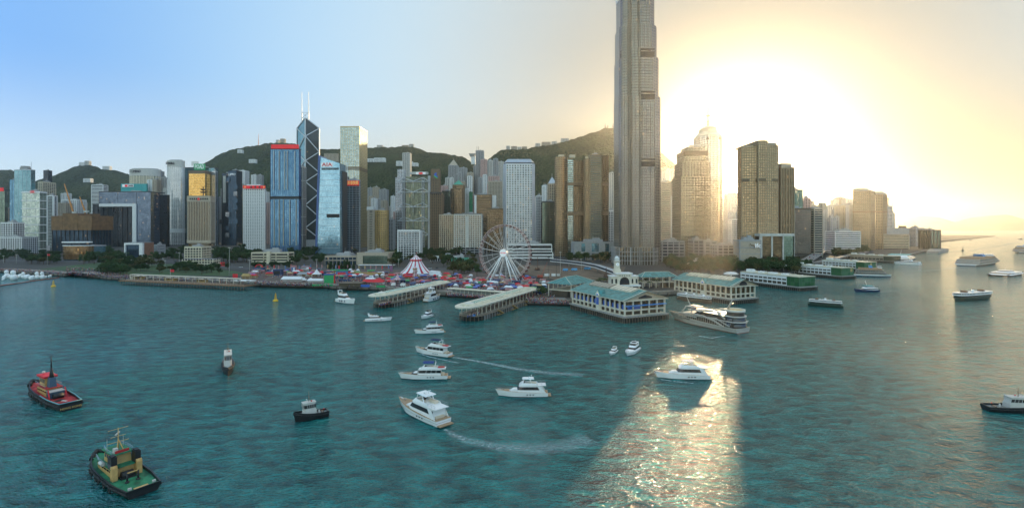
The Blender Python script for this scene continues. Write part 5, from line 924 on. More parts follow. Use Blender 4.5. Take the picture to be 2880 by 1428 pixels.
# ---------------------------------------------------------------- trees
def leafm(key, a, b):
    m, n, l, bs = _new(key); oi = n.new('ShaderNodeObjectInfo'); tc = n.new('ShaderNodeTexCoord'); nz = n.new('ShaderNodeTexNoise'); nz.inputs['Scale'].default_value = .45; l.new(tc.outputs['Object'], nz.inputs['Vector'])
    ad = n.new('ShaderNodeMath'); ad.operation = 'ADD'; l.new(nz.outputs[0], ad.inputs[0]); ml = n.new('ShaderNodeMath'); ml.operation = 'MULTIPLY_ADD'; l.new(oi.outputs['Random'], ml.inputs[0]); ml.inputs[1].default_value = .7; ml.inputs[2].default_value = -.35; l.new(ml.outputs[0], ad.inputs[1])
    mx = n.new('ShaderNodeMix'); mx.data_type = 'RGBA'; l.new(ad.outputs[0], mx.inputs[0]); mx.inputs[6].default_value = (*a, 1); mx.inputs[7].default_value = (*b, 1); l.new(mx.outputs[2], bs.inputs['Base Color']); bs.inputs['Roughness'].default_value = .8; bs.inputs['Specular IOR Level'].default_value = .15; return m
leafA, leafB, leafC = leafm('leaves dark', (.020, .045, .018), (.060, .105, .035)), leafm('leaves olive', (.045, .055, .018), (.11, .105, .04)), leafm('palm leaves', (.03, .05, .015), (.08, .10, .03)); bark = mat('bark', (.10, .075, .05), .9, var=.3, scale=1.5)
def leaf(mb, c, s, m, rr):
    a = Vector((rr.uniform(-1, 1), rr.uniform(-1, 1), rr.uniform(-.6, .8))).normalized(); b = a.cross(Vector((rr.uniform(-1, 1), rr.uniform(-1, 1), rr.uniform(-1, 1)))).normalized()
    mb.face([c + a * s, c + b * s * .8, c - a * s, c - b * s * .8], m)
def make_tree(k, m, conifer=False):
    rr = random.Random(100 + k); t = thing('tree', 'leafy tree', 'tree'); mb = MB(); H = rr.uniform(8.5, 11); mb.beam((0, 0, -.3), (.2, .1, H * .45), .34, bark, 7, .2)
    cl = [(Vector((rr.gauss(0, 1.9), rr.gauss(0, 1.9), H * rr.uniform(.42, .85))), rr.uniform(1.5, 2.5)) for _ in range(9)] if not conifer else [(Vector((rr.gauss(0, .25), rr.gauss(0, .25), H * (.12 + .1 * i))), 2.1 * (1 - i * .095)) for i in range(9)]
    for c, r in cl: mb.beam((.1, .05, H * .3 if not conifer else c.z - .5), c, .12, bark, 5, .04)
    mb.build('trunk', t); mb = MB()
    for c, r in cl:
        for q in range(58): v = Vector((rr.gauss(0, 1), rr.gauss(0, 1), rr.gauss(0, 1))).normalized() * r * rr.uniform(.55, 1.05); v.z *= .8; leaf(mb, c + v, rr.uniform(.4, .75), m, rr)
    mb.build('crown', t); return t
PROTO = [make_tree(0, leafA), make_tree(1, leafA), make_tree(2, leafB), make_tree(3, leafA), make_tree(4, leafB), make_tree(5, leafA, True)]
PLANTS = []
def plant(k, px, py, s, label, group): PLANTS.append((k, P(px, py, GZ), s, label, group))
def grove(n, poly, s, kinds, label, group):
    xs = [p[0] for p in poly]; ysx = [p[1] for p in poly]; pts = []; tries = 0
    def ins(x, y):
        c = False
        for i in range(len(poly)):
            (x1, y1), (x2, y2) = poly[i], poly[i - 1]
            if (y1 > y) != (y2 > y) and x < (x2 - x1) * (y - y1) / (y2 - y1) + x1: c = not c
        return c
    while len(pts) < n and tries < 9000:
        tries += 1; x, y = R.uniform(min(xs), max(xs)), R.uniform(min(ysx), max(ysx))
        if ins(x, y) and all(hypot(x - a, (y - b) * 2.2) > 5 for a, b in pts): pts.append((x, y))
    for x, y in pts:
        k = R.choice(kinds); sc = s * R.uniform(.75, 1.25)
        plant(k, x, y, sc, label.format({0: 'dark green', 1: 'dark green', 2: 'olive brown', 3: 'dark green', 4: 'olive brown', 5: 'pointed dark'}[k], 'large' if sc > s else 'smaller'), group)
A_ = [0, 1, 3, 0, 1, 3, 2]; B_ = [2, 4, 0, 3]
grove(24, [(0, 700), (60, 705), (70, 735), (0, 738)], 1.25, A_, '{1} {0} tree at the far left edge of the park', 'trees at the far left edge of the park')
grove(27, [(70, 718), (165, 716), (170, 742), (70, 745)], 1.19, A_, '{1} {0} tree in front of the tower with white rings', 'trees before the tower with white rings')
grove(37, [(222, 720), (300, 712), (352, 722), (345, 752), (235, 748)], 1.50, A_, '{1} {0} tree between the curved museum and the white framed hall', 'trees between museum and framed hall')
grove(24, [(300, 742), (415, 738), (420, 752), (300, 764)], 1.25, B_ + [0], '{1} {0} tree in front of the white framed hall', 'trees before the white framed hall')
grove(20, [(300, 764), (362, 760), (364, 778), (268, 776)], 1.12, A_, '{1} {0} tree on the promenade left of the long white canopy', 'trees left of the long white canopy')
grove(27, [(430, 715), (520, 705), (512, 742), (430, 738)], 1.25, A_, '{1} {0} tree left of the cream low office block', 'trees left of the cream low office block')
grove(17, [(470, 752), (600, 752), (610, 770), (490, 768)], 0.94, B_ + [0, 1], '{1} {0} tree on the lawn behind the long white canopy', 'trees on the lawn behind the white canopy')
grove(37, [(604, 706), (704, 706), (704, 742), (604, 736)], 1.44, A_, '{1} {0} tree below the white tower with red sign', 'trees below the white tower with red sign')
grove(34, [(814, 712), (905, 706), (912, 744), (814, 748)], 1.38, A_, '{1} {0} tree between the cream four storey block and the grey civic block', 'trees between the low civic blocks')
grove(15, [(706, 749), (815, 749), (815, 754), (706, 754)], 0.75, [0, 1, 5], '{1} {0} tree in the row along the foot of the cream four storey block', 'row of trees before the cream block')
grove(14, [(915, 752), (1000, 752), (1000, 757), (915, 757)], 1.00, [5], '{1} {0} tree before the grey civic block', 'pointed trees before the grey civic block')
grove(20, [(1094, 715), (1120, 712), (1125, 752), (1098, 754)], 1.38, A_ + [2], '{1} {0} tree left of the circus tent', 'trees left of the circus tent')
grove(31, [(1182, 712), (1280, 706), (1300, 720), (1200, 728)], 1.25, A_ + [2], '{1} {0} tree behind the long white hall', 'trees behind the long white hall')
grove(20, [(1275, 755), (1330, 752), (1345, 775), (1275, 772)], 1.12, B_, '{1} {0} tree left of the ferris wheel', 'trees left of the ferris wheel')
grove(20, [(1590, 724), (1720, 728), (1715, 742), (1600, 738)], 1.38, B_ + [0, 1], '{1} {0} tree behind the sloping footbridge', 'trees behind the sloping footbridge')
plant(1, 1526, 838, 1.0, 'round dark tree standing in the crowd left of the teal pavilion', 'tree in the crowd')
grove(75, [(1862, 742), (2010, 735), (2080, 742), (2085, 772), (1905, 772)], 1.31, B_ + [0, 3], '{1} {0} tree in the sun hazed park below the giant tower', 'trees in the park below the giant tower')
grove(85, [(2080, 740), (2240, 742), (2290, 752), (2255, 772), (2090, 768)], 1.25, B_ + [0, 1, 3], '{1} {0} tree between the mall and the white ferry piers', 'trees behind the white ferry piers')
grove(58, [(2335, 708), (2420, 700), (2445, 712), (2410, 722), (2345, 724)], 1.38, B_ + [0, 1], '{1} {0} tree below the white banded block at right', 'trees below the white banded block')
grove(40, [(1100, 716), (1330, 712), (1340, 752), (1240, 758), (1190, 740), (1100, 740)], 1.2, A_ + [2, 4], '{1} {0} tree behind the circus tent and wheel', 'trees behind the circus tent')
grove(22, [(600, 708), (1000, 704), (1010, 714), (600, 722)], 1.2, A_, '{1} {0} tree at the feet of the middle towers', 'trees at the feet of the middle towers')
grove(30, [(345, 748), (600, 752), (700, 768), (690, 776), (480, 770), (340, 764)], .95, A_ + [2, 4], '{1} {0} tree on the lawn between the canopy and the road', 'trees on the lawn behind the white canopy')
def make_palm():
    t = thing('palm_tree', 'palm', 'palm tree'); mb = MB(); mb.path([(0, 0, -.2), (.15, 0, 3), (.1, .1, 6.4)], .2, bark, 6); mb.build('trunk', t); mb = MB()
    for k in range(16):
        a = 2 * pi * k / 16 + (k % 2) * .2; up = .9 if k % 2 else .2; pr = None
        for i in range(6):
            u = i / 5 * 3.2; c = Vector((cos(a) * u, sin(a) * u, 6.4 + up * u * .5 - .17 * u * u)); w = Vector((-sin(a), cos(a), -.25)) * (.42 * sin(pi * (.12 + .8 * i / 5)))
            if pr: mb.face([pr[0] - pr[1], c - w, c + w, pr[0] + pr[1]], leafC)
            pr = (c, w)
    mb.build('crown', t); return t
pt_ = make_palm(); first = True
for k, (x, y) in enumerate(((1683, 806), (1690, 803), (1698, 807), (1706, 803), (1802, 810), (1817, 807), (1828, 812), (1838, 806), (1849, 809), (1860, 807), (1872, 805))):
    t = pt_ if k == 0 else copy_tree(pt_); t.location = P(x, y, GZ); t.rotation_euler = (0, 0, k); s = 1.0 + .12 * (k % 3); t.scale = (s, s, s)
    t['label'] = 'palm tree left of the clock hall' if k < 4 else 'palm tree in front of the long low teal roof'; t['group'] = 'palms left of the clock hall' if k < 4 else 'palms before the long teal roof'

PLANTS.sort(key=lambda q: -q[2] / q[1].y); used = set(); far = MB()
for i, (k, q, s, label, group) in enumerate(PLANTS):
    sc = (s * R.uniform(.9, 1.2), s * R.uniform(.9, 1.2), s); rz = R.uniform(0, 6.28)
    if i < 285:
        p = PROTO[k]; t = p if k not in used else copy_tree(p); used.add(k); t.location = q; t.scale = sc; t.rotation_euler = (0, 0, rz); t['label'] = label; t['group'] = group
    else:
        M4 = Matrix.Translation(q) @ Matrix.Rotation(rz, 4, 'Z') @ Matrix.Diagonal((*sc, 1))
        for ch in PROTO[k].children:
            me = ch.data; V = [M4 @ v.co for v in me.vertices]
            for f in me.polygons: far.face([V[j] for j in f.vertices], me.materials[f.material_index])
if not far.empty(): o = far.build('tree_belt'); o['kind'] = 'stuff'; o['label'] = 'farther trees of the parks that read as one dark green belt'
# ---------------------------------------------------------------- ferris wheel
c0 = P(1420, 794, GZ); t = thing('ferris_wheel', 'white observation wheel with a round hub sign and dark cabins', 'ferris wheel', c0, radians(-26)); rw, hz_ = 28.6, 30.0; wsteel = mat('wheel white steel', (.72, .70, .68), .5, var=0); rim = mat('wheel rim', (.56, .42, .39), .6, var=0)
mb = MB(); NW = 48
ringp = lambda r, y: [(r * cos(2 * pi * k / NW), y, hz_ + r * sin(2 * pi * k / NW)) for k in range(NW + 1)]
for y in (-1.3, 1.3): mb.path(ringp(rw, y), .30, rim); mb.path(ringp(rw - 1.8, y), .2, rim)
for k in range(NW): a = 2 * pi * k / NW; mb.beam((rw * cos(a), -1.3, hz_ + rw * sin(a)), (rw * cos(a), 1.3, hz_ + rw * sin(a)), .1, rim); mb.beam(((rw - 1.8) * cos(a), -1.3, hz_ + (rw - 1.8) * sin(a)), (rw * cos(a + .13), -1.3, hz_ + rw * sin(a + .13)), .09, rim)
mb.build('rim', t)
for r in (.72, .5): mb = MB(); mb.path(ringp(rw * r, -.6), .09, wsteel); mb.build('inner_ring', t)
for k in range(21):
    a = 2 * pi * k / 21; mb = MB()
    for y in (-1.2, 1.2): mb.beam((2.5 * cos(a), y * 1.6, hz_ + 2.5 * sin(a)), ((rw - 1.8) * cos(a), y, hz_ + (rw - 1.8) * sin(a)), .16, wsteel)
    mb.build('spoke', t)
gon = MB(); gon.hexa([(-1, -.9, -2.4), (1, -.9, -2.4), (1, .9, -2.4), (-1, .9, -2.4)], [(-1.2, -1, -.9), (1.2, -1, -.9), (1.2, 1, -.9), (-1.2, 1, -.9)], mat('cabin brown', (.16, .06, .05), .4, var=0)); gon.hexa([(-1.2, -1, -.9), (1.2, -1, -.9), (1.2, 1, -.9), (-1.2, 1, -.9)], [(-.7, -.6, -.2), (.7, -.6, -.2), (.7, .6, -.2), (-.7, .6, -.2)], gD); gon.beam((0, 0, -.3), (0, 0, .3), .1, rim)
g0 = gon.build('cabin', t)
for k in range(42):
    g = g0 if k == 0 else g0.copy(); a = 2 * pi * k / 42; g.location = ((rw + .2) * cos(a), 0, hz_ + (rw + .2) * sin(a))
    if k: COL.objects.link(g); g.parent = t
for s in (-1, 1):
    for x0 in (-19, -13, 13, 19):
        mb = MB(); mb.beam((x0, s * (7.5 if abs(x0) > 15 else 9), 0), (x0 * .07, s * 2.8, hz_ - .5), .75 if s < 0 else .6, white, 8, .55); mb.build('leg', t)
mb = MB(); mb.beam((0, -3.6, hz_), (0, 3.6, hz_), 2.2, white, 20); mb.build('hub', t); mb = MB(); mb.beam((0, -4.2, hz_), (0, -3.6, hz_), 3.9, whitesign, 28); hs_ = mb.build('hub_sign', t)
words(hs_, 'HEXCHEIR', 1.25, red, (0, -4.3, hz_), 0, depth=.05); mb = MB(); mb.box(0, 0, -.3, 46, 20, 1.2, grey); mb.build('base_platform', t)
# ---------------------------------------------------------------- circus tent and fair
rstripe, wstripe = mat('tent red', (.42, .02, .05), .7, var=.1), mat('tent white', (.70, .70, .70), .7, var=.06); tgold = mat('tent gold', (.38, .25, .09), .7); navy = mat('navy hoarding', (.02, .05, .13), .6, var=.2); fgreen = mat('screen green', (.02, .30, .10), .6, var=.1); fblue = mat('ride blue', (.07, .16, .34), .5, var=.5, scale=.9); fred = mat('fair red', (.60, .02, .03), .6, var=.2); ftan = mat('stall tan', (.40, .27, .14), .7); fpink = mat('stall pink', (.36, .17, .17), .7, var=.3, scale=.8); fgrey = mat('tent grey', (.30, .31, .33), .7)
c0 = P(1170, 772, GZ); t = thing('circus_tent', 'big red and white striped circus tent with a peaked upper tier', 'circus tent', c0)
st2 = [rstripe, wstripe, wstripe]; mb = MB(); mb.lathe([(18.5, 2.5), (14.5, 5.5), (10.5, 10), (7, 15.3), (6.2, 16.6)], wstripe, 0, 0, 36, st2); mb.build('main_canopy', t); mb = MB(); mb.lathe([(6.9, 16.4), (6.9, 18)], fred, 0, 0, 24); mb.lathe([(7, 18), (4, 20), (1.2, 22.6), (0, 23.6)], wstripe, 0, 0, 36, st2); mb.build('upper_tier', t); mb = MB(); mb.lathe([(18.3, -.2), (18.4, 2.7)], wstripe, 0, 0, 36); mb.build('side_wall', t); mb = MB(); mb.hexa([(17, -8, 0), (30, -5, 0), (30, 6, 0), (17, 8, 0)], [(17, -7, 4.6), (28.5, -3.5, 3.6), (28.5, 4, 3.6), (17, 7, 4.6)], wstripe); mb.build('entrance_tent', t); mb = MB(); mb.beam((0, 0, 23), (0, 0, 26), .12, wsteel); mb.face([(0, 0, 26), (0, 0, 25), (1.8, .1, 25.5)], fred); mb.build('flag', t)
def sz(px, w, y): Y = F * (CAMH - GZ) / (y - HY); return w / F * Y
def marquee(label, x0, x1, y, ytop, m, cat='tent', name='marquee', walls=wstripe):
    c = P((x0 + x1) / 2, y, GZ); L = sz(0, x1 - x0, y); H = sz(0, y - ytop, y); W = max(5, min(11, L * .4)); t = thing(name, label, cat, c, R.uniform(-.12, .02)); he = H * .5
    mb = MB(); mb.hexa([(-L / 2, -W / 2, he), (L / 2, -W / 2, he), (L / 2, W / 2, he), (-L / 2, W / 2, he)], [(-L / 2 + 1, -.2, H), (L / 2 - 1, -.2, H), (L / 2 - 1, .2, H), (-L / 2 + 1, .2, H)], m); mb.build('roof', t)
    mb = MB(); mb.box(0, W * .2, 0, L * .96, W * .5, he, walls); mb.build('back_wall', t)
    for k in range(max(3, int(L / 4))): mb = MB(); n = max(3, int(L / 4)); mb.beam((lerp(-L / 2 + .2, L / 2 - .2, k / (n - 1)), -W / 2 + .2, 0), (lerp(-L / 2 + .2, L / 2 - .2, k / (n - 1)), -W / 2 + .2, he), .1, wsteel); mb.build('post', t)
    return t
def pagoda(label, x, y, w, h, m, m2=None, n=4, name='pagoda_tent'):
    c = P(x, y, GZ); r = sz(0, w, y) / 2; H = sz(0, h, y); t = thing(name, label, 'tent', c); k = 1.3 if n == 4 else 1
    mb = MB(); mb.lathe([(r * k, H * .35), (r * .45 * k, H * .58), (r * .12 * k, H * .9), (0, H)], m, 0, 0, n if not m2 else 24, [m, m2] if m2 else None); o = mb.build('canopy', t); o.rotation_euler = (0, 0, pi / 4 if n == 4 else 0)
    for i in range(4): a = pi / 4 + i * pi / 2; mb = MB(); mb.beam((r * k * .92 * cos(a), r * k * .92 * sin(a), 0), (r * k * .92 * cos(a), r * k * .92 * sin(a), H * .36), .12, wsteel); mb.build('post', t)
    return t
def hoard(label, x0, x1, y, y0, m, cat='board', name='fair_board', d=1.5, cap=None, face=None):
    c = P((x0 + x1) / 2, y, GZ); L = sz(0, x1 - x0, y); H = sz(0, y - y0, y); t = thing(name, label, cat, c); mb = MB(); mb.box(0, 0, 0, L, d, H, m); mb.build('panel', t)
    if cap: mb = MB(); mb.box(0, -.05, H, L * 1.04, d * 1.2, H * .16, cap); mb.build('cap', t)
    if face: mb = MB(); mb.box(0, -d / 2 - .05, H * .2, L * .7, .2, H * .55, face); mb.build('picture', t)
    return t, L, H
marquee('long white marquee on the lawn behind the promenade', 794, 851, 791, 777, wstripe); marquee('small grey peaked marquee behind the long white one', 838, 866, 776, 765, fgrey); marquee('low white tent cluster left of the green screen', 866, 911, 794, 783, wstripe)
pagoda('tall white pagoda tent left of the green screen', 891, 778, 23, 22, wstripe); pagoda('small white pagoda tent at the right end of the long marquee', 855, 791, 15, 12, wstripe); pagoda('mid sized white pagoda between the white tents', 874, 789, 17, 9, wstripe)
t, L, H = hoard('big green screen with a blue top facing the water', 913, 940, 796, 773, fgreen, 'screen', 'event_screen', 3, cap=mat('blue cap', (.05, .10, .30), .6)); mb = MB(); mb.box(L / 2 + .3, 0, 0, .5, 3.2, H, fred); mb.build('red_edge', t)
t, L, H = hoard('blue painted ride front with a green crest', 946, 978, 779, 761, fblue, 'fair ride', 'ride_front', 2.5, cap=fgreen, face=fred)
hoard('low green hoarding on the quay below the screen', 878, 936, 804, 799, fgreen, 'hoarding', 'hoarding', .6); hoard('green hoarding on the quay right of the dark deck', 1058, 1083, 808, 802, fgreen, 'hoarding', 'hoarding', .5); hoard('blue hoarding on the quay below the red roofed bar', 1015, 1040, 807, 800, bluep, 'hoarding', 'hoarding', .5); hoard('navy container bar right of the blue ride front', 953, 983, 791, 785, navy, 'container', 'container', 3)
t, L, H = hoard('wide dark deck stage by the quay', 960, 1021, 803, 795, mat('deck brown', (.12, .09, .06), .8), 'stage', 'stage', 14, cap=mat('deck brown'))
marquee('long red roofed bar by the quay', 1021, 1081, 799, 785, fred, 'bar', 'quay_bar')
t = marquee('long golden scalloped roof shaped like a ship', 996, 1068, 777, 767, tgold, 'fair ride', 'ship_ride', ftan)
mb = MB(); mb.hexa([(-15, -2, 2), (15, -2, 2), (15, 2, 2), (-15, 2, 2)], [(-18, -2.5, 4.5), (19, -2.5, 4.5), (19, 2.5, 4.5), (-18, 2.5, 4.5)], tgold); mb.build('hull', t)
pagoda('small striped carousel left of the helter skelter', 1118, 796, 20, 28, rstripe, wstripe, 12, 'carousel'); pagoda('blue and white carousel under the ferris wheel', 1408, 781, 30, 14, bluep, wstripe, 12, 'carousel')
c0 = P(1167, 787, GZ); t = thing('helter_skelter', 'striped helter skelter tower in front of the circus tent', 'fair ride', c0); mb = MB(); mb.lathe([(2.8, 0), (1.9, 11)], wstripe, 0, 0, 18, [rstripe, wstripe]); mb.build('tower', t); mb = MB(); mb.lathe([(2.5, 11), (2.5, 12.4)], tgold, 0, 0, 12); mb.lathe([(2.7, 12.4), (0, 15)], wstripe, 0, 0, 18, [rstripe, wstripe]); mb.build('cap', t); mb = MB(); mb.path([((3.4 - k * .03) * cos(k * .5), (3.4 - k * .03) * sin(k * .5), .4 + k * .35) for k in range(30)], .35, brown); mb.build('slide', t)
t, L, H = hoard('red framed board with a blue picture before the circus tent', 1145, 1160, 781, 768, fred, face=fblue); t, L, H = hoard('left navy screen box behind the left finger pier', 1197, 1222, 803, 790, navy, 'screen', 'event_screen', 4, face=fblue); t, L, H = hoard('right navy screen box behind the left finger pier', 1225, 1247, 801, 785, navy, 'screen', 'event_screen', 4, face=bluep)
t, L, H = hoard('red lettered board of a game hall left of the ferris wheel', 1283, 1318, 802, 787, mat('dark red board', (.22, .015, .02), .6), cap=fgrey); words(t, 'AIA 友邦', 1.6, whitesign, (0, -1.0, H * .7), 0, depth=.05); mb = MB(); mb.box(0, -.9, .1, L * .7, .3, H * .3, fgreen); mb.build('green_band', t)
for x, y, w, h, k in ((1372, 796, 9, 9, 0), (1380, 796, 10, 11, 1), (1391, 796, 10, 9, 2), (1416, 797, 20, 11, 3), (1434, 798, 14, 8, 4), (1444, 799, 10, 7, 5)): pagoda(('first', 'second', 'third', 'wide fourth', 'fifth', 'sixth')[k] + ' white peaked tent from the left in the row at the wheel foot', x, y, w, h, wstripe)
hoard('dark stage box with bright side banners', 771, 794, 774, 757, navy, 'stage', 'stage', 6, face=darkm); t, L, H = hoard('tall painted board with a white figure by the fair road', 818, 834, 767, 746, fpink, face=fblue); mb = MB(); mb.lathe([(1.5, .2), (1.9, 2.6), (.7, 4.4), (1.1, 5.6), (0, 6.6)], white, 1.2, -2, 12); mb.build('white_figure', t)
t, L, H = hoard('dark ride front with a red arch on top', 714, 745, 764, 752, navy, 'fair ride', 'ride_front', 3, face=fblue); mb = MB(); mb.path([(4.6 * cos(pi * k / 10), -1, H + 3.6 * sin(pi * k / 10)) for k in range(11)], .7, fred); mb.build('red_arch', t)
marquee('golden roofed pavilion at the left end of the fair', 680, 706, 784, 769, tgold, 'pavilion', 'fair_pavilion', ftan); marquee('mauve flat tent behind the fair road', 847, 872, 758, 747, mat('mauve canvas', (.25, .17, .18), .7)); hoard('purple banner board left of the circus tent', 1097, 1104, 763, 747, mat('purple banner', (.24, .10, .20), .6, var=.4, scale=1), d=.5); hoard('orange red fence sign at the fair gate', 655, 668, 784, 770, fred, 'sign', 'gate_sign', .8)
t, L, H = hoard('small red gate board on posts behind the fair', 620, 632, 748, 737, fred, 'sign', 'gate_sign', .8)
c0 = P(1186, 806, GZ); t = thing('letter_sign', 'row of big white letters on the quay at the left finger pier', 'sign', c0); words(t, 'DREAM', 3.3, whitesign, (0, 0, 1.6), 0, depth=.3)
for k, (x, y, w, m, lab) in enumerate(((1106, 805, 13, white, 'white truck on the quay below the carousel'), (1133, 806, 15, white, 'long white truck on the quay left of the big letters'), (1160, 807, 12, navy, 'navy truck between the long white truck and the big letters'), (1537, 776, 16, white, 'left white container in the works yard'), (1556, 776, 14, white, 'middle white container in the works yard'), (1569, 776, 11, offw, 'right pale container in the works yard'), (1652, 758, 20, mat('bus blue', (.10, .35, .62), .4), 'blue and white bus under the footbridge'), (1590, 762, 15, mat('bus blue'), 'blue lorry in the works yard left of the bus'), (1615, 761, 18, mat('bus blue'), 'longer blue lorry in the works yard beside the bus'))):
    q = P(x, y, GZ); L = sz(0, w, y); t = thing('truck' if 'container' not in lab else 'container', lab, 'truck' if 'container' not in lab else 'container', q, R.uniform(-.15, .1)); mb = MB(); mb.box(L * .06, 0, .5 if 'truck' in lab or 'bus' in lab or 'lorry' in lab else 0, L * .82, 2.5, 2.7, m); mb.build('box_body', t)
    if 'container' not in lab:
        mb = MB(); mb.hexa([(-L / 2, -1.2, .5), (-L * .36, -1.2, .5), (-L * .36, 1.2, .5), (-L / 2, 1.2, .5)], [(-L / 2 + .4, -1.1, 2.5), (-L * .36, -1.1, 2.6), (-L * .36, 1.1, 2.6), (-L / 2 + .4, 1.1, 2.5)], m); mb.build('cab', t)
        for dx in (-.4, -.05, .35):
            mb = MB(); mb.beam((L * dx, -1.3, .5), (L * dx, 1.3, .5), .5, darkm, 12); mb.build('wheel', t)
# many small stalls: colours and places vary, each one an object with roof, counter and posts
cols = [('red', fred), ('white', wstripe), ('pink', fpink), ('tan', ftan), ('blue', bluep), ('green', fgreen), ('golden', tgold), ('navy', navy)]; seen_st = set()
PR = {}
def stall_proto(cn, m, w):
    if (cn, w) in PR: return copy_tree(PR[cn, w])
    t = thing('fair_stall', 'x', 'stall'); mb = MB()
    if cn in ('white', 'red', 'golden'): mb.hexa([(-w / 2, -2, 2.6), (w / 2, -2, 2.6), (w / 2, 2, 2.6), (-w / 2, 2, 2.6)], [(-w / 4, -.2, 4.1), (w / 4, -.2, 4.1), (w / 4, .2, 4.1), (-w / 4, .2, 4.1)], m)
    else: mb.hexa([(-w / 2, -2.4, 2.5), (w / 2, -2.4, 2.5), (w / 2, 2, 3.2), (-w / 2, 2, 3.2)], [(-w / 2, -2.4, 2.9), (w / 2, -2.4, 2.9), (w / 2, 2, 3.6), (-w / 2, 2, 3.6)], m)
    mb.build('roof', t); mb = MB(); mb.box(0, .6, 0, w * .95, 2.6, 2.5, R.choice((offw, fpink, ftan, navy, fblue))); mb.build('counter', t)
    for s in (-1, 1): mb = MB(); mb.beam((s * w * .46, -1.9, 0), (s * w * .46, -1.9, 2.7), .1, wsteel); mb.build('post', t)
    PR[cn, w] = t; return t
def nearw(x, y):
    if x < 760: return 'at the left end of the fair'
    if x < 880: return 'behind the long white marquee'
    if x < 1000: return 'around the blue ride front'
    if x < 1110: return 'around the golden ship roof'
    if x < 1210: return 'in front of the circus tent'
    if x < 1350: return 'left of the ferris wheel'
    if x < 1470: return 'at the foot of the ferris wheel'
    return 'right of the ferris wheel'
band = [(700, 762, 783), (760, 760, 776), (850, 760, 776), (940, 762, 786), (1010, 764, 786), (1080, 766, 800), (1180, 776, 806), (1280, 776, 812), (1340, 782, 818), (1460, 782, 826), (1560, 786, 832)]
pl = []
for k in range(330):
    x = R.uniform(702, 1545); i = max(j for j in range(len(band) - 1) if band[j][0] <= x); f = (x - band[i][0]) / (band[i + 1][0] - band[i][0]); y = lerp(lerp(band[i][1], band[i + 1][1], f), lerp(band[i][2], band[i + 1][2], f), R.random())
    if any(hypot((x - a) / 1.8, y - b) < 2.5 for a, b in pl) or (1125 < x < 1232 and y < 778): continue
    pl.append((x, y)); w = R.choice((4, 4, 6, 9)); cn, m = R.choice([cols[i] for i in (0, 0, 0, 1, 1, 1, 2, 2, 2, 2, 3, 5, 7, 7, 7, 4)]); st = stall_proto(cn, m, w); st.location = P(x, y, GZ); st.rotation_euler = (0, 0, R.uniform(-.5, .5))
    lab = f"{ {4: 'small', 6: 'mid sized', 9: 'wide'}[w] } {cn} roofed fair stall {nearw(x, y)}"; st['label'] = lab; st['group'] = f'{cn} fair stalls {nearw(x, y)}'
# balls, umbrellas, tall poles, banners
q = P(1382, 806, GZ); mb = MB(q); mb.ball((q.x, q.y, q.z + 2.4), 1.9, fred, 14); mb.beam(q, (q.x, q.y, q.z + 1), .2, wsteel); tag(mb.build('balloon'), 'big red ball balloon before the wheel tents', 'balloon')
for k, (x, y) in enumerate(((1381, 811), (1410, 808), (1424, 812), (1362, 812))): q = P(x, y, GZ); t = thing('parasol', ('pale blue parasol under the red ball', 'light blue parasol right of the red ball', 'blue curved parasol by the right finger pier', 'red parasol left of the red ball')[k], 'parasol', q); mb = MB(); mb.lathe([(1.9, 2.4), (0, 3.5)], (mat('bus blue') if k < 3 else fred), 0, 0, 10); mb.build('canopy', t); mb = MB(); mb.beam((0, 0, 0), (0, 0, 3), .08, wsteel); mb.build('pole', t)
def pole(label, x, yb, yt, m, r=.22, lamp=True, group=None):
    q = P(x, yb, GZ); H = sz(0, yb - yt, yb); t = thing('light_mast', label, 'light mast', q, 0, group); mb = MB(); mb.beam((0, 0, 0), (0, 0, H), r, m, 6, r * .6); mb.build('pole', t)
    if lamp: mb = MB(); mb.box(0, 0, H, 2.6, 1.2, .5, m); mb.build('lamp_head', t)
for x, yb, yt, lab in ((645, 776, 697, 'very tall blue and white pole at the left end of the fair'), (1576, 778, 710, 'tall pale light mast at the works yard'), (1635, 760, 729, 'light mast with a T head before the footbridge'), (1565, 780, 728, 'thin dark mast beside the tall pale mast'), (1543, 782, 724, 'dark mast left of the containers'), (504, 754, 711, 'thin mast left of the cream low office block'), (10, 740, 720, 'thin mast at the far left park'), (46, 742, 716, 'second thin mast at the far left park'), (413, 748, 728, 'left of the white posts right of the framed hall'), (418, 748, 727, 'middle white post right of the framed hall'), (422, 749, 725, 'right white post right of the framed hall'), (459, 750, 727, 'left post of a pair near the cream low block'), (464, 751, 733, 'right post of a pair near the cream low block'), (368, 752, 731, 'lone post in front of the framed hall'), (1121, 752, 730, 'pale lamp post left of the circus tent'), (890, 762, 730, 'mast with red flags behind the tall pagoda'), (702, 762, 732, 'pink mast at the cream four storey block')): pole(lab, x, yb, yt, offw if 'dark' not in lab else dmet)
for k in range(26): x = 120 + k * 23 + R.uniform(-5, 5); pole('slim lamp post along the left promenade', x, lerp(778, 804, k / 26), lerp(778, 804, k / 26) - 13, dmet, .12, True, 'lamp posts along the left promenade')
for k in range(22): x = 735 + k * 17 + R.uniform(-4, 4); y = 757 + R.uniform(-2, 3); q = P(x, y, GZ); m = R.choice((fpink, tgold, fred, fblue)); cn = {fpink: 'pink', tgold: 'yellow', fred: 'red', fblue: 'blue'}[m]; mb = MB(q); mb.beam(q, q + Vector((0, 0, 6)), .08, wsteel); mb.box(q.x + .7, q.y, q.z + 1.6, 1.3, .1, 4.3, m); tag(mb.build('feather_banner'), f'tall {cn} banner on a pole along the fair road', 'banner', f'{cn} banners along the fair road')
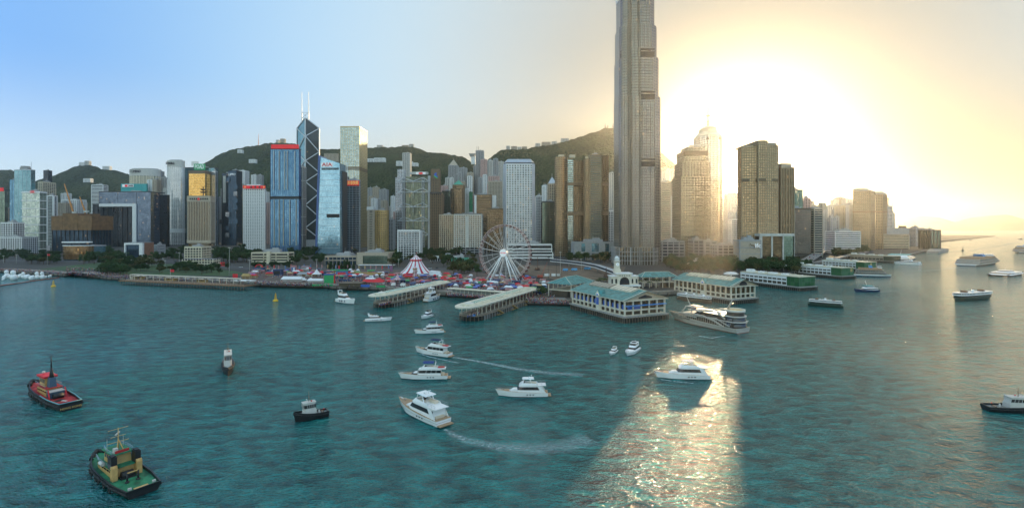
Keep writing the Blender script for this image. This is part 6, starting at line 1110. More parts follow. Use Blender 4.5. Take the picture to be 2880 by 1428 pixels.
for k, (x, yb, yt) in enumerate(((133, 745, 713), (479, 790, 756))):
    q = P(x, yb, GZ); t = thing('flag_pole', ('flag pole with a red flag in front of the curved museum', 'flag pole with a red flag on the promenade under the canopy')[k], 'flag', q); H = sz(0, yb - yt, yb); mb = MB(); mb.beam((0, 0, 0), (0, 0, H), .12, offw); mb.build('pole', t); mb = MB(); mb.box(2.0, 0, H - 3.2, 3.8, .12, 2.6, fred); mb.build('flag', t)
# footbridge, curved canopies, roads at right
def bridge(name, label, pts, w, th, m, roof=None, cat='footbridge', colm=conc, side=None):
    t = thing(name, label, cat, (pts[0].x, pts[0].y, GZ)); o = t.location.copy()
    def deck(dz, h, ww, mm, nm):
        mb = MB(o); rs = []
        for i, p in enumerate(pts):
            a = pts[max(0, i - 1)]; b = pts[min(len(pts) - 1, i + 1)]; d = (b - a); d.z = 0; d.normalize(); n = Vector((-d.y, d.x, 0)) * ww / 2; z = Vector((0, 0, dz))
            rs.append([p - n + z, p + n + z, p + n + z + Vector((0, 0, h)), p - n + z + Vector((0, 0, h))])
        mb.loft(rs, mm); mb.build(nm, t)
    deck(0, th, w, m, 'deck')
    if roof: deck(3.4, .4, w * 1.15, roof, 'roof'); deck(th, 2.6, w * .8, side or gN, 'glazing')
    for p in pts[1:-1:2]: mb = MB(o); mb.beam((p.x, p.y, GZ - .2), (p.x, p.y, p.z), .7, colm, 8); mb.build('pillar', t)
    return t
bz = [P(1552, 735, 9.5), P(1600, 740, 9.5), P(1645, 746, 9.5), P(1680, 753, 9.5), P(1712, 764, 9.5), P(1745, 777, 9.8), P(1775, 787, 10)]
bridge('footbridge', 'long covered footbridge with a pale roof sloping down to the clock hall', bz, 6, .9, white, steel)
def arcp(pts, z): return [P(x, y, z) for x, y in pts]
for k, (pp, lab) in enumerate((([(1935, 742), (1950, 736), (1975, 725), (2000, 717), (2030, 714), (2062, 715), (2095, 722), (2125, 733)], 'long arching pale footbridge roof in the sun hazed park'), ([(1942, 735), (1965, 724), (1990, 715), (2020, 711)], 'shorter arching pale rail behind the long arch'))): bridge('arched_walkway', lab, arcp(pp, 12), 3.2, .5, creamp, None, 'walkway')
rd = mat('flyover deck', (.24, .22, .20), .9); bridge('flyover', 'grey elevated road curving up between the towers at right', arcp([(2262, 738), (2285, 724), (2303, 712), (2316, 702), (2326, 692), (2336, 683), (2350, 677)], 10), 17, 1.4, rd, None, 'elevated road'); bridge('flyover', 'second elevated road hugging the shore below the trees at right', arcp([(2180, 752), (2240, 744), (2300, 738), (2345, 728), (2400, 716), (2440, 708)], 9), 9, 1.2, rd, None, 'elevated road')
bridge('flyover', 'straight elevated road in front of the mall', arcp([(1870, 726), (1950, 722), (2050, 720), (2140, 722), (2235, 721)], 9), 11, 1.3, rd, None, 'elevated road')
q = [P(x, y, 12) for x, y in ((2236, 698), (2262, 698), (2285, 695), (2300, 690))]; bridge('noise_barrier', 'curved blue noise barrier beside the plain grey glass block', q, 1, 7, mat('barrier blue', (.05, .09, .18), .5), None, 'barrier')
hoard('pale and blue road sign on the elevated road at right', 2263, 2275, 714, 702, whitesign, 'road sign', 'road_sign', .5, face=bluep)
car_cols = [('white', white), ('dark', darkm), ('silver', steel), ('red', fred)]; CP = {}
def car(cn, m):
    if cn in CP: return copy_tree(CP[cn])
    t = thing('parked_car', 'x', 'car'); mb = MB(); mb.hexa([(-2.2, -.9, .35), (2.2, -.9, .35), (2.2, .9, .35), (-2.2, .9, .35)], [(-2.15, -.85, .95), (2.15, -.85, .9), (2.15, .85, .9), (-2.15, .85, .95)], m); mb.hexa([(-1.7, -.8, .93), (1.1, -.8, .92), (1.1, .8, .92), (-1.7, .8, .93)], [(-1.2, -.65, 1.5), (.5, -.65, 1.5), (.5, .65, 1.5), (-1.2, .65, 1.5)], gD); mb.build('body', t)
    for x in (-1.4, 1.4):
        mb = MB(); mb.beam((x, -.92, .35), (x, .92, .35), .35, darkm, 10); mb.build('wheel', t)
    CP[cn] = t; return t
for k in range(44):
    cn, m = R.choice(car_cols); t = car(cn, m)
    if k < 16: x = lerp(460, 1480, R.random()); y = 755 + R.uniform(-2, 2) if x > 690 else lerp(734, 753, (x - 460) / 230); p = P(x, y, GZ + .1); lab = f'{cn} car on the road behind the fair'; t.rotation_euler = (0, 0, R.choice((0, pi)))
    elif k < 32: u = (k - 16) / 16; i = min(4, int(u * 5)); f = u * 5 - i; pp = [(2272, 733), (2285, 724), (2303, 712), (2316, 702), (2326, 692), (2336, 683)]; s = (-1) ** k * 4.0; p = P(lerp(pp[i][0], pp[i + 1][0], f), lerp(pp[i][1], pp[i + 1][1], f), 11.45) + Vector((s * .7, -s * .5, 0)); lab = f'{cn} car on the curving elevated road at right'; t.rotation_euler = (0, 0, 1.1)
    else: p = P(lerp(1890, 2230, R.random()), 721, 10.35); lab = f'{cn} car on the straight elevated road before the mall'; t.rotation_euler = (0, 0, 0); p.y += R.uniform(-3, 3)
    t.location = p; t['label'] = lab; t['group'] = lab.replace(' car ', ' cars ')
for k, (x, y, h, lab) in enumerate(((1519, 782, 60, 'red lattice crawler crane left of the containers'), (1511, 760, 50, 'dark piling rig behind the ferris wheel'), (1706, 780, 38, 'rusty drilling rig left of the clock hall'), (1722, 766, 34, 'second rusty drilling rig nearer the giant tower'))):
    q = P(x, y, GZ); t = thing('works_crane', lab, 'crane', q, k); m = mat('rig red', (.40, .07, .04), .6) if k == 0 else mat('rig brown', (.16, .08, .05), .7); H = sz(0, h * .75, y); mb = MB(); mb.box(0, 0, .8, 6, 3.4, 2.6, m); mb.build('cab', t); mb = MB(); mb.box(0, 0, 0, 6.5, 4.4, .9, darkm); mb.build('tracks', t); mb = MB(); top = (H * .45 if k == 0 else 0.5, 0, H)
    mb.beam((1, -.6, 2), top, .2, m); mb.beam((1, .6, 2), top, .2, m)
    for i in range(8): f = i / 8; a = Vector((1, -.6, 2)).lerp(Vector(top), f); b = Vector((1, .6, 2)).lerp(Vector(top), f + .1); mb.beam(a, b, .1, m)
    mb.build('boom', t)
# ---------------------------------------------------------------- the crowd
cm = [mat('clothes ' + n, c, .9, var=0) for n, c in (('black', (.03, .03, .035)), ('red', (.40, .04, .04)), ('blue', (.06, .10, .28)), ('white', (.6, .58, .55)), ('grey', (.2, .19, .18)), ('tan', (.38, .26, .16)))]; skin = mat('skin', (.45, .28, .20), .7, var=0)
mb = MB()
def person(p, a):
    c, s = cos(a), sin(a); m, m2 = R.choice(cm), R.choice(cm[:3]); h = R.uniform(.92, 1.08); f = lambda x, y, z: (p.x + x * c - y * s, p.y + x * s + y * c, p.z + z * h)
    rg = lambda w, d, z: [f(-w, -d, z), f(w, -d, z), f(w, d, z), f(-w, d, z)]
    mb.loft([rg(.15, .12, 0), rg(.2, .14, .85)], m2, False, False); mb.loft([rg(.2, .14, .85), rg(.25, .15, 1.35), rg(.09, .08, 1.5)], m, False, False); mb.loft([rg(.09, .1, 1.48), rg(.11, .12, 1.62), rg(.06, .07, 1.76)], skin, False, True)
def crowd(n, x0, x1, f0, f1, z=GZ + .05):
    for _ in range(n): x = R.uniform(x0, x1); u = (x - x0) / (x1 - x0); y = lerp(lerp(f0[0], f0[1], u), lerp(f1[0], f1[1], u), R.random()); person(P(x, y, z), R.uniform(0, 6.3))
crowd(260, 0, 180, (761, 773), (756, 764)); crowd(300, 185, 300, (772, 781), (752, 758)); crowd(220, 300, 362, (780, 784), (770, 774)); crowd(120, 365, 700, (784, 799), (780, 792)); crowd(330, 715, 930, (801, 806), (790, 800)); crowd(520, 940, 1250, (805, 812), (780, 800)); crowd(900, 1250, 1480, (815, 838), (785, 805)); crowd(420, 1300, 1560, (824, 850), (800, 822)); crowd(400, 700, 1200, (780, 800), (762, 772)); crowd(340, 1255, 1424, (831, 843), (826, 838), 3.5 if False else GZ); crowd(160, 1485, 1600, (853, 856), (842, 846)); crowd(80, 1066, 1100, (857, 849), (861, 853), 3.65); crowd(80, 1315, 1350, (889, 880), (893, 884), 3.65)
o = mb.build('crowd'); o['kind'] = 'stuff'; o['label'] = 'dense crowd of small figures on the promenade and the fair'
# ---------------------------------------------------------------- boats
gel = mat('white gelcoat', (.80, .80, .79), .22, var=.03, spec=.6); boot = mat('boot stripe', (.012, .014, .02), .4, var=0); bwin = mat('boat window', (.012, .014, .018), .08, var=0, spec=.9); teak = mat('teak deck', (.36, .24, .14), .7, var=.15, scale=2); navyc = mat('navy canvas', (.015, .03, .09), .8, var=.1); rail = mat('rail steel', (.6, .6, .6), .25, .8, var=0); cush = mat('cushion', (.62, .54, .42), .8, var=.1); blackh = mat('black hull paint', (.012, .013, .015), .45, var=.5, scale=.9); rubber = mat('rubber fender', (.02, .02, .02), .8, var=.3, scale=2); redd = mat('red deck', (.44, .025, .025), .7, var=.5, scale=.5); greend = mat('green deck', (.02, .17, .08), .7, var=.55, scale=.5); tanh = mat('tan house', (.58, .36, .13), .6, var=.15, scale=.8); orange = mat('life ring orange', (.75, .16, .02), .6, var=0); ferryg = mat('ferry green', (.014, .04, .028), .5, var=.15); ferryb = mat('ferry blue', (.012, .035, .10), .45, var=.1); rustm = mat('rusty brown', (.20, .11, .06), .8, var=.4, scale=1)
def berth(name, label, cat, bow, stern, group=None):
    a, b = P(*bow), P(*stern); d = a - b; return thing(name, label, cat, (a + b) / 2, atan2(d.y, d.x), group), d.length
def hull(t, L, B, h0, h1, rake=.1, top=gel, mid=None, bt=boot, deck=teak, bul=0.0, dbl=False, fine=2.3, full=.45, stern_w=.88, bz=.22, name='hull', bulm=None):
    n = 16; st = []
    for i in range(n + 1):
        u = i / n
        if dbl: b = B / 2 * max(.02, (1 - abs(2 * u - 1) ** 3.2)); h = lerp(h0, h1, abs(2 * u - 1) ** 2); rk = rake * L * (2 * u - 1) ** 3
        else: b = B / 2 * max(.015, 1 - max(0, (u - full) / (1 - full)) ** fine) * lerp(stern_w, 1, min(1, u / .25)); h = lerp(h0, h1, u ** 2); rk = rake * L * max(0, u - .5) ** 2 * 4
        st.append((u, b, h, rk))
    lv = [(-.7, .7, 0), (bz, .86, .0), (bz + .02, .88, .0), (.62, .95, .5), (.66, .96, .54), (1, 1, 1)]; mats = [bt, bt, top, mid or top, top]
    mb = MB()
    def pt(s, k, sgn):
        u, b, h, rk = s; z, w, r = lv[k]; zz = z if k < 3 else h * z; x = (u - .5) * L + (0 if dbl else 0) + rk * r - (0 if dbl else .0)
        if k == 5: zz = h
        return (x, sgn * b * w * (1 if u < .75 or k > 2 else lerp(1, .55, (u - .75) / .25)), zz)
    for k in range(5):
        for s in (-1, 1):
            for a, b in zip(st, st[1:]):
                q = [pt(a, k, s), pt(b, k, s), pt(b, k + 1, s), pt(a, k + 1, s)]; mb.face(q if s < 0 else q[::-1], mats[k], sm=False)
        q = [pt(st[0], k, 1), pt(st[0], k, -1), pt(st[0], k + 1, -1), pt(st[0], k + 1, 1)]; mb.face(q, mats[k])
    if bul:
        for s in (-1, 1):
            for a, b in zip(st, st[1:]):
                p, q = pt(a, 5, s), pt(b, 5, s); u = (0, 0, bul); P2 = lambda v, k: (v[0], v[1] * k, v[2] + bul)
                f = [p, q, P2(q, 1.03), P2(p, 1.03)]; mb.face(f if s < 0 else f[::-1], bulm or top); f = [(p[0], p[1] * .93, p[2]), (q[0], q[1] * .93, q[2]), P2(q, .95), P2(p, .95)]; mb.face(f[::-1] if s < 0 else f, bulm or top); f = [P2(p, 1.03), P2(q, 1.03), P2(q, .95), P2(p, .95)]; mb.face(f if s < 0 else f[::-1], bulm or top)
        p = pt(st[0], 5, 1); q = pt(st[0], 5, -1); mb.hexa([(p[0], q[1], p[2]), (p[0] + .25, q[1], p[2]), (p[0] + .25, p[1], p[2]), (p[0], p[1], p[2])], [(p[0] - .1, q[1], p[2] + bul), (p[0] + .2, q[1], p[2] + bul), (p[0] + .2, p[1], p[2] + bul), (p[0] - .1, p[1], p[2] + bul)], bulm or top)
    mb.build(name, t); mb = MB()
    for a, b in zip(st, st[1:]): mb.face([(pt(a, 5, -1)[0], pt(a, 5, -1)[1], a[2] - .02), (pt(b, 5, -1)[0], pt(b, 5, -1)[1], b[2] - .02), (pt(b, 5, 1)[0], pt(b, 5, 1)[1], b[2] - .02), (pt(a, 5, 1)[0], pt(a, 5, 1)[1], a[2] - .02)], deck)
    mb.build('deck', t)
    return (lambda u: (pt(st[min(n, max(0, int(u * n + .5)))], 5, 1)))
def cabin(t, name, x0, x1, w, z0, z1, sf, sb, m, win=None, nose=.5, tw=.9, wm=None, topm=None, posts=0):
    """cabin between x0 (aft) and x1 (front) that leans back by sf at the front; a window band between two heights (0..1)"""
    r = (x1 - x0) * .16
    def ring(v, e=0.0):
        a, b, k = x0 + sb * v - e, x1 - sf * v + e, lerp(1, tw, v) * w / 2 + e; z = lerp(z0, z1, v)
        return [(a, -k, z), (b - r, -k, z), (b - r * .3, -k * lerp(1, .75, nose), z), (b, -k * (1 - nose), z), (b, k * (1 - nose), z), (b - r * .3, k * lerp(1, .75, nose), z), (b - r, k, z), (a, k, z)]
    mb = MB(); mb.loft([ring(0), ring(1)], m, True, False); mb.face(ring(1), topm or m); o = mb.build(name, t)
    if win:
        mb = MB(); A, B = ring(win[0], .035), ring(win[1], .035)
        for i in range(7): mb.face([A[i], A[i + 1], B[i + 1], B[i]], wm or bwin)
        mb.build('window', t)
        if posts:
            mb = MB(); A, B = ring(win[0], .06), ring(win[1], .06)
            for s in (0, 6):
                for i in range(1, posts): f = i / posts; mb.beam(Vector(A[s]).lerp(Vector(A[s + 1]), f), Vector(B[s]).lerp(Vector(B[s + 1]), f), .07, m)
            for i in (1, 2, 3, 4, 5): mb.beam(A[i], B[i], .07, m)
            mb.build('window_frame', t)
    return o
def rails(t, pts, h=.9, both=True, r=.03):
    mb = MB()
    for s in ((-1, 1) if both else (1,)):
        q = [Vector((x, y * s, z)) for x, y, z in pts]; up = [p + Vector((0, 0, h)) for p in q]; mb.path(up, r, rail); mb.path([p + Vector((0, 0, h * .5)) for p in q], r * .7, rail)
        for a, b in zip(q, up): mb.beam(a, b, r, rail)
    mb.build('rail', t)
def ringm(r0, r1, n, m): mb = MB(); mb.lathe([(r0, -.07), (r0, .07), (r1, .09), (r1, -.09), (r0, -.07)], m, 0, 0, n); return mb
def yacht(label, bow, stern, style, B=.25, cover=None, hscale=1.0, stripe=None):
    t, L = berth('motor_yacht', label, 'yacht', bow, stern); L *= 1.02; k = L / 16 * hscale * 1.1; b = L * B; h0, h1 = 1.35 * k, 2.1 * k
    e = hull(t, L, b, h0, h1, .07, gel, stripe, boot, gel if style == 'sport' else teak, bz=.14 * k, fine=2.6)
    mb = MB(); mb.box(-L * .53, 0, .3 * k, L * .07, b * .8, .18 * k, teak); mb.build('swim_platform', t)
    for s in (-1, 1):
        mb = MB()
        for u in (.30, .36, .42) if style != 'sport' else (.38, .5): x = (u - .5) * L; y = b / 2 * .955; mb.face([(x + .28 * k * cos(a), s * (y + .03), h0 * .62 + .16 * k * sin(a)) for a in [i * pi / 4 * (-s) for i in range(8)]], bwin)
        mb.build('porthole', t)
    if style in ('fly', 'classic', 'big'):
        z = h0; cabin(t, 'trunk_cabin', L * .02, L * .33, b * .62, z, z + 1.0 * k, L * .12, 0, gel, (.3, .75) if style == 'classic' else None, .5, .85)
        cabin(t, 'saloon', -L * (.36 if style != 'big' else .40), L * (.17 if style != 'big' else .2), b * .78, z, z + 2.15 * k, L * (.10 if style != 'classic' else .05), 0, gel, (.38, .82), .45, .92, posts=4 if style == 'classic' else 0)
        if style != 'classic':
            for s in (-1, 1): mb = MB(); y = s * b * .395; mb.hexa([(-L * .46, y - .05, z), (-L * .36, y - .05, z), (-L * .36, y + .05, z), (-L * .46, y + .05, z)], [(-L * .36, y - .05, z + 2.1 * k), (-L * .28, y - .05, z + 2.1 * k), (-L * .28, y + .05, z + 2.1 * k), (-L * .36, y + .05, z + 2.1 * k)], gel); mb.build('side_wing', t)
        zf = z + 2.15 * k; mb = MB(); mb.hexa([(-L * .46, -b * .4, zf), (L * .08, -b * .37, zf), (L * .08, b * .37, zf), (-L * .46, b * .4, zf)], [(-L * .46, -b * .4, zf + .16 * k), (L * .06, -b * .36, zf + .16 * k), (L * .06, b * .36, zf + .16 * k), (-L * .46, b * .4, zf + .16 * k)], gel); mb.build('flybridge_deck', t); zf += .16 * k
        mb = MB()
        for s in (-1, 1): mb.hexa([(-L * .30, s * b * .38 - .05, zf), (L * .06, s * b * .34 - .05, zf), (L * .06, s * b * .34 + .05, zf), (-L * .30, s * b * .38 + .05, zf)], [(-L * .28, s * b * .36 - .05, zf + .45 * k), (L * .02, s * b * .30 - .05, zf + .65 * k), (L * .02, s * b * .30 + .05, zf + .65 * k), (-L * .28, s * b * .36 + .05, zf + .45 * k)], gel)
        mb.hexa([(L * .02, -b * .33, zf), (L * .07, -b * .33, zf), (L * .07, b * .33, zf), (L * .02, b * .33, zf)], [(-L * .01, -b * .3, zf + .8 * k), (L * .02, -b * .3, zf + .7 * k), (L * .02, b * .3, zf + .7 * k), (-L * .01, b * .3, zf + .8 * k)], gel); mb.build('coaming', t)
        mb = MB(); mb.box(-L * .08, b * .18, zf, L * .10, b * .18, .45 * k, cush); mb.box(-L * .2, -b * .2, zf, L * .14, b * .2, .45 * k, cush); mb.box(-L * .02, -b * .12, zf, L * .03, b * .14, .75 * k, bwin); mb.build('seat', t)
        rails(t, [(-L * .45, b * .38, zf), (-L * .37, b * .38, zf), (-L * .29, b * .38, zf)], .7 * k, r=.03)
        zt = zf + 1.75 * k
        if cover is None:
            for s in (-1, 1): mb = MB(); mb.beam((-L * .18, s * b * .3, zf), (-L * .13, s * b * .28, zt), .13 * k, gel); mb.beam((L * .0, s * b * .27, zf + .6 * k), (-L * .02, s * b * .26, zt), .07 * k, gel); mb.build('hardtop_post', t)
            mb = MB(); mb.hexa([(-L * .22, -b * .32, zt), (L * .02, -b * .28, zt), (L * .02, b * .28, zt), (-L * .22, b * .32, zt)], [(-L * .21, -b * .28, zt + .22 * k), (0, -b * .24, zt + .22 * k), (0, b * .24, zt + .22 * k), (-L * .21, b * .28, zt + .22 * k)], gel); mb.build('hardtop', t)
            mb = MB(); mb.beam((-L * .16, 0, zt + .2 * k), (-L * .17, 0, zt + 1.1 * k), .08 * k, gel); mb.ball((-L * .12, b * .12, zt + .45 * k), .3 * k, gel, 10); mb.box(-L * .165, 0, zt + .8 * k, .14, 1.2 * k, .14 * k, gel); mb.build('radar_mast', t)
        else:
            mb = MB()
            for x in (-L * .16, L * .0):
                for s in (-1, 1): mb.beam((x - L * .02, s * b * .3, zf), (x, s * b * .3, zt), .04, rail)
            mb.build('canopy_frame', t); mb = MB(); n = 6
            for i in range(n): x0, x1 = lerp(-L * .2, L * .03, i / n), lerp(-L * .2, L * .03, (i + 1) / n) - .04; mb.hexa([(x0, -b * .34, zt), (x1, -b * .34, zt), (x1, b * .34, zt), (x0, b * .34, zt)], [(x0 + .05, -b * .26, zt + .3 * k), (x1 - .05, -b * .26, zt + .3 * k), (x1 - .05, b * .26, zt + .3 * k), (x0 + .05, b * .26, zt + .3 * k)], cover)
            mb.build('canopy', t)
            mb = MB(); mb.beam((-L * .22, -b * .33, zf), (-L * .24, -b * .3, zt), .1 * k, gel); mb.beam((-L * .22, b * .33, zf), (-L * .24, b * .3, zt), .1 * k, gel); mb.beam((-L * .24, -b * .3, zt), (-L * .24, b * .3, zt), .1 * k, gel); mb.beam((-L * .24, 0, zt), (-L * .24, 0, zt + .9 * k), .06, gel); mb.build('radar_arch', t)
            mb = MB(); mb.box(-L * .36, -b * .05, zf, L * .14, b * .3, .35 * k, mat('rolled fender red', (.5, .05, .04), .7) if style == 'classic' else cush); mb.build('deck_lounger', t)
        mb = MB(); mb.box(-L * .40, 0, h0, L * .05, b * .5, .5 * k, cush); mb.build('cockpit_seat', t)
    else:
        z = h0; cabin(t, 'trunk_cabin', L * .0, L * .34, b * .66, z, z + .8 * k, L * .2, 0, gel, None, .6, .8)
        cabin(t, 'saloon', -L * .34, L * .2, b * .8, z, z + 1.75 * k, L * .2, L * .02, gel, (.35, .85), .5, .85)
        zt = z + 1.75 * k; mb = MB(); mb.hexa([(-L * .36, -b * .36, zt), (-L * .02, -b * .32, zt), (-L * .02, b * .32, zt), (-L * .36, b * .36, zt)], [(-L * .34, -b * .34, zt + .45 * k), (-L * .06, -b * .28, zt + .5 * k), (-L * .06, b * .28, zt + .5 * k), (-L * .34, b * .34, zt + .45 * k)], gel, True); mb.build('flybridge', t)
        mb = MB(); mb.hexa([(-L * .1, -b * .26, zt + .5 * k), (-L * .06, -b * .26, zt + .5 * k), (-L * .06, b * .26, zt + .5 * k), (-L * .1, b * .26, zt + .5 * k)], [(-L * .14, -b * .24, zt + .95 * k), (-L * .12, -b * .24, zt + .95 * k), (-L * .12, b * .24, zt + .95 * k), (-L * .14, b * .24, zt + .95 * k)], bwin); mb.build('windscreen', t)
        mb = MB(); mb.box(-L * .22, 0, zt + .46 * k, L * .12, b * .45, .12 * k, teak); mb.box(-L * .28, 0, zt + .46 * k, L * .05, b * .5, .4 * k, cush); mb.build('seat', t)
        for s in (-1, 1): mb = MB(); mb.hexa([(-L * .36, s * b * .34 - .06, zt), (-L * .30, s * b * .34 - .06, zt), (-L * .30, s * b * .34 + .06, zt), (-L * .36, s * b * .34 + .06, zt)], [(-L * .40, s * b * .26 - .06, zt + 1.5 * k), (-L * .35, s * b * .26 - .06, zt + 1.5 * k), (-L * .35, s * b * .26 + .06, zt + 1.5 * k), (-L * .40, s * b * .26 + .06, zt + 1.5 * k)], gel); mb.build('arch_leg', t)
        mb = MB(); mb.box(-L * .375, 0, zt + 1.45 * k, L * .06, b * .6, .2 * k, gel); mb.beam((-L * .38, 0, zt + 1.6 * k), (-L * .4, 0, zt + 2.4 * k), .05, gel); mb.build('radar_arch', t)
        if cover: mb = MB(); mb.hexa([(-L * .38, -b * .34, zt + 1.5 * k), (-L * .08, -b * .3, zt + 1.5 * k), (-L * .08, b * .3, zt + 1.5 * k), (-L * .38, b * .34, zt + 1.5 * k)], [(-L * .37, -b * .3, zt + 1.7 * k), (-L * .1, -b * .26, zt + 1.7 * k), (-L * .1, b * .26, zt + 1.7 * k), (-L * .37, b * .3, zt + 1.7 * k)], cover); mb.box(-L * .22, 0, zt + 1.7 * k, L * .16, b * .4, .06, bwin); mb.build('hardtop', t); mb = MB(); [mb.beam((-L * .1, s * b * .28, zt + .5 * k), (-L * .1, s * b * .28, zt + 1.5 * k), .05, gel) for s in (-1, 1)]; mb.build('hardtop_post', t)
    q = [e(u) for u in (.62, .74, .84, .92, 1.0)]; rails(t, [(x - .15, max(.03, y - .12), z_) for x, y, z_ in q], .62 * k, r=.025)
    mb = MB(); mb.beam((L * .45, 0, h1), (L * .52, 0, h1 + .1 * k), .1 * k, gel); mb.box(L * .40, 0, h1 * .92, L * .03, .35, .3 * k, rail); mb.build('bow_roller', t)
    mb = MB()
    for u in (.3, .45, .6): x, y, z_ = e(u); mb.beam((x, -y - .12, z_ * .35), (x, -y - .12, z_ * .8), .14 * k, navyc, 8)
    mb.build('fender', t); return t
wood_ = None
yacht('white sport yacht with a radar arch lying before the left finger pier', (995, 855), (951, 848), 'sport', .27, hscale=1.35)
yacht('white sport yacht with an arched side window below the left finger pier', (1098, 901), (1028, 903), 'sport', .24, hscale=.95)
yacht('white two deck yacht moored inside the left finger pier', (1236, 839), (1198, 849), 'fly', .26, hscale=1.2)
yacht('small white cruiser with a brown canopy between the finger piers', (1186, 897), (1213, 889), 'sport', .34, mat('brown canvas', (.12, .07, .05), .8), hscale=1.25)
yacht('white trawler yacht with a dark canopy just off the right finger pier', (1170, 938), (1247, 934), 'classic', .27, navyc, hscale=1.05)
yacht('white trawler yacht with navy canopy trailing a long wake', (1174, 990), (1265, 1003), 'classic', .24, navyc, hscale=.98)
yacht('white classic yacht with a blue roll canopy and row of square windows', (1130, 1064), (1258, 1063), 'classic', .23, mat('royal blue canvas', (.02, .05, .22), .8), hscale=.92, stripe=gel)
yacht('largest white yacht seen from above with a white hardtop and pale stern', (1130, 1142), (1247, 1196), 'big', .27, hscale=.85, stripe=mat('sheer stripe', (.05, .05, .06), .3, var=0))
yacht('white flybridge yacht with sweeping dark side windows alone in mid harbour', (1404, 1112), (1539, 1112), 'fly', .24, hscale=.95, stripe=None)
yacht('white yacht with a hardtop lying in the sun glitter', (1850, 1061), (1993, 1064), 'fly', .23, hscale=.92)
yacht('white motor yacht with a brown sunroof coming straight on', (1764, 1001), (1790, 982), 'sport', .33, gel, hscale=.85)
yacht('tiny white day boat beside the yacht with the brown sunroof', (1717, 999), (1731, 987), 'sport', .34, hscale=.85)
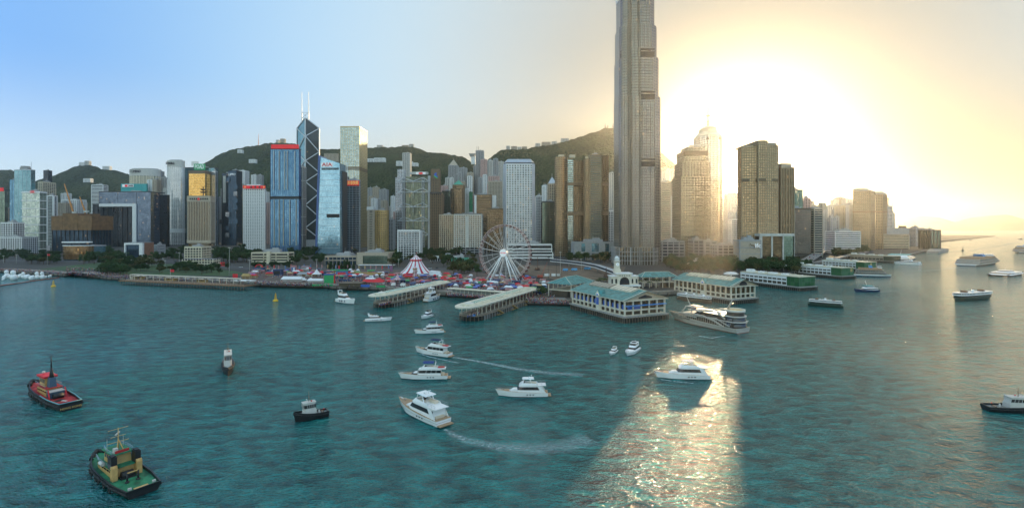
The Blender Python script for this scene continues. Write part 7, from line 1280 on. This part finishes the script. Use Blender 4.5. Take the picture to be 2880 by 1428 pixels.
def tug(label, bow, stern, B, style, k=1.0):
    t, L = berth('tugboat', label, 'tugboat', bow, stern); b = B; house = {'red': tanh, 'green': tanh, 'black': offw, 'small': offw}[style]; deck = {'red': redd, 'green': greend, 'black': mat('grey deck', (.20, .20, .19), .8), 'small': mat('grey deck')}[style]
    h0, h1 = 1.5 * k, 3.1 * k; e = hull(t, L, b, h0, h1, .05, blackh, None, blackh, deck, .75 * k, fine=3.0, full=.5, stern_w=.8, bz=.3, bulm=blackh)
    n = 15; mb = MB()
    for s in (-1, 1):
        q = [Vector((e(i / n)[0], s * e(i / n)[1] * 1.02, e(i / n)[2] - .1)) for i in range(n + 1)]; mb.path(q, .28 * k, rubber, 6)
    mb.build('rubbing_strake', t)
    if style in ('red', 'green'):
        for s in (-1, 1):
            for i in range(6): x, y, z = e(.28 + .1 * i); tm = ringm(.38 * k, .78 * k, 12, rubber).build('tyre', t); tm.location = (x, s * (y * 1.0 + .22), z * .62); tm.rotation_euler = (pi / 2, 0, 0)
        mb = MB(); q = [Vector((e(u)[0] + .3, s * e(u)[1], e(u)[2] + .2)) for s, u in ((1, .86), (1, .93), (1, 1.0), (-1, 1.0), (-1, .93), (-1, .86))]; mb.path(q, .62 * k, rubber, 8); mb.build('bow_fender', t)
    z = h0 + .1
    if style == 'green':
        cabin(t, 'deck_house', -L * .10, L * .30, b * .62, z, z + 2.9 * k, L * .04, 0, house, (.5, .68), .4, .97, posts=5); z1 = z + 2.9 * k
        mb = MB(); mb.box(L * .08, 0, z1, L * .42, b * .74, .16 * k, greend); mb.build('bridge_deck', t); cabin(t, 'wheelhouse', -L * .04, L * .19, b * .46, z1 + .15 * k, z1 + 2.9 * k, L * .02, L * .01, house, (.45, .82), .4, .94, posts=4); z2 = z1 + 2.9 * k
        mb = MB(); mb.box(L * .07, 0, z2, L * .26, b * .52, .18 * k, greend); mb.build('monkey_deck', t)
        for s in (-1, 1): mb = MB(); mb.box(-L * .09, s * b * .29, z1, L * .085, b * .14, 3.3 * k, blackh); mb.box(-L * .09, s * b * .29, z1 + 3.3 * k, L * .06, b * .1, .3 * k, darkm); mb.box(-L * .13, s * b * .29, z1 + 1.2 * k, .1, b * .05, .7 * k, tanh); mb.build('funnel', t)
        for s in (-1, 1): mb = MB(); mb.box(-L * .135, s * b * .30, z, L * .05, b * .13, 3.5 * k, house); mb.beam((-L * .135, s * b * .37, z + 3.5 * k), (-L * .135, s * b * .23, z + 3.5 * k), .55 * k, house, 10); mb.build('vent_trunk', t)
        rails(t, [(-L * .12, b * .36, z1 + .15), (0, b * .37, z1 + .15), (L * .14, b * .37, z1 + .15), (L * .28, b * .3, z1 + .15)], 1.0 * k, r=.05); rails(t, [(-L * .05, b * .25, z2 + .15), (L * .08, b * .26, z2 + .15), (L * .19, b * .2, z2 + .15)], .95 * k, r=.05)
        mb = MB(); mb.box(-L * .04, 0, z2 + .3, .2, b * .34, .7 * k, redd); mb.build('name_board', t); mb = MB(); mb.box(L * .0, b * .12, z2 + .15, 1.2 * k, 1.0 * k, 1.3 * k, offw); mb.build('locker', t)
        mb = MB(); mx = L * .05; zt = z2 + 6.6 * k; mb.beam((mx, 0, z2), (mx, 0, zt), .18 * k, house, 6, .1 * k)
        for s in (-1, 1): mb.beam((mx - 1.6 * k, s * .9 * k, z2), (mx, 0, z2 + 3.4 * k), .13 * k, house)
        for zz, w in ((2.6, 2.6), (4.2, 1.8), (6.3, 2.4)): mb.beam((mx, -w * k, z2 + zz * k), (mx, w * k, z2 + zz * k), .08 * k, house)
        mb.build('mast', t); mb = MB(); mb.box(mx + .5 * k, 0, z2 + 4.7 * k, .35 * k, 2.6 * k, .3 * k, offw, .9); mb.build('radar', t); mb = MB(); [mb.beam((L * .12, s * b * .2, z2), (L * .12, s * b * .2, z2 + 3.4 * k), .05 * k, offw) for s in (-1, 1)]; mb.build('aerial', t)
        mb = MB(); mb.beam((L * .02, b * .40, z1 + .6 * k), (L * .09, b * .40, z1 + .6 * k), .5 * k, offw, 10); mb.build('life_raft', t); mb = MB(); mb.beam((-L * .155, -1.4 * k, z + .9 * k), (-L * .155, 1.4 * k, z + .9 * k), 1.0 * k, darkm, 12); mb.box(-L * .155, 0, z, 2.2 * k, 3.6 * k, .5 * k, darkm); mb.build('towing_winch', t)
        mb = MB()
        for s in (-1, 1): mb.beam((-L * .27, s * 1.3 * k, z), (-L * .27, s * 1.3 * k, z + 2.6 * k), .24 * k, darkm, 8); mb.lathe([(.55 * k, z), (.5 * k, z + .35 * k), (.2 * k, z + .5 * k)], darkm, -L * .27, s * 1.3 * k, 8)
        mb.beam((-L * .27, -1.3 * k, z + 2.6 * k), (-L * .27, 1.3 * k, z + 2.6 * k), .16 * k, house); mb.beam((-L * .27, -1.3 * k, z + 1.2 * k), (-L * .27, 1.3 * k, z + 1.2 * k), .12 * k, darkm); mb.build('tow_bitts', t)
        mb = MB(); mb.box(-L * .455, 0, z - .0, L * .05, b * .34, .12 * k, tanh); mb.build('stern_grating', t); mb = MB()
        for s in (-1, 1): mb.box(-L * .46, s * b * .29, z + .3, .3, .8 * k, .6 * k, offw)
        mb.build('stern_light', t)
    elif style == 'red':
        cabin(t, 'deck_house', -L * .04, L * .26, b * .52, z, z + 2.6 * k, L * .03, 0, house, (.5, .66), .45, .97, posts=5); z1 = z + 2.6 * k; mb = MB(); mb.box(L * .10, 0, z1, L * .34, b * .62, .15 * k, redd); mb.build('bridge_deck', t)
        cabin(t, 'wheelhouse', L * .05, L * .21, b * .4, z1 + .1, z1 + 2.7 * k, L * .01, 0, house, (.42, .84), .45, .96, posts=4); z2 = z1 + 2.7 * k; mb = MB(); mb.box(L * .13, 0, z2, L * .2, b * .5, .55 * k, fred); mb.build('wheelhouse_roof', t)
        mb = MB(); mb.hexa([(-L * .04, -.9 * k, z1), (L * .04, -.9 * k, z1), (L * .04, .9 * k, z1), (-L * .04, .9 * k, z1)], [(-L * .03, -.7 * k, z2 + .3 * k), (L * .03, -.7 * k, z2 + .3 * k), (L * .03, .7 * k, z2 + .3 * k), (-L * .03, .7 * k, z2 + .3 * k)], mat('slate blue steel', (.05, .10, .15), .5)); mb.beam((0, 0, z2), (L * .015, 0, z2 + 3.2 * k), .75 * k, darkm, 6, .22 * k); mb.beam((L * .015, 0, z2 + 3 * k), (L * .02, 0, z2 + 7.0 * k), .2 * k, darkm, 6, .1 * k); mb.beam((L * .02, -1 * k, z2 + 5.0 * k), (L * .02, 1 * k, z2 + 5.0 * k), .1 * k, darkm); mb.beam((L * .02, -.6 * k, z2 + 6.6 * k), (L * .02, .6 * k, z2 + 6.6 * k), .09 * k, darkm); mb.build('mast', t)
        mb = MB(); mb.ball((L * .16, .6 * k, z2 + 1.3 * k), .42 * k, offw, 10); mb.beam((L * .16, .6 * k, z2 + .4 * k), (L * .16, .6 * k, z2 + 1 * k), .1, fred); mb.build('radar_dome', t); mb = MB(); mb.box(-L * .10, 0, z, L * .1, b * .5, 2.0 * k, mat('slate blue steel')); mb.box(-L * .1, 0, z + 2 * k, L * .12, b * .55, .15 * k, grey); mb.build('engine_casing', t)
        for s in (-1, 1): mb = MB(); mb.beam((-L * .13, s * b * .3, z1 + .2), (-L * .17, s * b * .3, z), .2 * k, fred); mb.build('ladder', t)
        mb = MB(); mb.beam((-L * .17, -1.2 * k, z + .8 * k), (-L * .17, 1.2 * k, z + .8 * k), .8 * k, darkm, 12); mb.build('towing_winch', t); mb = MB(); mb.box(-L * .3, 0, z - .02, L * .09, b * .1, .1, offw, .3); mb.box(-L * .26, b * .1, z - .02, L * .06, b * .3, .12, darkm, .2); mb.build('deck_hatch', t); rails(t, [(-L * .05, b * .3, z1 + .15), (L * .1, b * .3, z1 + .15), (L * .25, b * .26, z1 + .15)], .9 * k, r=.05)
        mb = MB(); n = 12; q = [Vector((e(i / n * .42)[0] + .25, s * e(i / n * .42)[1] * .97, e(i / n * .42)[2] + .8 * k)) for s in (1,) for i in range(n, -1, -1)] + [Vector((e(i / n * .42)[0] + .25, -e(i / n * .42)[1] * .97, e(i / n * .42)[2] + .8 * k)) for i in range(n + 1)]; mb.path(q, .16 * k, mat('teal rail', (.10, .30, .34), .5), 6); mb.build('cap_rail', t); words(t, 'HONG KONG', .8 * k, tanh, (-L * .5 - .2, 0, h0 * .55), -pi / 2, depth=.04)
    else:
        x0, x1 = (-L * .12, L * .30) if style == 'black' else (-L * .22, L * .26); cabin(t, 'deck_house', x0, x1, b * .68, z, z + 1.5 * k * (1.6 if style == 'small' else 1.4), L * .03, 0, house, None, .5, .97); hm = 1.6 if style == 'small' else 1.4; z1 = z + 1.5 * k * hm; cabin(t, 'wheelhouse', x0 + L * .01, x1 - L * .04, b * .62, z1, z1 + 2.0 * k * hm, -L * .03 if style == 'black' else L * .03, L * .03, house, (.3, .78), .5, 1.0, posts=5); z2 = z1 + 2.0 * k * hm
        mb = MB(); mb.box((x0 + x1) / 2, 0, z2, (x1 - x0) * .96, b * .66, .16 * k, offw); mb.build('wheelhouse_roof', t); mb = MB(); mx = (x0 + x1) / 2; mb.beam((mx, 0, z2), (mx, 0, z2 + 3.6 * k * hm ** .5), .11 * k, rustm, 6, .06 * k); mb.beam((mx, -.8 * k, z2 + 2 * k), (mx, .8 * k, z2 + 2 * k), .07 * k, rustm); [mb.beam((mx - .9 * k, s * .7 * k, z2), (mx, 0, z2 + 1.8 * k), .06 * k, rustm) for s in (-1, 1)]; mb.build('mast', t)
        mb = MB(); mb.box(mx + .8 * k, 0, z2 + 1.0 * k, .2 * k, 1.6 * k, .18 * k, offw); mb.ball((mx - .9 * k, .5 * k, z2 + .5 * k), .3 * k, fred, 8); mb.build('radar', t)
        for s in (-1, 1): lr = ringm(.28 * k, .46 * k, 14, orange).build('life_ring', t); lr.location = (x1 - L * .07, s * b * .36, z + .8 * k); lr.rotation_euler = (pi / 2, 0, 0)
        mb = MB(); mb.lathe([(.35 * k, z), (.35 * k, z + 1.3 * k), (0, z + 1.5 * k)], offw, -L * .22, b * .08, 8); mb.box(-L * .33, 0, z, .8 * k, 1.8 * k, .6 * k, rustm); mb.beam((-L * .36, .7 * k, z), (-L * .36, .7 * k, z + 1.4 * k), .1 * k, darkm); mb.ball((-L * .36, .7 * k, z + 1.5 * k), .25 * k, fred, 8); mb.build('deck_gear', t); rails(t, [(-L * .45, b * .36, h0 + .7 * k), (-L * .3, b * .4, h0 + .7 * k), (-L * .16, b * .42, h0 + .7 * k)], .5 * k, r=.04)
        if style == 'small':
            for s in (-1, 1): pr_ = ringm(.16 * k, .3 * k, 12, rustm).build('porthole', t); pr_.location = (x1 + .02, s * b * .2, z + .8 * k); pr_.rotation_euler = (0, pi / 2, 0)
    return t
tug('red decked black tugboat with a tall raked mast near the left edge', (97, 1101), (200, 1152), 7.6, 'red', 1.12)
tug('green decked tugboat with tan house and twin black funnels in the lower left corner', (280, 1302), (405, 1390), 8.2, 'green', .84)
tug('black hulled workboat with a white wheelhouse left of the largest yacht', (830, 1186), (922, 1167), 3.7, 'black', .82)
tug('small black hulled boat with a white house coming straight on at left', (641, 1058), (641, 1020), 4.4, 'small', 1.0)
tug('black hulled workboat with a white wheelhouse cut by the right edge', (2930, 1160), (2770, 1152), 5.0, 'black', .74)
def star_ferry(label, a, b, hull_m=ferryg, k=1.0, half=False):
    t, L = berth('passenger_ferry', label, 'ferry', a, b); B = L * .22; h = 2.6 * k
    hull(t, L, B, h * .85, h, .0, hull_m, None, hull_m, deckm, dbl=True, bz=.3)
    def lens(w, l, z): return [(l / 2 * cos(2 * pi * i / 24) * (1 if abs(cos(2 * pi * i / 24)) < .99 else 1), B / 2 * w * (1 if sin(2 * pi * i / 24) > 0 else -1) * abs(sin(2 * pi * i / 24)) ** .55, z) for i in range(24)]
    mb = MB(); mb.loft([lens(.96, L * .90, h * .8), lens(.98, L * .90, h + 1.1 * k)], hull_m); mb.build('lower_deck_wall', t); mb = MB(); mb.loft([lens(.9, L * .86, h + 1.0 * k), lens(.9, L * .86, h + 2.2 * k)], bwin); mb.build('lower_window', t)
    mb = MB(); mb.loft([lens(1, L * .95, h + 2.2 * k), lens(1, L * .95, h + 3.1 * k)], gel); mb.loft([lens(1, L * .94, h + 4.1 * k), lens(1, L * .94, h + 4.4 * k)], gel)
    for i in range(25): x = lerp(-L * .44, L * .44, i / 24); [mb.beam((x, s * B / 2 * (1 - abs(2 * x / L / .95) ** 4) ** .4 * .97, h + 3.0 * k), (x, s * B / 2 * (1 - abs(2 * x / L / .95) ** 4) ** .4 * .97, h + 4.2 * k), .14 * k, gel) for s in (-1, 1)]
    mb.build('upper_deck', t); mb = MB(); mb.loft([lens(.93, L * .9, h + 3.0 * k), lens(.93, L * .9, h + 4.15 * k)], bwin); mb.build('upper_window', t)
    for s in (-1, 1): cabin(t, 'wheelhouse', s * L * .24 - 1.4 * k, s * L * .24 + 1.4 * k, B * .4, h + 4.4 * k, h + 6.0 * k, .2, .2, rustm if hull_m is ferryg else gel, (.4, .8), .5)
    mb = MB(); mb.beam((0, 0, h + 4.3 * k), (0, 0, h + 6.6 * k), .9 * k, gel, 12); mb.beam((0, 0, h + 6.6 * k), (0, 0, h + 7.2 * k), .95 * k, darkm, 12); mb.build('funnel', t)
    for s in (-1, 1): mb = MB(); mb.beam((s * L * .36, 0, h + 4.3 * k), (s * L * .36, 0, h + 9.5 * k), .1 * k, rail); mb.build('mast', t)
    for i in range(4): mb = MB(); mb.box((i - 1.5) * L * .1, B * .2, h + 4.4 * k, 2 * k, 1.1 * k, .7 * k, offw); mb.build('life_raft', t)
    return t
star_ferry('double ended green and white ferry crossing below the white piers', (2372, 867), (2272, 859), k=.75); star_ferry('double ended green and white ferry trailing smoke at right', (2784, 838), (2685, 847), k=.95); star_ferry('double ended white decked ferry berthed along the arched gable pier', (1903, 842), (2003, 855), mat('brown hull', (.07, .055, .04), .5), k=.8)
def ship(label, bow, stern, kind, k=1.0, B=.24):
    t, L = berth('passenger_ferry', label, 'ferry', bow, stern); b = L * B
    if kind == 'deck':
        h = 2.4 * k; hull(t, L, b, h, h * 1.15, .03, gel, None, ferryb, deckm, bz=.9 * k, fine=3.2)
        for i, (x0, x1, z0) in enumerate(((-.45, .40, 0), (-.43, .36, 2.5), (-.36, .28, 5.0))): cabin(t, 'passenger_deck', L * x0, L * x1, b * (.94 - .06 * i), h + z0 * k, h + (z0 + 2.4) * k, L * .04, L * .01, mat('ferry cream', (.30, .27, .23), .5) if i < 2 else mat('deck awning', (.35, .22, .13), .8), (.42, .78) if i < 2 else None, .4, 1.0, posts=14)
        mb = MB(); mb.hexa([(-L * .08, -b * .2, h + 7.4 * k), (L * .02, -b * .2, h + 7.4 * k), (L * .02, b * .2, h + 7.4 * k), (-L * .08, b * .2, h + 7.4 * k)], [(-L * .09, -b * .16, h + 10 * k), (-L * .01, -b * .16, h + 10 * k), (-L * .01, b * .16, h + 10 * k), (-L * .09, b * .16, h + 10 * k)], mat('funnel blue', (.05, .25, .55), .5)); mb.build('funnel', t); cabin(t, 'wheelhouse', L * .16, L * .27, b * .6, h + 7.4 * k, h + 9.4 * k, .6, 0, gel, (.4, .85), .4); mb = MB(); mb.beam((L * .12, 0, h + 7 * k), (L * .12, 0, h + 15 * k), .18 * k, rail); mb.build('mast', t)
    elif kind == 'mono':
        h = 2.4 * k; hull(t, L, b, h, h * 1.7, .07, ferryb, None, ferryb, deckm, bz=.5); cabin(t, 'passenger_deck', -L * .42, L * .24, b * .9, h, h + 2.5 * k, L * .1, 0, gel, (.4, .8), .4, .95); cabin(t, 'upper_deck', -L * .3, L * .12, b * .7, h + 2.5 * k, h + 4.6 * k, L * .08, L * .02, gel, (.4, .8), .4, .9); mb = MB(); mb.box(-L * .08, 0, h + 4.6 * k, L * .3, b * .7, .4 * k, tealp); mb.build('roof', t); mb = MB(); mb.beam((-L * .02, 0, h + 4.9 * k), (L * .06, 0, h + 11 * k), .2 * k, gel, 6, .08 * k); mb.build('mast', t)
    else:
        h = 2.2 * k
        for s in (-1, 1):
            mb = MB(); mb.loft([[(x, s * b * .36 - w, z) for x, w, z in ((-L / 2, 1.1 * k, -.5), (L * .3, 1.0 * k, -.5), (L * .46, .1, -.4))][:2] + [(L * .46, s * b * .36, -.4), (L * .3, s * b * .36 + 1.0 * k, -.5), (-L / 2, s * b * .36 + 1.1 * k, -.5)], [(-L / 2, s * b * .36 - 1.3 * k, h), (L * .3, s * b * .36 - 1.2 * k, h * 1.1), (L * .5, s * b * .36, h * 1.25), (L * .3, s * b * .36 + 1.2 * k, h * 1.1), (-L / 2, s * b * .36 + 1.3 * k, h)]], gel if kind == 'cat' else blackh); mb.build('hull', t)
        cabin(t, 'passenger_deck', -L * .48, L * .40, b * .95, h * .8, h + 2.3 * k, L * .16, 0, gel, (.45, .85), .35, .92, posts=10); cabin(t, 'wheelhouse', -L * .2, L * .12, b * .6, h + 2.3 * k, h + 4.2 * k, L * .08, L * .03, gel, (.4, .85), .4, .85); mb = MB(); mb.beam((-L * .05, 0, h + 4 * k), (-L * .08, 0, h + 7 * k), .12 * k, gel); mb.build('mast', t)
    return t
ship('white and blue three deck ferry docked beside the second white pier', (2505, 779), (2400, 776), 'deck', 1.1, .2); ship('three deck white ferry with a blue funnel under way at right', (2793, 738), (2716, 748), 'deck', 1.35, .22); ship('sharp bowed blue hulled fast ferry with a raked mast', (2405, 821), (2468, 820), 'mono', .8, .3); ship('long white catamaran passing the brown grey pier', (2517, 741), (2588, 745), 'cat', 1.2, .24); ship('dark bowed catamaran with a white wake at right', (2804, 778), (2844, 771), 'catd', 1.0, .4); ship('white ferry with a raked prow berthed at the brown grey pier', (2549, 725), (2516, 735), 'mono', 1.4, .3); ship('dark ferry just entering at the right edge', (2866, 713), (2905, 709), 'deck', 1.5, .3)
for x, y, l, lab in ((2696, 636, 14, 'tiny hazy cargo ship on the horizon'), (2738, 661, 5, 'small dark boat on the far glittering water'), (2804, 669, 6, 'small ferry with a long wake far out at right'), (2730, 676, 8, 'low dark barge on the far water'), (2744, 681, 3, 'tiny upright boat near the low dark barge'), (2869, 673, 12, 'dark ferry far out at the right edge'), (2754, 651, 4, 'left of two tiny sails far out'), (2763, 653, 4, 'right of two tiny sails far out'), (2714, 655, 4, 'tiny boat below the hazy cargo ship')):
    q = P(x, y); Lq = l / F * q.y; t = thing('distant_boat', lab, 'boat', q, pi if x % 2 else 0); mb = MB(); mb.hexa([(-Lq / 2, -Lq * .1, -.5), (Lq * .42, -Lq * .08, -.5), (Lq * .42, Lq * .08, -.5), (-Lq / 2, Lq * .1, -.5)], [(-Lq * .5, -Lq * .12, Lq * .1), (Lq * .55, -Lq * .03, Lq * .14), (Lq * .55, Lq * .03, Lq * .14), (-Lq * .5, Lq * .12, Lq * .1)], blackh); mb.build('hull', t); mb = MB()
    if 'sail' in lab: mb.hexa([(-Lq * .3, -.3, Lq * .1), (Lq * .4, -.3, Lq * .1), (Lq * .4, .3, Lq * .1), (-Lq * .3, .3, Lq * .1)], [(-.2, -.2, Lq * 1.4), (.2, -.2, Lq * 1.4), (.2, .2, Lq * 1.4), (-.2, .2, Lq * 1.4)], offw); mb.build('sail', t)
    else: mb.box(-Lq * .15, 0, Lq * .1, Lq * .4, Lq * .18, Lq * .16, grey); mb.box(-Lq * .2, 0, Lq * .26, Lq * .16, Lq * .12, Lq * .12, grey); mb.build('deck_house', t)
q = P(2708, 705); t = thing('buoy', 'dark channel buoy far out at right', 'buoy', q); mb = MB(); mb.lathe([(0, -.5), (3, 0), (3, 1), (.8, 2.5), (.5, 9), (0, 9.5)], darkm, 0, 0, 10); mb.build('float', t)
# party ship
pgel = mat('party ship backlit paint', (.46, .43, .38), .35, var=.08)  # backlit grey of the white ship put into its colour
t, L = berth('party_ship', 'large bronze glass party ship with white ribbon arches and a round sun deck', 'ship', (1897, 897), (2090, 937)); b = L * .25; h = 3.0
hull(t, L, b, h, 5.2, .10, pgel, rustm, mat('hull red foot', (.30, .13, .09), .5), teak, bz=.5, fine=2.6, stern_w=.93)
cabin(t, 'main_saloon', -L * .46, L * .30, b * .92, h, h + 3.0, L * .10, 0, gZ, None, .45, .97); mb = MB(); mb.box(-L * .08, 0, h + 3.0, L * .80, b * .98, .45, pgel); mb.build('promenade_deck', t)
cabin(t, 'upper_saloon', -L * .45, L * .16, b * .84, h + 3.4, h + 6.0, L * .1, 0, gZ, None, .45, .95); mb = MB(); mb.box(-L * .14, 0, h + 6.0, L * .64, b * .92, .4, pgel); mb.build('terrace_deck', t)
for i, (r, z0, z1, m) in enumerate(((.47, .3, 3.0, bwin), (.50, 3.0, 3.5, pgel), (.44, 3.5, 6.0, bwin), (.47, 6.0, 6.5, pgel), (.38, 6.5, 8.8, gZ), (.42, 8.8, 9.4, pgel))): mb = MB(); mb.lathe([(b * r, h + z0), (b * r, h + z1), (0, h + z1 + .01)], m, -L * .40, 0, 26); mb.build(('stern_lounge', 'stern_deck')[i % 2], t)
mb = MB(); mb.lathe([(0, h + 9.42), (b * .38, h + 9.42)][::-1], tanh, -L * .40, 0, 24); mb.build('sun_deck', t); mb = MB(); mb.lathe([(b * .42, h + 9.4), (b * .42, h + 10.1), (b * .39, h + 10.1), (b * .39, h + 9.4)], creamp, -L * .40, 0, 26); mb.build('sun_deck_coaming', t)
for s in (-1, 1):
    y = s * b * .49
    for pts, r in (([(.44, 4.6), (.30, 5.6), (.12, 7.2), (-.06, 7.0), (-.22, 5.2), (-.34, 2.8)], .5), ([(.36, 3.2), (.26, 4.9), (.14, 5.5), (.04, 5.2)], .38), ([(.0, 9.0), (-.1, 10.6), (-.2, 10.9), (-.30, 9.6), (-.36, 7.4)], .45), ([(-.10, 6.6), (-.24, 7.0), (-.34, 5.0), (-.42, 3.6)], .32)): mb = MB(); mb.path([(L * x, y * (1 if x < .2 else 1 - (x - .2) * 2.2), z) for x, z in pts], r, pgel, 6); mb.build('ribbon_arch', t)
mb = MB(); mb.path([(L * .30, -b * .34, h + 3.4), (L * .24, -b * .3, h + 7.6), (L * .24, b * .3, h + 7.6), (L * .30, b * .34, h + 3.4)], .4, pgel, 6); mb.box(L * .18, 0, h + 7.4, L * .14, b * .62, .5, pgel); mb.build('fore_arch', t); mb = MB(); mb.beam((L * .24, 0, h + 7.6), (L * .30, 0, h + 13), .45, pgel, 6, .15); mb.build('fore_mast', t); mb = MB(); mb.beam((-L * .3, 0, h + 9.4), (-L * .36, 0, h + 15), .7, pgel, 6, .2); mb.beam((-L * .36, -1.5, h + 13), (-L * .36, 1.5, h + 13), .15, pgel); mb.build('mast', t)
mb = MB(); mb.box(L * .17, b * .1, h + 6.4, 2.6, 2, 1.8, fpink); mb.box(L * .0, 0, h + 6.4, L * .14, b * .5, .3, cush); mb.build('bar', t); rails(t, [(L * .16, b * .44, h + 6.4), (0, b * .45, h + 6.4), (-L * .2, b * .45, h + 6.4)], 1.0, r=.06)
mb = MB()
for i in range(22): x = lerp(-L * .4, L * .26, i / 21); [mb.beam((x, s * b * .465, h + .3), (x, s * b * .46, h + 2.9), .09, pgel) for s in (-1, 1)]
mb.build('saloon_mullion', t)
# wakes
def foam():
    m, n, l, bs = _new('foam'); tc = n.new('ShaderNodeTexCoord'); nz = n.new('ShaderNodeTexNoise'); nz.inputs['Scale'].default_value = .9; nz.inputs['Detail'].default_value = 6; nz.inputs['Roughness'].default_value = .7; l.new(tc.outputs['Object'], nz.inputs['Vector'])
    uv = n.new('ShaderNodeUVMap'); uv.uv_map = 'uv'; sp = n.new('ShaderNodeSeparateXYZ'); l.new(uv.outputs[0], sp.inputs[0])
    a = n.new('ShaderNodeMath'); a.operation = 'MULTIPLY_ADD'; l.new(nz.outputs[0], a.inputs[0]); a.inputs[1].default_value = 2.6; a.inputs[2].default_value = -.85
    b = n.new('ShaderNodeMath'); b.operation = 'MULTIPLY'; b.use_clamp = True; l.new(a.outputs[0], b.inputs[0]); l.new(sp.outputs[0], b.inputs[1]); bs.inputs['Base Color'].default_value = (.62, .78, .78, 1); bs.inputs['Roughness'].default_value = .7; l.new(b.outputs[0], bs.inputs['Alpha']); return m
FO = foam()
def wake(pts, w0, w1, s0=1.2, s1=.5):
    mb = MB(); q = [P(x, y, .12) for x, y in pts]; n = len(q); rs = []
    for i, p in enumerate(q): d = q[min(n - 1, i + 1)] - q[max(0, i - 1)]; d.z = 0; d.normalize(); w = lerp(w0, w1, i / (n - 1)) / 2; N = Vector((-d.y, d.x, 0)); rs.append([p - N * w, p - N * w * .3, p + N * w * .3, p + N * w])
    for i in range(n - 1):
        s = [lerp(s0, s1, (i + k) / (n - 1)) for k in (0, 1)]
        for j in range(3): u = (0, 1, 1, 0); mb.face([rs[i][j], rs[i][j + 1], rs[i + 1][j + 1], rs[i + 1][j]], FO, [(u[j] * s[0], 0), (u[j + 1] * s[0], 0), (u[j + 1] * s[1], 0), (u[j] * s[1], 0)])
    struct(mb.build('wake'), 'stuff')
wake([(1262, 1002), (1300, 1008), (1380, 1022), (1460, 1038), (1540, 1048), (1640, 1054)], 2.0, 7, .8, .4); wake([(1180, 994), (1210, 1003), (1250, 1012), (1290, 1020)], .8, 2.2, 1.3, .5); wake([(1250, 1206), (1275, 1222), (1320, 1240), (1400, 1256), (1500, 1262), (1590, 1255), (1660, 1232)], 1.5, 12, .55, .36); wake([(1858, 1066), (1900, 1072), (1950, 1077)], .6, 1.2, 1.3, .8); wake([(1966, 944), (2000, 950), (2040, 944)], 2, 1.5, 1.4, .7); wake([(2844, 774), (2900, 764), (2960, 757)], 3, 8, 1.3, .8); wake([(2716, 750), (2680, 754), (2600, 762), (2540, 768)], 3, 9, .9, .3); wake([(2468, 821), (2500, 819), (2560, 815)], 1.5, 5, .9, .3); wake([(2804, 671), (2790, 664), (2740, 660), (2640, 652)], 5, 12, .8, .4); wake([(2880, 676), (2820, 690), (2740, 702), (2640, 712)], 6, 14, .7, .3)
# ---------------------------------------------------------------- the air: one box of thin even haze round everything
mb = MB(); vm = bpy.data.materials.new('haze'); vm.use_nodes = True; vm.node_tree.nodes.clear()
vo = vm.node_tree.nodes.new('ShaderNodeOutputMaterial'); pv = vm.node_tree.nodes.new('ShaderNodeVolumePrincipled'); vm.node_tree.links.new(pv.outputs[0], vo.inputs['Volume'])
pv.inputs['Color'].default_value = (.97, .95, .92, 1); pv.inputs['Density'].default_value = 0.5e-4; pv.inputs['Anisotropy'].default_value = .87
mb.hexa([(-13000, -6000, -9), (13000, -6000, -9), (13000, 13000, -9), (-13000, 13000, -9)], [(-13000, -6000, 640), (13000, -6000, 640), (13000, 13000, 640), (-13000, 13000, 640)], vm)
hz_o = mb.build('haze'); hz_o['kind'] = 'stuff'
scene.cycles.volume_bounces = 1
